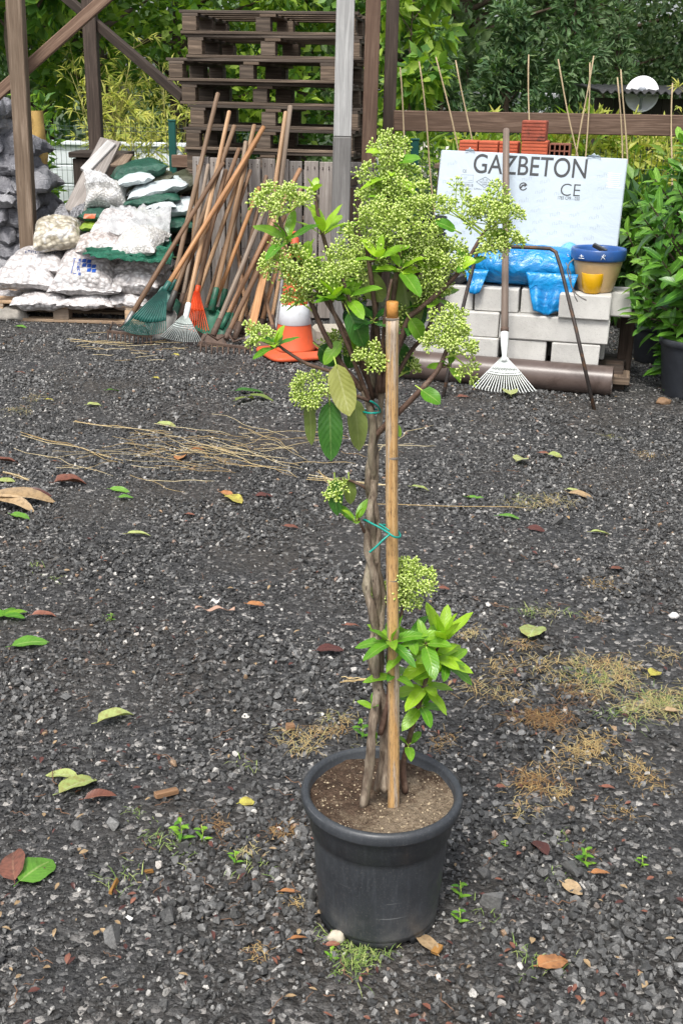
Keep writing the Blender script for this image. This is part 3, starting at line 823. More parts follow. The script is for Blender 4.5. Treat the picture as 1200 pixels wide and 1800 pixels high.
class Tool:
    def __init__(s, kind, label, B, T, rad, mat, cat, r_top=None, group="long handled garden tools leaning on the boards"):
        s.B = V(B); s.T = V(T); s.h = (s.T - s.B).normalized()
        s.dn = -s.h
        s.side = (V((1, 0, 0)) - s.h * s.h.x).normalized()
        s.nrm = s.side.cross(s.h).normalized()
        if s.nrm.y > 0: s.nrm = -s.nrm
        s.e = empty(kind, V((s.B.x, s.B.y, 0)), label, cat, group)
        L = (s.T - s.B).length; k = 9; pts = []; rr = []
        sw = ru(-.006, .006); sw2 = ru(-.006, .006)
        for i in range(k):
            t = i / (k - 1); pts.append(s.B + s.h * L * t + s.side * sw * math.sin(t * 3.14) + s.nrm * sw2 * math.sin(t * 3.14)); rr.append(rad * (1.03 - .1 * t + .03 * math.sin(t * 9 + sw * 900)))
        end = pts[-1]; pts += [end + s.h * rad * .4, end + s.h * rad * .62]; rr += [rr[-1] * .8, rr[-1] * .3]
        m = MB(); m.tone = ru(.2, .9); m.tube(pts, rr, 10); m.build("handle", mat, s.e)
    def ferrule(s, L, r, mat, name="socket"):
        m = MB(); m.tube([s.B + s.h * L * .8, s.B + s.h * L * .75, s.B, s.B + s.dn * L * .25], [r * .9, r, r * .95, r * .6], 10); m.build(name, mat, s.e); return s
    def fan(s, L, W, n, mat, plate=0.0, hook=.03, tr=.0022, bar=None, side=None, dn=None, pl_mat=None):
        """fan rake head below the handle's foot"""
        sd = side or s.side; dn = dn or s.dn
        m = MB()
        for i in range(n):
            u = (i / (n - 1) - .5) * 2
            a = s.B + sd * u * .012; b = s.B + dn * L * (1 - .10 * u * u) + sd * u * W / 2
            mid = a.lerp(b, .5) + s.nrm * .01
            pts = [a, mid, b, b + dn * hook * .35 + s.nrm * hook]
            m.tube(pts, [tr, tr, tr, tr * .7], 5)
        tn_ = m.build("tines", mat, s.e)
        if plate:
            def fn(u, v):
                q = (u - .5) * 2; t = .02 + plate * v
                return s.B + dn * L * t * (1 - .10 * q * q) + sd * q * (.016 + (W / 2 - .016) * t) + s.nrm * (.01 + .006 * math.cos(u * n * 3.14)), s.nrm
            m = MB(); m.slab(fn, n * 2, 8, .004); m.build("fan_plate", pl_mat or mat, s.e)
        for t in (bar or ()):
            m = MB(); pts = []
            for i in range(15):
                q = (i / 14 - .5) * 2
                pts.append(s.B + dn * L * t * (1 - .10 * q * q) + sd * q * (W / 2 * t + .006) + s.nrm * .013)
            m.tube(pts, .004, 6); m.build("cross_bar", mat, tn_)
        return s
    def shovel(s, L, W, mat, point=.55, sock=.16):
        m = MB(); m.tube([s.B + s.h * sock, s.B + s.h * (sock - .01), s.B + s.dn * .03], [.019, .021, .026], 10); m.build("socket", mat, s.e)
        def fn(u, v):
            q = (u - .5) * 2
            w = W / 2 * min(1, .55 + v * 4) * (1 if v < 1 - point else math.sqrt(max(.01, 1 - ((v - 1 + point) / point) ** 2.4)))
            return s.B + s.dn * (.01 + L * v) + s.side * q * w + s.nrm * (-.03 * (1 - q * q) * (1 - .5 * v) + .05 * v * v), s.nrm
        m = MB(); m.slab(fn, 10, 14, .004); m.build("blade", mat, s.e); return s
    def bow(s, pa, pb, nt, mat, tl=.055):
        pa = V(pa); pb = V(pb); m = MB(); d = (pb - pa).normalized()
        m.bar(pa, pb, .014, .02, bevel=.003)
        for i in range(nt):
            p = pa.lerp(pb, (i + .3) / (nt - .4)); m.tube([p, p + V((0, -.008, -tl * .6)), p + V((0, -.02, -tl))], [.007, .0055, .003], 5)
        m.build("tine_bar", mat, s.e)
        mid = s.B + s.h * .03
        for q in (pa.lerp(pb, .06), pa.lerp(pb, .94)):
            m = MB(); m.tube([mid, mid.lerp(q, .35) + s.dn * .03, mid.lerp(q, .8) + V((0, -.02, .05)), q], [.008, .007, .006, .006], 6); m.build("bow_arm", mat, s.e)
        return s
    def hoe(s, W, Hh, mat, fwd=.9):
        m = MB(); m.tube([s.B + s.h * .10, s.B + s.dn * .03], [.019, .022], 10); m.build("socket", mat, s.e)
        ax = (s.dn * (1 - fwd) + s.nrm * .35 + V((0, -.1, -1)) * fwd).normalized()
        c0 = s.B + s.dn * .02
        def fn(u, v):
            q = (u - .5) * 2; return c0 + ax * (Hh * v) + V((1, 0, 0)) * q * W / 2 * (.65 + .35 * v) + s.nrm * .012 * q * q, s.nrm
        m = MB(); m.slab(fn, 8, 5, .006); m.build("blade", mat, s.e); return s
def T2(kind, label, b, t, mat, cat, Yb, Yt, rad=.0165):
    return Tool(kind, label, at(b[0], b[1], Yb), at(t[0], t[1], Yt), rad, mat, cat)

T2("iron_rake", "leftmost rake with a brown handle and rusty iron tines by the sack pallet", (224, 566), (392, 287), W_HANDLE_D, "rake", 7.42, 8.1).ferrule(.10, .019, M_STEEL).bow(at(188, 582, 7.38), at(268, 592, 7.40), 11, M_RUST)
t = T2("leaf_rake", "dark green plastic leaf rake with an orange wooden handle beside the sack pallet", (291, 508), (463, 224), W_HANDLE_O, "leaf rake", 7.50, 8.2).ferrule(.07, .021, M_GREENPL)
t.fan(.345, .29, 24, M_GREENPL, plate=.72, hook=.02, tr=.003, dn=(at(247, 590, 7.36) - t.B).normalized(), side=(at(288, 583, 7.4) - at(216, 577, 7.4)).normalized())
T2("spade", "orange handled tool with a dark green blade half hidden behind the green leaf rake", (302, 505), (455, 240), W_HANDLE_O, "spade", 7.85, 8.28, .0155).shovel(.17, .13, M_GREENPL, .2, .06)
T2("round_shovel", "grey steel round shovel standing right of the green leaf rake", (298, 540), (412, 222), W_HANDLE, "shovel", 7.72, 8.3).shovel(.25, .15, M_STEELD, .6, .12)
T2("long_shovel", "tallest pale handle rising in front of the pallets, green blade low behind", (300, 520), (383, 165), W_HANDLE, "shovel", 7.95, 8.5, .017).shovel(.2, .17, M_GREENPT, .3, .1)
T2("hand_fan_rake", "small pale metal fan rake with a paint flecked handle in front of the tools", (327, 556), (403, 197), W_HANDLE, "fan rake", 7.42, 8.42, .0155).ferrule(.12, .019, M_TINW).fan(.185, .27, 20, M_TIN, hook=.02, tr=.0025, bar=(.42, .5), plate=.34)
t = T2("leaf_rake", "orange red plastic leaf rake under a dark handle among the tools", (347, 512), (397, 300), W_HANDLE_D, "leaf rake", 7.7, 8.15).ferrule(.05, .019, M_ORANGEPL)
t.fan(.27, .20, 13, M_ORANGEPL, plate=.48, hook=.015, tr=.0032, dn=(at(341, 580, 7.62) - t.B).normalized())
T2("spade", "pale handled spade with a green painted socket and blade", (373, 540), (447, 221), W_HANDLE, "spade", 7.72, 8.4, .017).shovel(.20, .15, M_GREENPT, .25, .14)
T2("spade", "green painted spade standing deepest behind the orange red rake", (392, 538), (432, 250), W_HANDLE_G, "spade", 7.95, 8.3).shovel(.21, .16, M_GREENPT, .25, .12)
T2("garden_hoe", "grey handled hoe with a broad rusty brown blade on the gravel", (377, 584), (478, 335), W_HANDLE_G, "hoe", 7.42, 8.12, .017).hoe(.20, .085, M_RUST)
T2("iron_rake", "iron bow rake with a row of short teeth resting on the gravel", (398, 592), (500, 380), W_HANDLE_D, "rake", 7.3, 8.1).ferrule(.08, .019, M_RUST).bow(at(350, 601, 7.16), at(443, 613, 7.16), 10, M_RUST, .07)
T2("garden_fork", "orange brown handle with a green socket beside the pale spade", (392, 572), (527, 298), W_HANDLE_O, "garden tool", 7.6, 8.25, .0175).ferrule(.08, .021, M_GREENPT).hoe(.10, .07, M_GREENPT)
T2("long_shovel", "tall brown handle standing just left of the pale grey one", (446, 575), (502, 198), W_HANDLE, "shovel", 7.85, 8.4, .0165).shovel(.2, .2, M_RUST, .5)
T2("long_shovel", "tall pale grey handle crossing in front of the pallets near the silver post", (462, 560), (510, 188), W_HANDLE_G, "shovel", 7.95, 8.42, .0195).shovel(.2, .2, M_RUST, .5)
T2("garden_hoe", "brown handle leaning left across the two tall handles", (440, 585), (413, 400), W_HANDLE_D, "hoe", 7.75, 8.2, .014).hoe(.12, .08, M_RUST)
T2("garden_hoe", "thin worn handle near the traffic cone's left side", (474, 578), (512, 390), W_HANDLE, "hoe", 7.7, 8.15, .014).hoe(.12, .08, M_RUST)
T2("steel_bar", "straight grey steel bar standing beside the traffic cone", (483, 590), (510, 400), M_STEEL, "bar", 7.55, 8.2, .014)
T2("pickaxe_handle", "short dark stick crossing low behind the flat orange board", (485, 592), (452, 470), W_HANDLE_D, "handle", 7.5, 8.0, .013)
T2("garden_hoe", "handle standing between the iron bow rake and the flat orange board", (415, 590), (490, 345), W_HANDLE, "hoe", 7.6, 8.2, .016).hoe(.14, .08, M_RUST)
T2("garden_rake", "dark thin handle hidden lowest among the leaning tools", (356, 560), (440, 300), W_HANDLE_D, "rake", 7.9, 8.25, .0145).hoe(.16, .07, M_RUST)
T2("garden_hoe", "weathered handle leaning close against the boards left of the tools", (318, 540), (366, 290), W_HANDLE_G, "hoe", 8.0, 8.28, .0145).hoe(.14, .08, M_RUST)
T2("garden_rake", "short pale handle with its end low on the left boards", (330, 545), (349, 292), W_HANDLE, "rake", 8.05, 8.3, .0145).hoe(.14, .07, M_RUST)
for k_, (b_, t_, yb_, yt_, m__, lab_) in enumerate((((340, 540), (428, 292), 7.9, 8.25, W_HANDLE, "brown handle in the thick of the bundle above the orange red rake"), ((362, 575), (455, 330), 7.75, 8.2, W_HANDLE_O, "reddish handle crossing behind the grey handled hoe"),
        ((408, 560), (468, 310), 7.95, 8.25, W_HANDLE_D, "dark handle between the pale spade and the tall grey handle"), ((430, 580), (530, 330), 7.7, 8.2, W_HANDLE, "brown handle slanting right low toward the cone"), ((455, 585), (520, 350), 7.75, 8.2, W_HANDLE_O, "orange handle slanting right beside the flat orange board"), ((316, 560), (420, 262), 7.85, 8.3, W_HANDLE_D, "dark handle rising behind the orange handled leaf rake"))):
    T2("garden_hoe", lab_, b_, t_, m__, "hoe", yb_, yt_, .0155).hoe(.13, .08, M_RUST)
t = Tool("flat_board", "flat orange board standing among the tools left of the cone", at(438, 598, 7.35), at(482, 400, 8.1), .002, W_HANDLE_O, "board")
for o in list(t.e.children): bpy.data.objects.remove(o)
m_ = MB(); m_.bar(t.B, t.T, .052, .018, t.nrm, .003, .7); m_.build("plank", W_HANDLE_O, t.e)
m_ = MB(); m_.bar(t.B + t.dn * .004, t.B + t.h * .05, .058, .024, t.nrm, .003); m_.build("metal_shoe", M_STEEL, t.e)
q = G(462, 615)
m_ = MB()
def fn(u, v):
    a = (u - .5) * 2; return V((q.x + a * .075 * (1 - .25 * v), q.y + .10 - .10 * v + .02 * a * a, .012 + .13 * (1 - v) ** 1.2)), V((0, -.7, .7))
m_.slab(fn, 8, 8, .012); m_.build("rusty_blade", M_RUST, label="brown rusty tool blade lying left of the traffic cone", cat="tool blade")

# ------------------------------------------------------------------ traffic cone
cb = G(517, 626)
M_CONE = m_plain("faded_orange_plastic", (.62, .10, .035), .5, .15, 9, 70, .08, stain=(.40, .095, .055))
M_REFL = m_plain("white_reflective_band", (.62, .64, .67), .4, .10, 14, 200, .08, stain=(.50, .50, .50))
e = empty("traffic_cone", V((cb.x, cb.y, 0)), "orange traffic cone with one white band in front of the boards", "traffic cone")
cm = MB()
def sq(u, v, z):  # rounded square base
    a = u * 2 * math.pi; r = .207 / (abs(math.cos(a)) ** 6 + abs(math.sin(a)) ** 6) ** (1 / 6) * v
    c, s_ = math.cos(.42), math.sin(.42); x = r * math.cos(a); y = r * math.sin(a)
    return V((cb.x + x * c - y * s_, cb.y + x * s_ + y * c, z))
rings = []
for (v, z) in ((.3, .012), (.97, .012), (1, .018), (1, .030), (.97, .037), (.70, .042), (.64, .052)):
    rings.append([cm.av(sq(k / 48, v, z)) for k in range(48)])
for a, b in zip(rings, rings[1:]):
    for k in range(48): cm.af((a[k], a[(k + 1) % 48], b[(k + 1) % 48], b[k]), None, True)
cm.build("base", M_CONE, e)
def cr(z): return .128 - (.128 - .030) * (z - .045) / (.70 - .045)
cm = MB(); cm.lathe([(.138, .044), (cr(.062), .062)] + [(cr(z), z) for z in (.2, .33, .5, .66)] + [(.0255, .675), (.0255, .735), (.018, .742), (.012, .738), (.012, .70)], (cb.x, cb.y, 0), 40)
cm.build("cone_body", M_CONE, e)
cm = MB(); cm.lathe([(cr(.21) + .001, .21), (cr(.21) + .003, .212), (cr(.335) + .003, .333), (cr(.335) + .001, .335)], (cb.x, cb.y, 0), 40); cm.build("reflective_band", M_REFL, e)
cm = MB(); cm.tube([V((cb.x + .016 * math.cos(a), cb.y - .004, .752 + .02 * math.sin(a))) for a in [k * math.pi / 8 for k in range(-1, 10)]], .006, 6); cm.build("top_loop", M_CONE, e)
# pale slab behind the cone
q = at(585, 622, 7.55)
m_ = MB(); m_.box((q.x, q.y, .06), (.26, .2, .12), rotm('Z', 12), .02); m_.build("concrete_slab", m_plain("pale_sandy_concrete", (.42, .38, .31), .85, .2, 18, 120, .4), label="pale sandy concrete slab on the ground behind the cone's right side", cat="slab")

# ================================================================== SACKS
def m_pebble(name, stone, edge, scale=26, warm=0.0, fine=False):
    s = N(name).pr(0.38, 0.5)
    v = s.coord()
    d = s.vor(v, scale, 'F1', 'Distance', .9)
    cc = s.vor(v, scale, 'F1', 'Color', .9); sp = s.n('SeparateXYZ'); s.l(cc, sp.inputs[0])
    st = s.mix(sp.outputs[0], mul(stone, .78), mul(stone, 1.12))
    c = s.mix(s.ramp(d, [(0.34, 0.0), (0.66, 1.0)]), st, edge)  # shade in the gaps between pebbles is put into the colour
    wr = s.noise(v, 7, 5, .65, 1.5)
    c = s.mix(s.ramp(wr, [(.50, 0.0), (.64, .85)]), c, (.70, .70, .71))
    s.color(c)
    b1 = s.bump(s.math('SUBTRACT', 1.0, d), 0.75, .018 if not fine else .008)
    s.bump(wr, .35, .02, b1)
    cl = s.b.inputs['Coat Weight']; cl.default_value = .25; s.b.inputs['Coat Roughness'].default_value = .25
    return s.m
def m_film(name, a, b, rough=.3, wr=9, spec=.5, strength=.5):
    """crinkled plastic or woven film"""
    s = N(name).pr(rough, spec)
    v = s.coord(); w = s.noise(v, wr, 6, .62, 2.2)
    s.color(s.mix(s.ramp(w, [(.35, 0.0), (.65, 1.0)]), a, b))
    mpw = s.n('Mapping'); mpw.inputs['Rotation'].default_value = (.4, .7, .3); mpw.inputs['Scale'].default_value = (1, 1, 5); s.l(v, mpw.inputs[0])
    w2 = s.noise(mpw.outputs[0], wr * 1.6, 5, .6, 2.5)
    b0 = s.bump(w, strength, .03); s.bump(w2, strength, .02, b0)
    return s.m
M_PEB = m_pebble("white_pebbles_in_clear_sack", (.64, .61, .60), (.36, .335, .33), 30)
M_PEBC = m_pebble("cream_pebbles_in_clear_sack", (.58, .53, .42), (.27, .235, .17), 26)
M_PEBP = m_pebble("pinkish_chippings_in_sack", (.62, .55, .52), (.34, .29, .27), 34)
M_CHIP = m_pebble("fine_white_perlite_in_sack", (.68, .67, .64), (.42, .41, .39), 62, fine=True)
M_GSACK = m_film("grey_woven_sack", (.17, .17, .19), (.30, .30, .325), .5, 8, .4, .8)
M_GSACK2 = m_film("pale_grey_woven_sack", (.28, .28, .30), (.42, .42, .44), .5, 8, .4, .8)
M_GREENBAG = m_film("dark_green_soil_bag", (.012, .060, .040), (.022, .10, .065), .28, 9)
M_WHITEBAG = m_film("white_soil_bag", (.50, .58, .60), (.70, .76, .77), .3, 9)
M_OLIVEBAG = m_film("dark_olive_soil_bag", (.035, .040, .022), (.09, .095, .06), .28, 9)
M_GREENTARP = m_film("green_woven_sheet", (.010, .105, .062), (.018, .165, .10), .42, 11, .4, .6)
M_BLUEINK = m_plain("blue_ink", (.012, .075, .36), .5, .15)
M_NAVYINK = m_plain("navy_ink", (.03, .05, .13), .5, .3)
def m_clear(name):
    s = N(name).pr(.16, .5)
    v = s.coord(); w = s.noise(v, 8, 6, .6, 2.0)
    s.color((.70, .71, .72)); s.bump(w, .6, .03)
    tp = s.n('BsdfTransparent'); ms = s.n('MixShader')
    s.l(s.ramp(w, [(.3, .30), (.7, .62)]), ms.inputs[0]); s.l(tp.outputs[0], ms.inputs[1]); s.l(s.b.outputs[0], ms.inputs[2]); s.l(ms.outputs[0], s.o.inputs[0])
    return s.m
M_CLEAR = m_clear("cloudy_clear_plastic")

def sack_fn(w, d, h, seed, lump=.010, lk=16, sag=.0, ears=.10, flat=.75):
    def pt(u, v, sg):
        a = u * 2 - 1; b = v * 2 - 1
        k = max(0.0, (1 - abs(a) ** 3.2) * (1 - abs(b) ** 3.2)) ** .55
        x = w / 2 * a * (1 - ears * (1 - b * b)); y = d / 2 * b * (1 - ears * (1 - a * a))
        z = h / 2 * k * sg
        if sg < 0: z *= flat
        p = V((x, y, z)); n1 = mn.noise(V((x * 5 + seed, y * 5, sg * 2.0 + seed * .7)))
        z += sg * k * h * .22 * n1
        c1 = mn.noise(V((x * lk, y * lk + seed, z * lk)))
        z += sg * min(1, k * 1.3) * lump * c1; x += lump * .9 * mn.noise(V((y * lk, z * lk + 9, x * lk + seed))); y += lump * .9 * mn.noise(V((z * lk, x * lk + 5, y * lk + seed)))
        wr = (1 - k) * .022 * mn.noise(V((a * 3.1 + seed, b * 3.1, 7.0)))
        z += wr
        z -= sag * (a * a + .4 * b * b)
        return V((x, y, z))
    return pt
def add_sack(mb, c, w, d, h, rot, seed, n=22, **k):
    f = sack_fn(w, d, h, seed, **k); c = V(c)
    for sg in (1, -1):
        ids = [[mb.av(c + rot @ f(i / n, j / n, sg)) for j in range(n + 1)] for i in range(n + 1)]
        for i in range(n):
            for j in range(n):
                q = [ids[i][j], ids[i + 1][j], ids[i + 1][j + 1], ids[i][j + 1]]
                mb.af(q if sg > 0 else q[::-1], [(i / n, j / n)] * 4, True)
def sack(name, px, py, Y, wpx, hpx, d, mat, label, yaw=0, pitch=0, roll=0, cat="sack", group=None, parent=None, n=22, **k):
    p = at(px, py, Y); s_ = ppm(p)
    rot = rotm('Z', yaw) @ rotm('X', pitch) @ rotm('Y', roll)
    mb = MB(); add_sack(mb, p, wpx / s_, d, hpx / s_ * 1.08, rot, ru(0, 50), n, **k)
    return mb.build(name, mat, parent, p if parent is None else None, label=label, cat=cat, group=group), p, rot, wpx / s_, hpx / s_

# pallet carrying the pebble sacks
pp = make_pallet(1.15, .8, .145, W_PALLET2, 5)
p = at(140, 573, 8.08)
pp.location = (at(146, 560, 8.45).x - .02, 8.47, .004); pp.rotation_euler = (0, 0, math.radians(-3))
tag(pp, "pale wooden pallet on the gravel under the white pebble sacks", "pallet")
GRP = "sacks of white pebbles on the pallet"
S = lambda *a, **k: sack("pebble_sack", *a, group=GRP, **k)
S(22, 529, 8.45, 92, 34, .5, M_PEB, "white pebble sack at the far left end of the bottom row", yaw=8)
S(80, 527, 8.2, 102, 35, .42, M_PEB, "white pebble sack second from left in the bottom row", yaw=2)
S(163, 529, 8.2, 100, 30, .42, M_PEB, "white pebble sack in the bottom row just above the pallet block", yaw=-2)
S(232, 527, 8.22, 78, 36, .42, M_PEB, "white pebble sack at the right end of the bottom row beside the rakes", yaw=-6)
S(50, 487, 8.28, 116, 50, .5, M_PEB, "large white pebble sack at left in the second row", yaw=3, sag=.02)
S(167, 503, 8.22, 120, 36, .46, M_PEB, "long white pebble sack in the second row under the blue printed one", yaw=-2)
S(250, 494, 8.28, 92, 52, .48, M_PEB, "white pebble sack at right in the second row behind the tool handles", yaw=-8)
S(70, 458, 8.42, 112, 44, .5, M_PEB, "white pebble sack with navy lettering on its back edge", yaw=4, pitch=6, sag=.02)
LOGO = S(156, 474, 8.24, 118, 56, .52, M_PEB, "white pebble sack printed with a blue lattice logo", yaw=-4, pitch=22, sag=.025)
S(256, 465, 8.4, 98, 44, .5, M_PEB, "white pebble sack under the right half of the green sheet", yaw=-6, sag=.02)
S(102, 413, 8.38, 86, 52, .36, M_PEBC, "cream coloured pebble sack alone at the top left of the pile", yaw=10, pitch=18, roll=-8)
S(128, 428, 8.62, 60, 44, .4, M_PEBC, "tan pebble sack tucked behind the cream sack", yaw=30)
# printed logo and lettering follow the printed sack's face
def decal(name, o, p, rot, strokes, mat, label=None, lift=.006, thick=.002):
    """flat ink strokes (quads in the sack's u,v) laid over the sack's front-top face"""
    me = o.data; co = [V(v.co) + p for v in me.vertices]
    from mathutils.bvhtree import BVHTree
    bvh = BVHTree.FromPolygons(co, [tuple(f.vertices) for f in me.polygons])
    mb = MB()
    for (x0, y0, x1, y1) in strokes:   # px rectangles in the photo
        nx = max(1, int((x1 - x0) / 3)); ny = max(1, int((y1 - y0) / 3)); ids = {}
        for i in range(nx + 1):
            for j in range(ny + 1):
                X = x0 + (x1 - x0) * i / nx; Yp = y0 + (y1 - y0) * j / ny
                X += (Yp - (y0 + y1) / 2) * -.25
                r = ray(X, Yp).normalized(); hit = bvh.ray_cast(CAMP, r)
                if hit[0] is not None: ids[(i, j)] = mb.av(hit[0] - r * lift)
        for i in range(nx):
            for j in range(ny):
                q = [(i, j), (i + 1, j), (i + 1, j + 1), (i, j + 1)]
                if all(k in ids for k in q): mb.af([ids[k] for k in q], None, True)
    if mb.f:
        d = mb.build(name, mat, o)
        return d
lat = []
for i in range(3):
    for j in range(3):
        if (i, j) in ((2, 0), (0, 2)): continue
        lat.append((145 + i * 8.5, 455 + j * 7.6 + i * 1.2, 152 + i * 8.5, 461 + j * 7.6 + i * 1.2))
decal("blue_print", LOGO[0], LOGO[1], LOGO[2], lat, M_BLUEINK)
# curved word beside the lattice, letter strokes as printed
word = []
for k, (x, y) in enumerate(((139, 455), (137, 461), (136, 467), (136, 473), (138, 479))):
    word += [(x, y, x + 4.5, y + 1), (x, y, x + 1, y + 4.5), (x + 3.5, y, x + 4.5, y + 4.5)] if k % 2 else [(x, y, x + 4.5, y + 1), (x, y + 3.5, x + 4.5, y + 4.5), (x, y, x + 1, y + 4.5), (x, y + 1.8, x + 4, y + 2.6)]
word += [(128, 456, 129, 480), (129, 454, 134, 455), (129, 480, 135, 481)]
decal("blue_lettering", LOGO[0], LOGO[1], LOGO[2], word, M_BLUEINK)
nb = [o for o in col.objects if o.get("label", "").startswith("white pebble sack with navy")][0]
word = []
x = 45
for k in range(13):
    wv = 3 + (k * 7 % 3); y = 441 - (k * 5 % 3) * .8 + k * .15
    word += [(x, y, x + 1.2, y + 4), (x, y, x + wv, y + 1)] + ([(x + wv - 1, y, x + wv, y + 4)] if k % 3 else [(x, y + 3, x + wv, y + 4)])
    x += wv + 1.6
decal("navy_lettering", nb, V(nb.location), None, word, M_NAVYINK)

# upper layer
GU = "sacks on top of the pebble pile"
def SU(name, *a, **k): return sack(name, *a, group=GU, **k)
def drape(name, pts_px, Y0, Y1, mat, label, cat="sheet", amp=.012, nu=26, nv=14, thick=.003, group=None):
    """crumpled sheet through four photo corners (left-top, right-top, right-bottom, left-bottom)"""
    (a, b, c, d) = [at(x, y, Yq) for (x, y), Yq in zip(pts_px, (Y1, Y1, Y0, Y0))]
    sd = ru(0, 40); mb = MB()
    def fn(u, v):
        p = a.lerp(b, u).lerp(d.lerp(c, u), v)
        q = amp * (mn.noise(V((u * 9 + sd, v * 4, 0))) + .8 * mn.noise(V((u * 18, v * 7 + sd, 3))))
        e_ = amp * 1.2 * math.sin(u * 25 + sd) * v * v
        return p + V((0, -q - e_, q + .3 * e_)), V((0, -.5, .85))
    mb.slab(fn, nu, nv, thick); return mb.build(name, mat, label=label, cat=cat, group=group)
drape("green_sheet", [(140, 400), (296, 388), (306, 452), (146, 448)], 8.02, 8.7, M_GREENTARP, "crumpled green woven sheet under the white chipping sacks", amp=.018)
drape("green_sheet_hem", [(150, 437), (306, 432), (300, 464), (160, 452)], 7.97, 8.06, M_GREENTARP, "rolled front hem of the green sheet hanging over the pebbles", amp=.022)
SU("chipping_sack", 178, 430, 8.22, 86, 40, .36, M_PEBP, "pinkish white chipping sack at left on the green sheet", yaw=6, pitch=10)
SU("chipping_sack", 247, 431, 8.16, 88, 48, .36, M_CHIP, "fine white chipping sack at right on the green sheet", yaw=-12, pitch=14, roll=-8)
SU("chipping_sack", 208, 399, 8.5, 86, 46, .4, M_PEB, "white pebble sack under the clear plastic cover", yaw=-4, pitch=14)
drape("clear_cover", [(196, 362), (302, 362), (296, 424), (176, 408)], 8.2, 8.62, M_CLEAR, "cloudy clear plastic cover over the upper white sacks", "plastic cover", .022)
SU("perlite_sack", 187, 343, 8.75, 76, 60, .22, M_CHIP, "plump clear sack of fine white perlite at the top", yaw=6, pitch=50, n=26)
drape("plastic_flap", [(146, 296), (176, 301), (204, 318), (152, 322)], 8.62, 8.68, M_CLEAR, "folded clear plastic neck above the perlite sack", "plastic", .012)
drape("plastic_scrap", [(106, 360), (112, 358), (126, 386), (88, 386)], 8.5, 8.55, M_GSACK2, "pointed grey white plastic scrap above the cream sack", "plastic", .01, thick=.006)
drape("plastic_scrap", [(128, 366), (150, 356), (146, 378), (118, 388)], 8.52, 8.58, M_GSACK2, "crumpled grey white plastic right of the pointed scrap", "plastic", .015, thick=.006)
drape("plastic_scrap", [(72, 385), (88, 377), (92, 388), (70, 394)], 8.5, 8.52, M_WHITEBAG, "small pale blue white plastic end beside the left post", "plastic", .006)
SU("soil_bag", 245, 302, 8.95, 100, 36, .38, [M_GREENBAG], "dark green soil bag on top of the bag pile", yaw=14, roll=-13)
SU("soil_bag", 238, 316, 8.8, 66, 20, .3, [M_WHITEBAG], "white lower front of the top soil bag pile", yaw=14, roll=-10)
SU("soil_bag", 266, 319, 9.0, 84, 24, .38, [M_OLIVEBAG], "dark olive soil bag under the topmost green one", yaw=10, roll=-16)
SU("soil_bag", 276, 333, 8.86, 110, 28, .4, [M_WHITEBAG], "silvery white soil bag folded in the middle of the bag pile", yaw=12, roll=-14)
SU("soil_bag", 318, 325, 9.08, 60, 42, .4, [M_OLIVEBAG], "dark olive soil bag at the right behind the handles", yaw=20, roll=-10)
SU("soil_bag", 270, 351, 8.82, 100, 24, .4, [M_GREENBAG], "dark green soil bag third in the bag pile", yaw=8, roll=-6)
SU("soil_bag", 284, 361, 8.76, 52, 20, .34, [M_WHITEBAG], "small white soil bag end below the silvery bag", yaw=8, roll=-6)
SU("soil_bag", 318, 368, 8.84, 66, 36, .4, [M_WHITEBAG], "plain white soil bag by the leaning handles", yaw=12, roll=-4)
SU("soil_bag", 312, 396, 8.78, 62, 36, .4, [M_GREENBAG], "green soil bag at the bottom right of the bag pile", yaw=10)
b_ = SU("soil_bag", 172, 380, 8.62, 60, 24, .3, [M_GREENBAG], "green soil bag with a red label edge under the perlite", yaw=4)
M_RED = m_plain("red_yellow_print", (.45, .10, .03), .4, .5, 60)
decal("red_print", b_[0], b_[1], None, [(148, 376, 168, 384)], M_RED)
SU("soil_bag", 168, 398, 8.6, 50, 20, .3, [m_film("lime_green_bag", (.16, .26, .02), (.28, .40, .04), .3)], "lime green bag edge beside the cream sack", yaw=4)
# crates hold the upper bags off the ground behind the pallet
m_ = MB(); q = at(255, 420, 9.05)
zc = at(270, 372, 8.9).z - .10
e = empty("support_crate", V((q.x, 9.05, 0)), "wooden crate carrying the soil bags behind the pebble sacks", "crate")
for i in range(6):
    m_ = MB(); m_.box((q.x, 8.84, .06 + i * (zc - .06) / 6), (.95, .02, (zc - .06) / 6 - .012), None, .003); m_.build("side_board", W_PALLET, e)
for x in (-.45, .45):
    for y in (8.88, 9.28): m_ = MB(); m_.box((q.x + x, y, zc / 2), (.06, .05, zc), None, .003); m_.build("leg", W_PALLET, e)
m_ = MB(); m_.box((q.x, 9.08, zc + .012), (1.0, .5, .022), None, .003); m_.build("lid", W_PALLET, e)
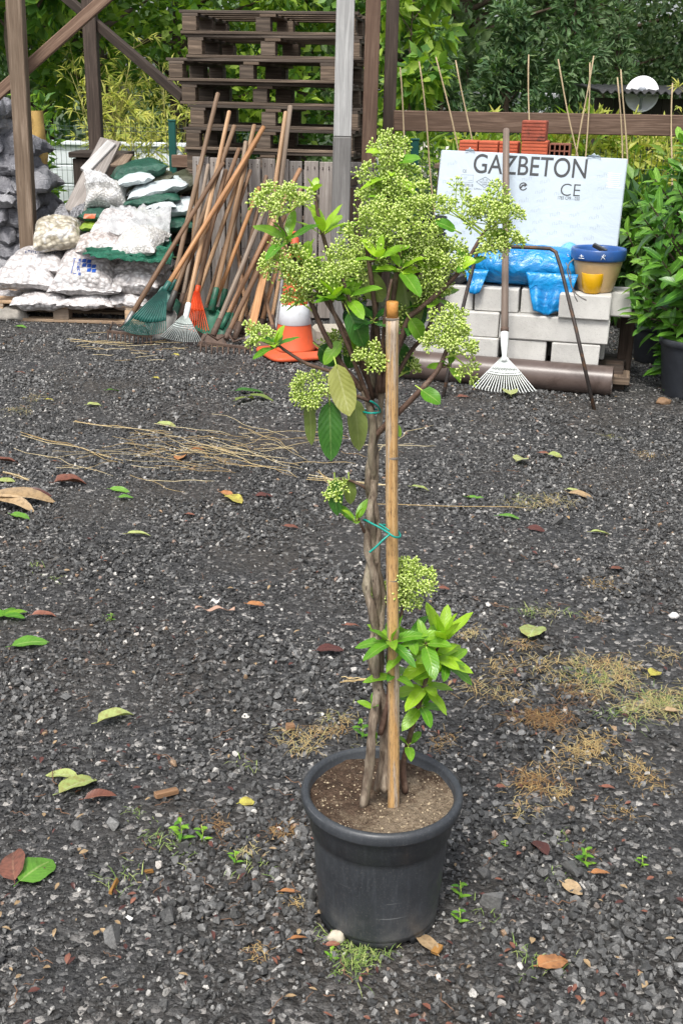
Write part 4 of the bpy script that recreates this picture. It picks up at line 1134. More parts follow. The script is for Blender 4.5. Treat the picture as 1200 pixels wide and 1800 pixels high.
# boards and chest behind the sacks
def plank4(name, px, Yb, Yt, thick, mat, label, cat="board"):
    """board from photo corners left-bottom, right-bottom, right-top, left-top"""
    P4 = [at(px[0][0], px[0][1], Yb), at(px[1][0], px[1][1], Yb), at(px[2][0], px[2][1], Yt), at(px[3][0], px[3][1], Yt)]
    mid0 = (P4[0] + P4[1]) / 2; mid1 = (P4[2] + P4[3]) / 2; w = ((P4[1] - P4[0]).length + (P4[2] - P4[3]).length) / 2
    ax = (mid1 - mid0).normalized(); nr = (P4[1] - P4[0]).cross(ax).normalized(); m = MB(); m.bar(mid0, mid1, w, thick, nr, .004)
    return m.build(name, mat, None, mid0, label=label, cat=cat)
plank4("propped_board", [(112, 372), (150, 376), (214, 244), (176, 250)], 8.8, 9.4, .03, W_BOARD, "wide grey board propped up at a slant behind the perlite sack")
plank4("propped_board", [(140, 300), (158, 302), (206, 252), (188, 250)], 9.1, 9.35, .03, m_wood("whitewashed_board", (.5, .49, .48), (.62, .62, .61), (.3, .28, .26)), "whitewashed board edge at the left of the propped grey board")
plank4("propped_board", [(178, 292), (222, 292), (232, 282), (196, 262)], 9.2, 9.45, .02, W_POST, "short brown grey board behind the soil bags and propped board")
q = at(172, 300, 9.9); e = empty("dark_chest", V((q.x, 10.1, 0)), "dark brown wooden chest in front of the left wire fence", "chest")
zt = at(142, 268, 9.9).z
m_ = MB(); m_.box((q.x, 10.12, (zt - .05) / 2), (.42, .4, zt - .05), None, .006); m_.build("body", W_DARK, e)
m_ = MB(); m_.box((q.x, 10.12, zt - .02), (.47, .46, .045), None, .006); m_.build("lid", W_DARK, e)
# small lumber and concrete at the lower left corner
q = G(10, 566); m_ = MB()
bmx = MB(); 
def rock(mb, c, r, seed, n=14):
    def fn(u, v):
        th = u * 2 * math.pi; ph = v * math.pi; d = V((math.cos(th) * math.sin(ph), math.sin(th) * math.sin(ph), math.cos(ph)))
        k = 1 + .35 * mn.noise(d * 1.4 + V((seed, 0, 0))) + .14 * mn.noise(d * 4 + V((0, seed, 0)))
        return V(c) + V((d.x * r[0], d.y * r[1], d.z * r[2])) * k
    mb.grid(fn, n * 2, n)
rock(m_, (q.x, q.y + .1, .045), (.15, .11, .06), 3)
m_.build("concrete_lump", m_plain("rough_grey_concrete", (.30, .28, .25), .9, .3, 22, 90, .8), label="rough grey concrete lump at the left edge before the pallet", cat="concrete lump")
for i, (px, py, yy) in enumerate(((14, 541, 8.25), (24, 534, 8.3))):
    p = at(px, py, yy); m_ = MB(); m_.box(p, (.30, .12, .022), rotm('Z', 4 + 5 * i), .003); m_.build("short_plank", W_POST, label=("lower" if i == 0 else "upper") + " short mossy plank under the far left pebble sack", cat="plank")
m_ = MB(); p = at(16, 552, 8.3); m_.box((p.x, 8.34, p.z / 2), (.2, .16, p.z * .98), None, .006); m_.build("wood_block", W_PALLET, label="dark wood block under the mossy planks at far left", cat="block")

# grey woven sacks heaped at the left edge
k = 0
rows = 11
for r in range(rows):
    zc = .07 + r * .135
    for c in range(3):
        x0 = at(-45 + c * 48, 300, 9.5).x
        if r >= 9 and c == 2: continue
        if r >= 7 and c == 2: x0 -= .08
        p = V((x0 + ru(-.04, .04) + (rows - r) * .012 - .05, 9.5 + (c - 1) * .04 + ru(-.05, .05), zc + ru(-.012, .012)))
        mb = MB(); rot = rotm('Z', 78 + ru(-14, 14)) @ rotm('X', ru(-9, 9)) @ rotm('Y', ru(-7, 7))
        add_sack(mb, p, .62, .36, .215, rot, ru(0, 60), 26, lump=.030, lk=15, sag=.04, ears=.20)
        side = ("left", "middle", "right")[c]
        pos = "lowest" if r == 0 else ("topmost" if (r == rows - 1 or (c == 2 and r == 8)) else ORD[r] + " layer up")
        mb.build("grey_sack", M_GSACK if (r * 3 + c) % 4 else M_GSACK2, None, p, label=f"grey woven sack, {side} column of the heap by the post, {pos}", cat="sack", group="grey woven sacks heaped at the left edge")
p = at(67, 225, 9.75); mb = MB()
def fn(u, v):
    a = u * 2 * math.pi; z = v
    r = .085 * (1 + .25 * mn.noise(V((math.cos(a), math.sin(a), v * 4))))* (1 - .25 * v)
    return V((p.x + r * math.cos(a) * .8, p.y + r * math.sin(a), at(66, 312, 9.75).z + z * .52))
mb.grid(fn, 16, 14); mb.build("foam_piece", m_plain("yellow_foam", (.50, .33, .11), .8, .3, 14, 60, .5, stain=(.30, .19, .07)), label="torn piece of yellow foam standing beside the left post", cat="foam")

# ================================================================== RIGHT GROUP: blocks, panel, rake, pots
PSI = math.radians(13)
EX = V((math.cos(PSI), -math.sin(PSI), 0)); EY = V((math.sin(PSI), math.cos(PSI), 0))
O_ = at(886, 642, 6.56); O_.z = 0
RZ = Matrix((EX, EY, V((0, 0, 1)))).transposed()
def LP(u, v, z): return O_ + EX * u + EY * v + V((0, 0, z))
def m_aac():
    s = N("aerated_concrete").pr(.85, .2)
    v = s.coord()
    c = s.ramp(s.noise(v, 5, 5, .7), [(.3, (.46, .45, .425)), (.6, (.58, .57, .54)), (.8, (.64, .63, .60))])
    g = s.ramp(s.noise(v, 2.3, 6, .75, .5), [(.55, 0.0), (.68, .6)])
    c = s.mix(g, c, (.36, .355, .34))
    pits = s.ramp(s.vor(v, 95), [(.12, 1.0), (.22, 0.0)])
    c = s.mix(s.math('MULTIPLY', pits, .5), c, (.22, .22, .21))
    s.color(c)
    b = s.bump(pits, -.5, .006); s.bump(s.noise(v, 130, 3), .35, .005, b)
    return s.m
M_AAC = m_aac()
def block(u0, u1, v0, z0, h, label, d=.24, yaw=0, group="pale aerated concrete blocks"):
    m = MB(); c = LP((u0 + u1) / 2, v0 + d / 2, z0 + h / 2); w = u1 - u0; rot = RZ @ rotm('Z', yaw)
    m.box(c, (w, d, h), rot, .006)
    # chip and waver the corners a little
    for i, q in enumerate(m.v):
        n = rdir() * ru(0, .004); m.v[i] = (q[0] + n.x, q[1] + n.y, q[2] + n.z)
    o = m.build("concrete_block", M_AAC, label=label, cat="concrete block", group=group)
    bv = o.modifiers.new("edge", 'BEVEL'); bv.width = .004; bv.segments = 2
    return o
zb = .112; h1 = .140; h2 = .142; h3 = .138
block(-.53, -.045, .0, zb, h1, "pale concrete block at the left of the bottom course behind the potted plant")
block(.0, .232, .004, zb, h1, "short pale concrete block in the bottom course behind the fan rake")
block(.262, .535, -.006, zb, h1, "pale concrete block at the right end of the bottom course")
block(-.50, -.052, .012, zb + h1 + .002, h2, "pale concrete block at left in the middle course")
block(-.046, .575, -.004, zb + h1 + .002, h2, "longest pale concrete block, right half of the middle course")
z3 = zb + h1 + h2 + .004
block(-.52, -.215, .05, z3, h3, "pale concrete block at the left end of the top course by the dark bag")
block(-.205, .052, .045, z3, h3, "pale concrete block under the blue bag roll")
block(.062, .275, .06, z3, h3, "pale concrete block half hidden under the blue bag's hanging flap", d=.22)
block(.285, .57, -.03, z3, h3, "rough pale concrete block under the yellow cup", d=.15)
block(.42, .69, .13, z3, h3, "pale concrete block jutting out at right under the glazed pot", d=.22)
for u0, u1, lab in ((-.5, .0, "left"), (.02, .56, "right")):
    for k, z in enumerate((zb, zb + h1 + .002)):
        block(u0, u1, .27, z, h1, f"concrete block in the hidden back row, {lab} {'lower' if k == 0 else 'upper'} one", d=.22)
block(-.07, .25, .30, z3, .2, "dark stained concrete block showing above the blue bag", d=.12).data.materials[0] = m_plain("stained_dark_concrete", (.17, .16, .15), .85, .35, 12, 90, .5)

# roller pipe, bearers, plank ends
M_PIPE = m_plain("brown_painted_steel_pipe", (.105, .078, .068), .34, .22, 6, 60, .12, spec=.5, stain=(.065, .045, .038))
e = empty("steel_pipe", LP(.05, -.1, 0), "thick brown steel pipe lying on the gravel in front of the blocks", "pipe")
m_ = MB(); r = .083; pts = []
def pipe_ring(R_, rev=False):
    pass
A = LP(-.60, -.095, r + .002); B = LP(.62, -.155, r + .002)
m_.tube([A, A.lerp(B, .25), A.lerp(B, .5), A.lerp(B, .75), B], r, 28, caps=False); m_.build("outer_wall", M_PIPE, e)
m_ = MB(); m_.tube([B, A], r * .93, 28, caps=False); m_.build("inner_wall", M_PIPE, e)
for q, w_ in ((A, -1), (B, 1)):
    m_ = MB(); ax = (B - A).normalized(); s1 = ax.orthogonal().normalized(); s2 = ax.cross(s1)
    def fn(u, v): a = u * 2 * math.pi; return q + (s1 * math.cos(a) + s2 * math.sin(a)) * (r * (.925 + .08 * v))
    m_.grid(fn, 28, 1); m_.build("end_ring", M_PIPE, e)
e = empty("timber_bearers", LP(.05, .15, 0), "dark timber bearers carrying the concrete blocks", "bearers")
for v in (.03, .22, .42):
    m_ = MB(); m_.box(LP(.06, v, .038), (1.26, .085, .072), RZ, .005); m_.build("bearer", W_DARK, e)
for i in range(5):
    m_ = MB(); m_.box(LP(.04 + ru(-.02, .02), -.0 + .1 * i + .04, .0925), (1.28, .094, .034), RZ, .004); m_.build("plank", W_DARK, e)
m_ = MB(); m_.box(LP(.66, .02, .07), (.11, .2, .045), RZ, .004); m_.build("plank_end", W_PALLET, label="short dark plank end poking out at the pipe's right end", cat="plank")
m_ = MB(); m_.box(LP(.68, .38, .19), (.085, .08, .40), RZ, .005); m_.build("prop_post", W_DARK, label="dark prop post under the jutting concrete block", cat="post")

# ---------------------------------------------------------------- the white panel
M_PANEL = None
def m_panel():
    s = N("white_coated_panel").pr(.38, .4)
    v = s.coord()
    c = s.ramp(s.noise(v, 2.5, 5, .6), [(.3, (.42, .49, .55)), (.7, (.48, .55, .61))])
    mp = s.n('Mapping'); mp.inputs['Scale'].default_value = (14, 14, .8); s.l(v, mp.inputs[0])
    st = s.ramp(s.noise(mp.outputs[0], 1.5, 5, .7), [(.58, 0.0), (.85, .25)])
    c = s.mix(st, c, (.34, .39, .43))
    s.color(c); s.bump(s.noise(v, 6, 5, .6, 1.), .22, .02); return s.m
M_PANEL = m_panel()
LEAN = math.radians(15); PP = math.radians(13)
PX = V((math.cos(PP), -math.sin(PP), 0)); PB = V((math.sin(PP), math.cos(PP), 0))
PY = (V((0, 0, 1)) * math.cos(LEAN) + PB * math.sin(LEAN)).normalized(); PN = PX.cross(PY).normalized()   # faces the camera
rollp = math.radians(-1.0)
PX, PY = PX * math.cos(rollp) + PY * math.sin(rollp), PY * math.cos(rollp) - PX * math.sin(rollp)
TL = at(775, 263, 7.12)
def width_to(px):
    lo, hi = .3, 3
    for _ in range(50):
        m = (lo + hi) / 2; p = TL + PX * m - CAMP
        x = 600 + FPX * p.dot(RGT) / p.dot(FWD)
        lo, hi = (m, hi) if x < px else (lo, m)
    return lo
PWD = width_to(1103); PHT = .86; PTH = .055
PC = TL + PX * PWD / 2 - PY * PHT / 2 - PN * PTH / 2
panel = empty("building_slab", TL + PX * PWD / 2 - PY * PHT, "big white slab printed with dark capitals leaning behind the concrete blocks", "building slab")
PM = Matrix((PX, PY, PN)).transposed()
m_ = MB(); m_.box(PC, (PWD, PHT, PTH), PM, .006)
m_.build("panel_body", M_PANEL, panel)
M_INKD = m_plain("dark_grey_print", (.035, .038, .042), .5, .15)
M_INKF = m_plain("faint_grey_print", (.23, .27, .31), .5, .15)
M_INKM = m_plain("mid_grey_print", (.11, .125, .14), .5, .15)
def PPt(x, y, lift=.0): return TL + PX * x - PY * y + PN * lift   # x right, y down in metres
def text_mesh(body, height, wid, x, y, mat, name, lift=.0012, shear=0.0, rot=0.0, xform=None, parent=None, bold=0.0):
    cu = bpy.data.curves.new("txt", 'FONT'); cu.body = body; cu.size = 1.0; cu.shear = shear; cu.extrude = 0.0; cu.offset = bold
    to = bpy.data.objects.new("txt", cu); col.objects.link(to)
    bpy.context.view_layer.update()
    dg = bpy.context.evaluated_depsgraph_get(); me = to.evaluated_get(dg).to_mesh()
    vs = [V(v.co) for v in me.vertices]; fs = [tuple(p.vertices) for p in me.polygons]
    to.evaluated_get(dg).to_mesh_clear(); bpy.data.objects.remove(to); bpy.data.curves.remove(cu)
    if not vs: return
    x0 = min(v.x for v in vs); x1 = max(v.x for v in vs); y0 = min(v.y for v in vs); y1 = max(v.y for v in vs)
    mb = MB(); cr_, sr = math.cos(rot), math.sin(rot)
    for v in vs:
        a = (v.x - x0) / (x1 - x0) * wid; b = (v.y - y0) / (y1 - y0) * height
        a, b = a * cr_ - b * sr, a * sr + b * cr_
        mb.av(xform(a, b) if xform else PPt(x + a, y + height - b, lift))
    for f in fs: mb.af(f)
    return mb.build(name, mat, parent or panel)
def SX(px): return (px - 775) / (1103 - 775) * PWD
k_ = PWD / 328.0   # metres per photo pixel on the panel
text_mesh("GAZBETON", 34 * k_, 199 * k_, 61 * k_, 4 * k_, M_INKD, "brand_lettering", bold=.006)
text_mesh("CE", 21 * k_, 34 * k_, 219 * k_, 48 * k_, M_INKD, "mark_lettering", bold=-.012)
text_mesh("1783 CPR - 030", 6 * k_, 38 * k_, 215.5 * k_, 70 * k_, M_INKM, "small_lettering", bold=.01)
# recycling arrow: ring with a gap and an arrow head
m_ = MB(); cx, cy = 153 * k_, 57 * k_
for i in range(22):
    a0 = math.radians(20 + i * 14); a1 = a0 + math.radians(14); t0 = .3 + .7 * math.sin(min(1, (i + 1) / 22) * 3.14) if False else 1
    for (ra, rb) in ((5.2, 7.2),):
        q = [PPt(cx + ra * k_ * math.cos(a0), cy + ra * k_ * math.sin(a0), .0012), PPt(cx + rb * k_ * math.cos(a0), cy + rb * k_ * math.sin(a0), .0012),
             PPt(cx + rb * k_ * math.cos(a1), cy + rb * k_ * math.sin(a1), .0012), PPt(cx + ra * k_ * math.cos(a1), cy + ra * k_ * math.sin(a1), .0012)]
        m_.af([m_.av(p) for p in q])
def poly(mb, pts, lift=.0016): mb.af([mb.av(PPt(x * k_, y * k_, lift)) for x, y in pts])
poly(m_, [(147, 60), (149.5, 61), (152, 57), (155, 55.5), (155, 58.5), (160, 54), (155, 50), (155, 52.8), (150.5, 54.5)])
m_.build("recycling_mark", M_INKD, panel)
# certificate diamond with a few tiny lines of text
m_ = MB()
def line(x0, y0, x1, y1, w, lift=.0012):
    d = V((x1 - x0, y1 - y0)).normalized(); n = V((-d.y, d.x)) * w / 2
    poly(m_, [(x0 - n.x, y0 - n.y), (x1 - n.x, y1 - n.y), (x1 + n.x, y1 + n.y), (x0 + n.x, y0 + n.y)], lift)
for (a, b) in (((69, 53), (84.5, 44)), ((84.5, 44), (100, 53)), ((100, 53), (84.5, 62.5)), ((84.5, 62.5), (69, 53))): line(*a, *b, .8)
m_.build("diamond_mark", M_INKM, panel)
text_mesh("K III", 2.6 * k_, 9 * k_, 80 * k_, 48 * k_, M_INKM, "diamond_lettering")
text_mesh("TSE GAZ 500", 2.8 * k_, 20 * k_, 74.5 * k_, 52 * k_, M_INKM, "diamond_lettering")
text_mesh("30000", 2.6 * k_, 10 * k_, 79.5 * k_, 56 * k_, M_INKM, "diamond_lettering")
text_mesh("SUPRAnn  n HOWN", 3 * k_, 31 * k_, 66 * k_, 64 * k_, M_INKM, "diamond_lettering")
text_mesh("CE", 5 * k_, 7 * k_, 42.5 * k_, 33 * k_, M_INKM, "label_lettering")
text_mesh("1802MI18", 5 * k_, 24 * k_, 40 * k_, 57.5 * k_, M_INKM, "label_lettering")
text_mesh("021 91891", 3 * k_, 21 * k_, 42 * k_, 65 * k_, M_INKF, "label_lettering")
m_ = MB()
for (x0, y0, x1, y1) in ((41, 42, 63, 42), (41, 42, 41, 55), (63, 42, 63, 55), (41, 55, 63, 55), (45, 46, 52, 46), (45, 49, 51, 49), (54, 52, 62, 51)): line(x0, y0, x1, y1, .5)
m_.build("label_frame", M_INKF, panel)
# faint repeated backing print, as on the photo
k2 = 0
for j in range(12):
    for i in range(9):
        x = 14 + i * 33 + (j % 2) * 6 + ru(-2, 2) - j * 1.6; y = 18 + j * 17.5 + ru(-2, 2) + i * 1.5
        if y < 40 and 52 < x < 265: continue
        if 36 < x < 108 and 28 < y < 72: continue
        if 212 < x < 262 and 44 < y < 82: continue
        if 140 < x < 170 and 46 < y < 68: continue
        if x > 318 or ru(0, 1) < .12: continue
        text_mesh("nuh", 8 * k_, 17 * k_, max(4, x) * k_, y * k_, M_INKF, "faint_lettering", lift=.0009, shear=.25, rot=.22, bold=-.03); k2 += 1
# torn top edge scraps
for (x, wd) in ((44, 17), (258, 24)):
    m_ = MB()
    def fn(u, v): return PPt((x + wd * u) * k_, (-1 - 5 * v * math.sin(u * 3.14) * (1 + .4 * math.sin(u * 17)) + 2) * k_, .004 + .012 * v), PN
    m_.slab(fn, 8, 3, .003); m_.build("torn_edge", M_PANEL, panel)
# horizontal scuff lines at the right
m_ = MB()
for i in range(8): line(297 + ru(-2, 2), 26 + i * 3.4, 319 + ru(-3, 2), 26.6 + i * 3.4, .9, .0011)
m_.build("scuff_lines", m_plain("bright_scuff", (.86, .88, .88), .4, .05), panel)

# ---------------------------------------------------------------- bricks behind the panel
M_BRICK = m_plain("red_clay_brick", (.46, .105, .05), .8, .18, 9, 120, .35, stain=(.33, .075, .045))
M_BRICKD = m_plain("soot_stained_brick", (.30, .075, .045), .85, .3, 12, 100, .4, stain=(.045, .035, .03))
M_VOID = m_plain("brick_hole_shade", (.02, .012, .01), .9)
BG = "red hollow bricks behind the white panel"
def brick(px0, px1, py0, py1, Y, d, label, mat=M_BRICK, hollow=False, yaw=-13):
    a = at(px0, (py0 + py1) / 2, Y); b = at(px1, (py0 + py1) / 2, Y); w = (b - a).length; h = (py1 - py0) / ppm(a); c = (a + b) / 2
    rot = rotm('Z', yaw)
    m = MB()
    if not hollow:
        m.box(c + rot @ V((0, d / 2, 0)), (w, d, h), rot, .005)
        for i in range(6):   # shallow extrusion ribs on the face
            z = -h / 2 + h * (i + .5) / 6; m.box(c + rot @ V((0, -.001, z)), (w * .95, .004, h / 6 * .55), rot, .001, .5)
    else:
        nx, nz_ = 4, 3; t = .009
        for i in range(nx + 1): m.box(c + rot @ V((-w / 2 + w * i / nx, d / 2, 0)), (t, d, h), rot, .001)
        for j in range(nz_ + 1): m.box(c + rot @ V((0, d / 2 + .0007, -h / 2 + h * j / nz_)), (w + t - .001, d - .0014, t - .0005), rot, .001)
    o = m.build("brick", mat, label=label, cat="brick", group=BG)
    if hollow:
        m = MB(); m.box(c + rot @ V((0, d * .62, 0)), (w * .97, .01, h * .97), rot, .001); m.build("hole_shade", M_VOID, o)  # near-black sheet standing in for the shade inside the holes
    return o
brick(806, 838, 248, 282, 7.62, .19, "red brick at the left end of the low row behind the panel")
brick(840, 874, 249, 283, 7.60, .19, "red brick in the middle of the low row behind the panel")
brick(876, 909, 250, 284, 7.58, .19, "red brick at the right end of the low row next to the rake handle")
brick(915, 961, 248, 284, 7.45, .19, "red brick under the topmost soot stained one", M_BRICK)
brick(916, 959, 213, 247.4, 7.45, .19, "topmost red brick with a soot stained side", M_BRICKD)
brick(965, 999, 255, 288, 7.45, .19, "hollow brick showing its row of dark holes", m_plain("brown_clay_brick", (.22, .085, .055), .85, .25, 9, 120, .35), True)
# a timber stand holds the bricks up
sp_ = at(900, 284, 7.62); zz = at(870, 284, 7.62).z - .006
e = empty("brick_stand", V((sp_.x, 7.7, 0)), "plain timber stand carrying the bricks behind the panel", "stand")
rs = rotm('Z', -12)
m_ = MB(); m_.box((sp_.x, 7.68, zz - .03), (.95, .34, .03), rs, .004); m_.build("top_board", W_PALLET, e)
for x in (-.42, .42):
    for y in (-.12, .12):
        m_ = MB(); m_.box(V((sp_.x, 7.68, (zz - .046) / 2)) + rs @ V((x, y, 0)), (.07, .05, zz - .046), rs, .004); m_.build("leg", W_PALLET, e)
zr_ = at(938, 284, 7.5).z

# ---------------------------------------------------------------- blue bag roll
def m_bluebag():
    s = N("bright_blue_polythene").pr(.25, .5)
    v = s.coord()
    mp = s.n('Mapping'); mp.inputs['Rotation'].default_value = (0, .8, 0.5); mp.inputs['Scale'].default_value = (1.5, 6, 1.5); s.l(v, mp.inputs[0])
    w = s.noise(mp.outputs[0], 6, 4, .52, 1.6)
    s.color(s.mix(s.ramp(w, [(.3, 0.0), (.7, 1.0)]), (.003, .15, .42), (.008, .28, .64)))
    s.bump(w, .55, .025); return s.m
M_BLUE = m_bluebag()
e = empty("blue_bag", LP(.06, .2, z3 + h3), "bright blue plastic bag rolled up on top of the concrete blocks", "plastic bag")
m_ = MB()
def roll(u, v):
    a = v * 2 * math.pi; t = u
    R0 = .132 * (1 - abs(2 * t - 1) ** 5 * .55) * (1 + .06 * math.sin(t * 5)) 
    x = -.27 + .66 * t
    q = V((x, .205 + R0 * math.cos(a) * 1.12, z3 + h3 + .116 + R0 * math.sin(a) * (.92 if math.sin(a) > 0 else .85)))
    n1 = mn.noise(V((x * 4, math.cos(a) * 1.2, math.sin(a) * 1.2)))
    fold = abs(math.sin(x * 24 + a * 1.6 + 3 * n1))
    q.z += .010 * n1 - .004 * fold * math.sin(a); q.y += -.008 * n1 + .006 * fold * (1 if math.cos(a) < 0 else -1)
    p = LP(q.x, q.y, max(q.z, z3 + h3 + .003)); return p
m_.grid(roll, 60, 40); m_.build("roll", M_BLUE, e)
def flap(u, v, x0, x1, drop, taper, sd):
    x = x0 + (x1 - x0) * u; x = x + (x0 * .5 + x1 * .5 - x) * taper * v
    z = z3 + h3 + .10 - (drop + .055) * v + (.012 if sd == 1 else .004) * math.sin(u * (9 if sd == 1 else 4) + sd) * v
    y = .052 - .018 * math.sin(min(1, v * 2.2) * 3.14) - .062 * min(1, max(0, v - .3) * 2.2) + (.014 * math.sin(u * 14 + sd + v * 2) if sd == 1 else .006 * math.sin(u * 8)) * v
    return LP(x, y, z), -EY
m_ = MB(); m_.slab(lambda u, v: flap(u, v, .08, .375, .165, .42, 1), 26, 16, .002); m_.build("hanging_flap", M_BLUE, e)
m_ = MB(); m_.slab(lambda u, v: flap(u, v, -.27, -.13, .075, .6, 3), 18, 10, .002); m_.build("hanging_flap", M_BLUE, e)
m_ = MB()
def tuck(u, v): return LP(.25 + .17 * u, .30 - .06 * v, z3 + h3 + .22 - .12 * v * u + .03 * math.sin(u * 5)), -EY
m_.slab(tuck, 10, 8, .002); m_.build("end_tuck", m_film("pale_blue_polythene", (.10, .38, .72), (.22, .52, .82), .3), e)
# dark bag and ribbed pots at the left
p = LP(-.40, .2, z3 + h3 + .055)
mb = MB(); add_sack(mb, p, .34, .3, .14, RZ, 3, 18, lump=.015); mb.build("dark_bag", m_film("charcoal_bag", (.03, .033, .038), (.07, .075, .085), .4, 9), None, p, label="crumpled charcoal bag at the left on the concrete blocks", cat="bag")
M_BLACKPL = m_plain("black_plastic", (.016, .017, .019), .4, .3, 20, 90, .1)
bp = at(760, 411, 6.62); n_r = 5
e = empty("nursery_pot_stack", V((bp.x, bp.y, bp.z - .05)), "stack of nested black plastic pots left of the white panel", "plant pots")
for i in range(n_r):
    m_ = MB(); z = bp.z - .05 + i * .03
    m_.lathe([(.058, z), (.072, z + .014), (.078, z + .016), (.078, z + .028), (.070, z + .028), (.060, z + .01)], (bp.x, bp.y, 0), 28); m_.build("nested_pot", M_BLACKPL, e)
m_ = MB(); m_.box((bp.x - .02, bp.y + .06, (bp.z - .052 + z3 + h3 * .0) / 2 + .0), (.22, .2, bp.z - .054 - z3), RZ, .006); m_.build("wood_block", W_DARK, label="dark wooden block under the stack of black pots", cat="block")

# ---------------------------------------------------------------- glazed pot, cup, wire
M_GLAZB = m_plain("cobalt_blue_glaze", (.03, .095, .30), .25, .25, 12, 40, .05, stain=(.05, .10, .24))
M_GLAZT = m_plain("tan_glazed_clay", (.50, .35, .18), .35, .18, 7, 50, .1, stain=(.38, .25, .12))
gpz = z3 + h3
gc = LP(.475, .14, gpz)
e = empty("glazed_pot", gc, "tan clay pot with a cobalt blue rim standing on the concrete blocks", "pot")
m_ = MB(); m_.lathe([(.088, .002), (.096, .006), (.108, .05), (.122, .10), (.133, .15), (.138, .178)], gc, 44, wob=lambda a, z: .004 * math.sin(z * 260)); m_.build("body", M_GLAZT, e)
m_ = MB(); m_.lathe([(.134, .178), (.150, .180), (.155, .19), (.156, .235), (.152, .244), (.143, .243), (.136, .232), (.126, .17), (.09, .03), (.0, .03)], gc, 44); rim_ = m_.build("rim", M_GLAZB, e)
# painted white strokes on the rim (two simple characters)
M_STROKE = m_plain("white_brush_stroke", (.72, .76, .82), .4, .1)
m_ = MB()
def rimp(px, py):
    r = ray(px, py).normalized(); o2 = V((CAMP.x - gc.x, CAMP.y - gc.y)); d2 = V((r.x, r.y)); R_ = .1585
    A_ = d2.dot(d2); B_ = 2 * o2.dot(d2); C_ = o2.dot(o2) - R_ * R_; t = (-B_ - math.sqrt(max(0, B_ * B_ - 4 * A_ * C_))) / (2 * A_); return CAMP + r * t
for (a, b) in (((1016, 453.5), (1026, 454.5)), ((1021, 447.5), (1021, 454)), ((1018, 450), (1024.5, 450.5)), ((1057, 450), (1059, 452)), ((1061, 447.5), (1055, 457.5)), ((1059, 452), (1063, 457)), ((1063, 449), (1061.5, 451.5)), ((996, 447), (998.5, 448)), ((997, 450), (1000, 451))):
    m_.tube([rimp(*a), (rimp(*a) + rimp(*b)) / 2, rimp(*b)], [.0018, .0026, .0014], 5)
m_.build("painted_strokes", M_STROKE, rim_)
m_ = MB(); m_.box(gc + V((.01, .03, .238)), (.085, .05, .022), rotm('Z', -20) @ rotm('Y', 24), .004); m_.build("black_scrap", M_BLACKPL, label="piece of black plastic lying in the glazed pot's mouth", cat="plastic")
M_YEL = m_plain("bright_yellow_plastic", (.62, .34, .006), .32, .08, 10, 60, .04)
yc = LP(.455, .045, gpz)
m_ = MB(); m_.lathe([(.0, .003), (.040, .003), (.047, .009), (.058, .06), (.063, .112), (.061, .115), (.058, .112), (.054, .06), (.044, .014), (.0, .012)], yc, 36)
m_.build("yellow_cup", M_YEL, label="small bright yellow plastic cup in front of the glazed pot", cat="cup")
M_WIRE = m_plain("grey_wire", (.16, .15, .14), .5, .2)
m_ = MB(); wp = [(1008, 455), (1000, 462), (996, 475), (1000, 490), (1004, 505), (1012, 517), (1022, 524), (1030, 528)]
m_.tube([at(x, y, 6.33 - .04 * i / 8) for i, (x, y) in enumerate(wp)], .004, 6)
m_.build("wire_loop", M_WIRE, label="bent grey wire hanging between the blue bag and the glazed pot", cat="wire")
m_ = MB(); m_.tube([at(x, y, 6.34) for x, y in ((994, 462), (1002, 480), (1003, 500), (1010, 522), (1014, 530))], .003, 6)
m_.build("wire_strand", M_WIRE, label="second thin grey wire left of the yellow cup", cat="wire")

# ---------------------------------------------------------------- fan rake on its long handle
foot = G(886, 694)
Bq = at(886, 602, foot.y + .085); Tq = at(889, 229, 6.92)
t = Tool("fan_rake", "white wire fan rake with a long grey brown handle leaning on the panel", Bq, Tq, .0205, W_HANDLE_GD, "fan rake", group=None)
m_ = MB(); m_.tube([t.B + t.h * .075, t.B + t.h * .07, t.B, t.B + t.dn * .075, t.B + t.dn * .11], [.0215, .023, .022, .013, .02], 12); m_.build("socket", M_TINW, t.e)
m_ = MB(); m_.tube([t.B + t.h * .085, t.B + t.h * .06], [.0235, .0235], 12); m_.build("collar", M_RUST, t.e)
dn = (G(884, 692) + V((0, 0, .012)) - t.B).normalized(); sd = (G(937, 692) - G(828, 686)); wfan = sd.length * 1.0; sd.normalize()
bb = t.B.copy(); t.B = bb + t.dn * .085
Lf = (G(884, 692) + V((0, 0, .012)) - t.B).length
t.fan(Lf, wfan, 21, M_TINW, hook=.028, tr=.0032, side=sd, dn=dn, bar=(.46, .52)); 
def fn(u, v):
    q = (u - .5) * 2; tt = .02 + .34 * v
    return t.B + dn * Lf * tt + sd * q * (.014 + (wfan / 2 - .014) * tt) + t.nrm * (.012 + .004 * math.cos(u * 66)), t.nrm
m_ = MB(); m_.slab(fn, 40, 6, .003); m_.build("fan_plate", M_TINW, t.e)

# bent steel hoop in front of the blocks
f1 = G(1045, 722); f0 = G(777, 702)
hp = [f1, at(1012, 580, 6.08), at(985, 470, 6.28), at(976, 443, 6.33), at(966, 437, 6.34), at(930, 435, 6.36), at(870, 433, 6.38), at(846, 433, 6.38), at(838, 441, 6.37), at(818, 520, 6.3), at(790, 640, 6.18), f0]
hp[0] = f1 + V((0, 0, -.01)); hp[-1] = f0 + V((0, 0, -.01))
m_ = MB(); m_.tube(hp, .0105, 10)
m_.build("steel_hoop", m_plain("rusty_black_rebar", (.045, .038, .035), .55, .4, 9, 140, .5, metal=.3, stain=(.16, .075, .03)), label="bent rusty steel hoop standing in front of the concrete blocks", cat="steel hoop")

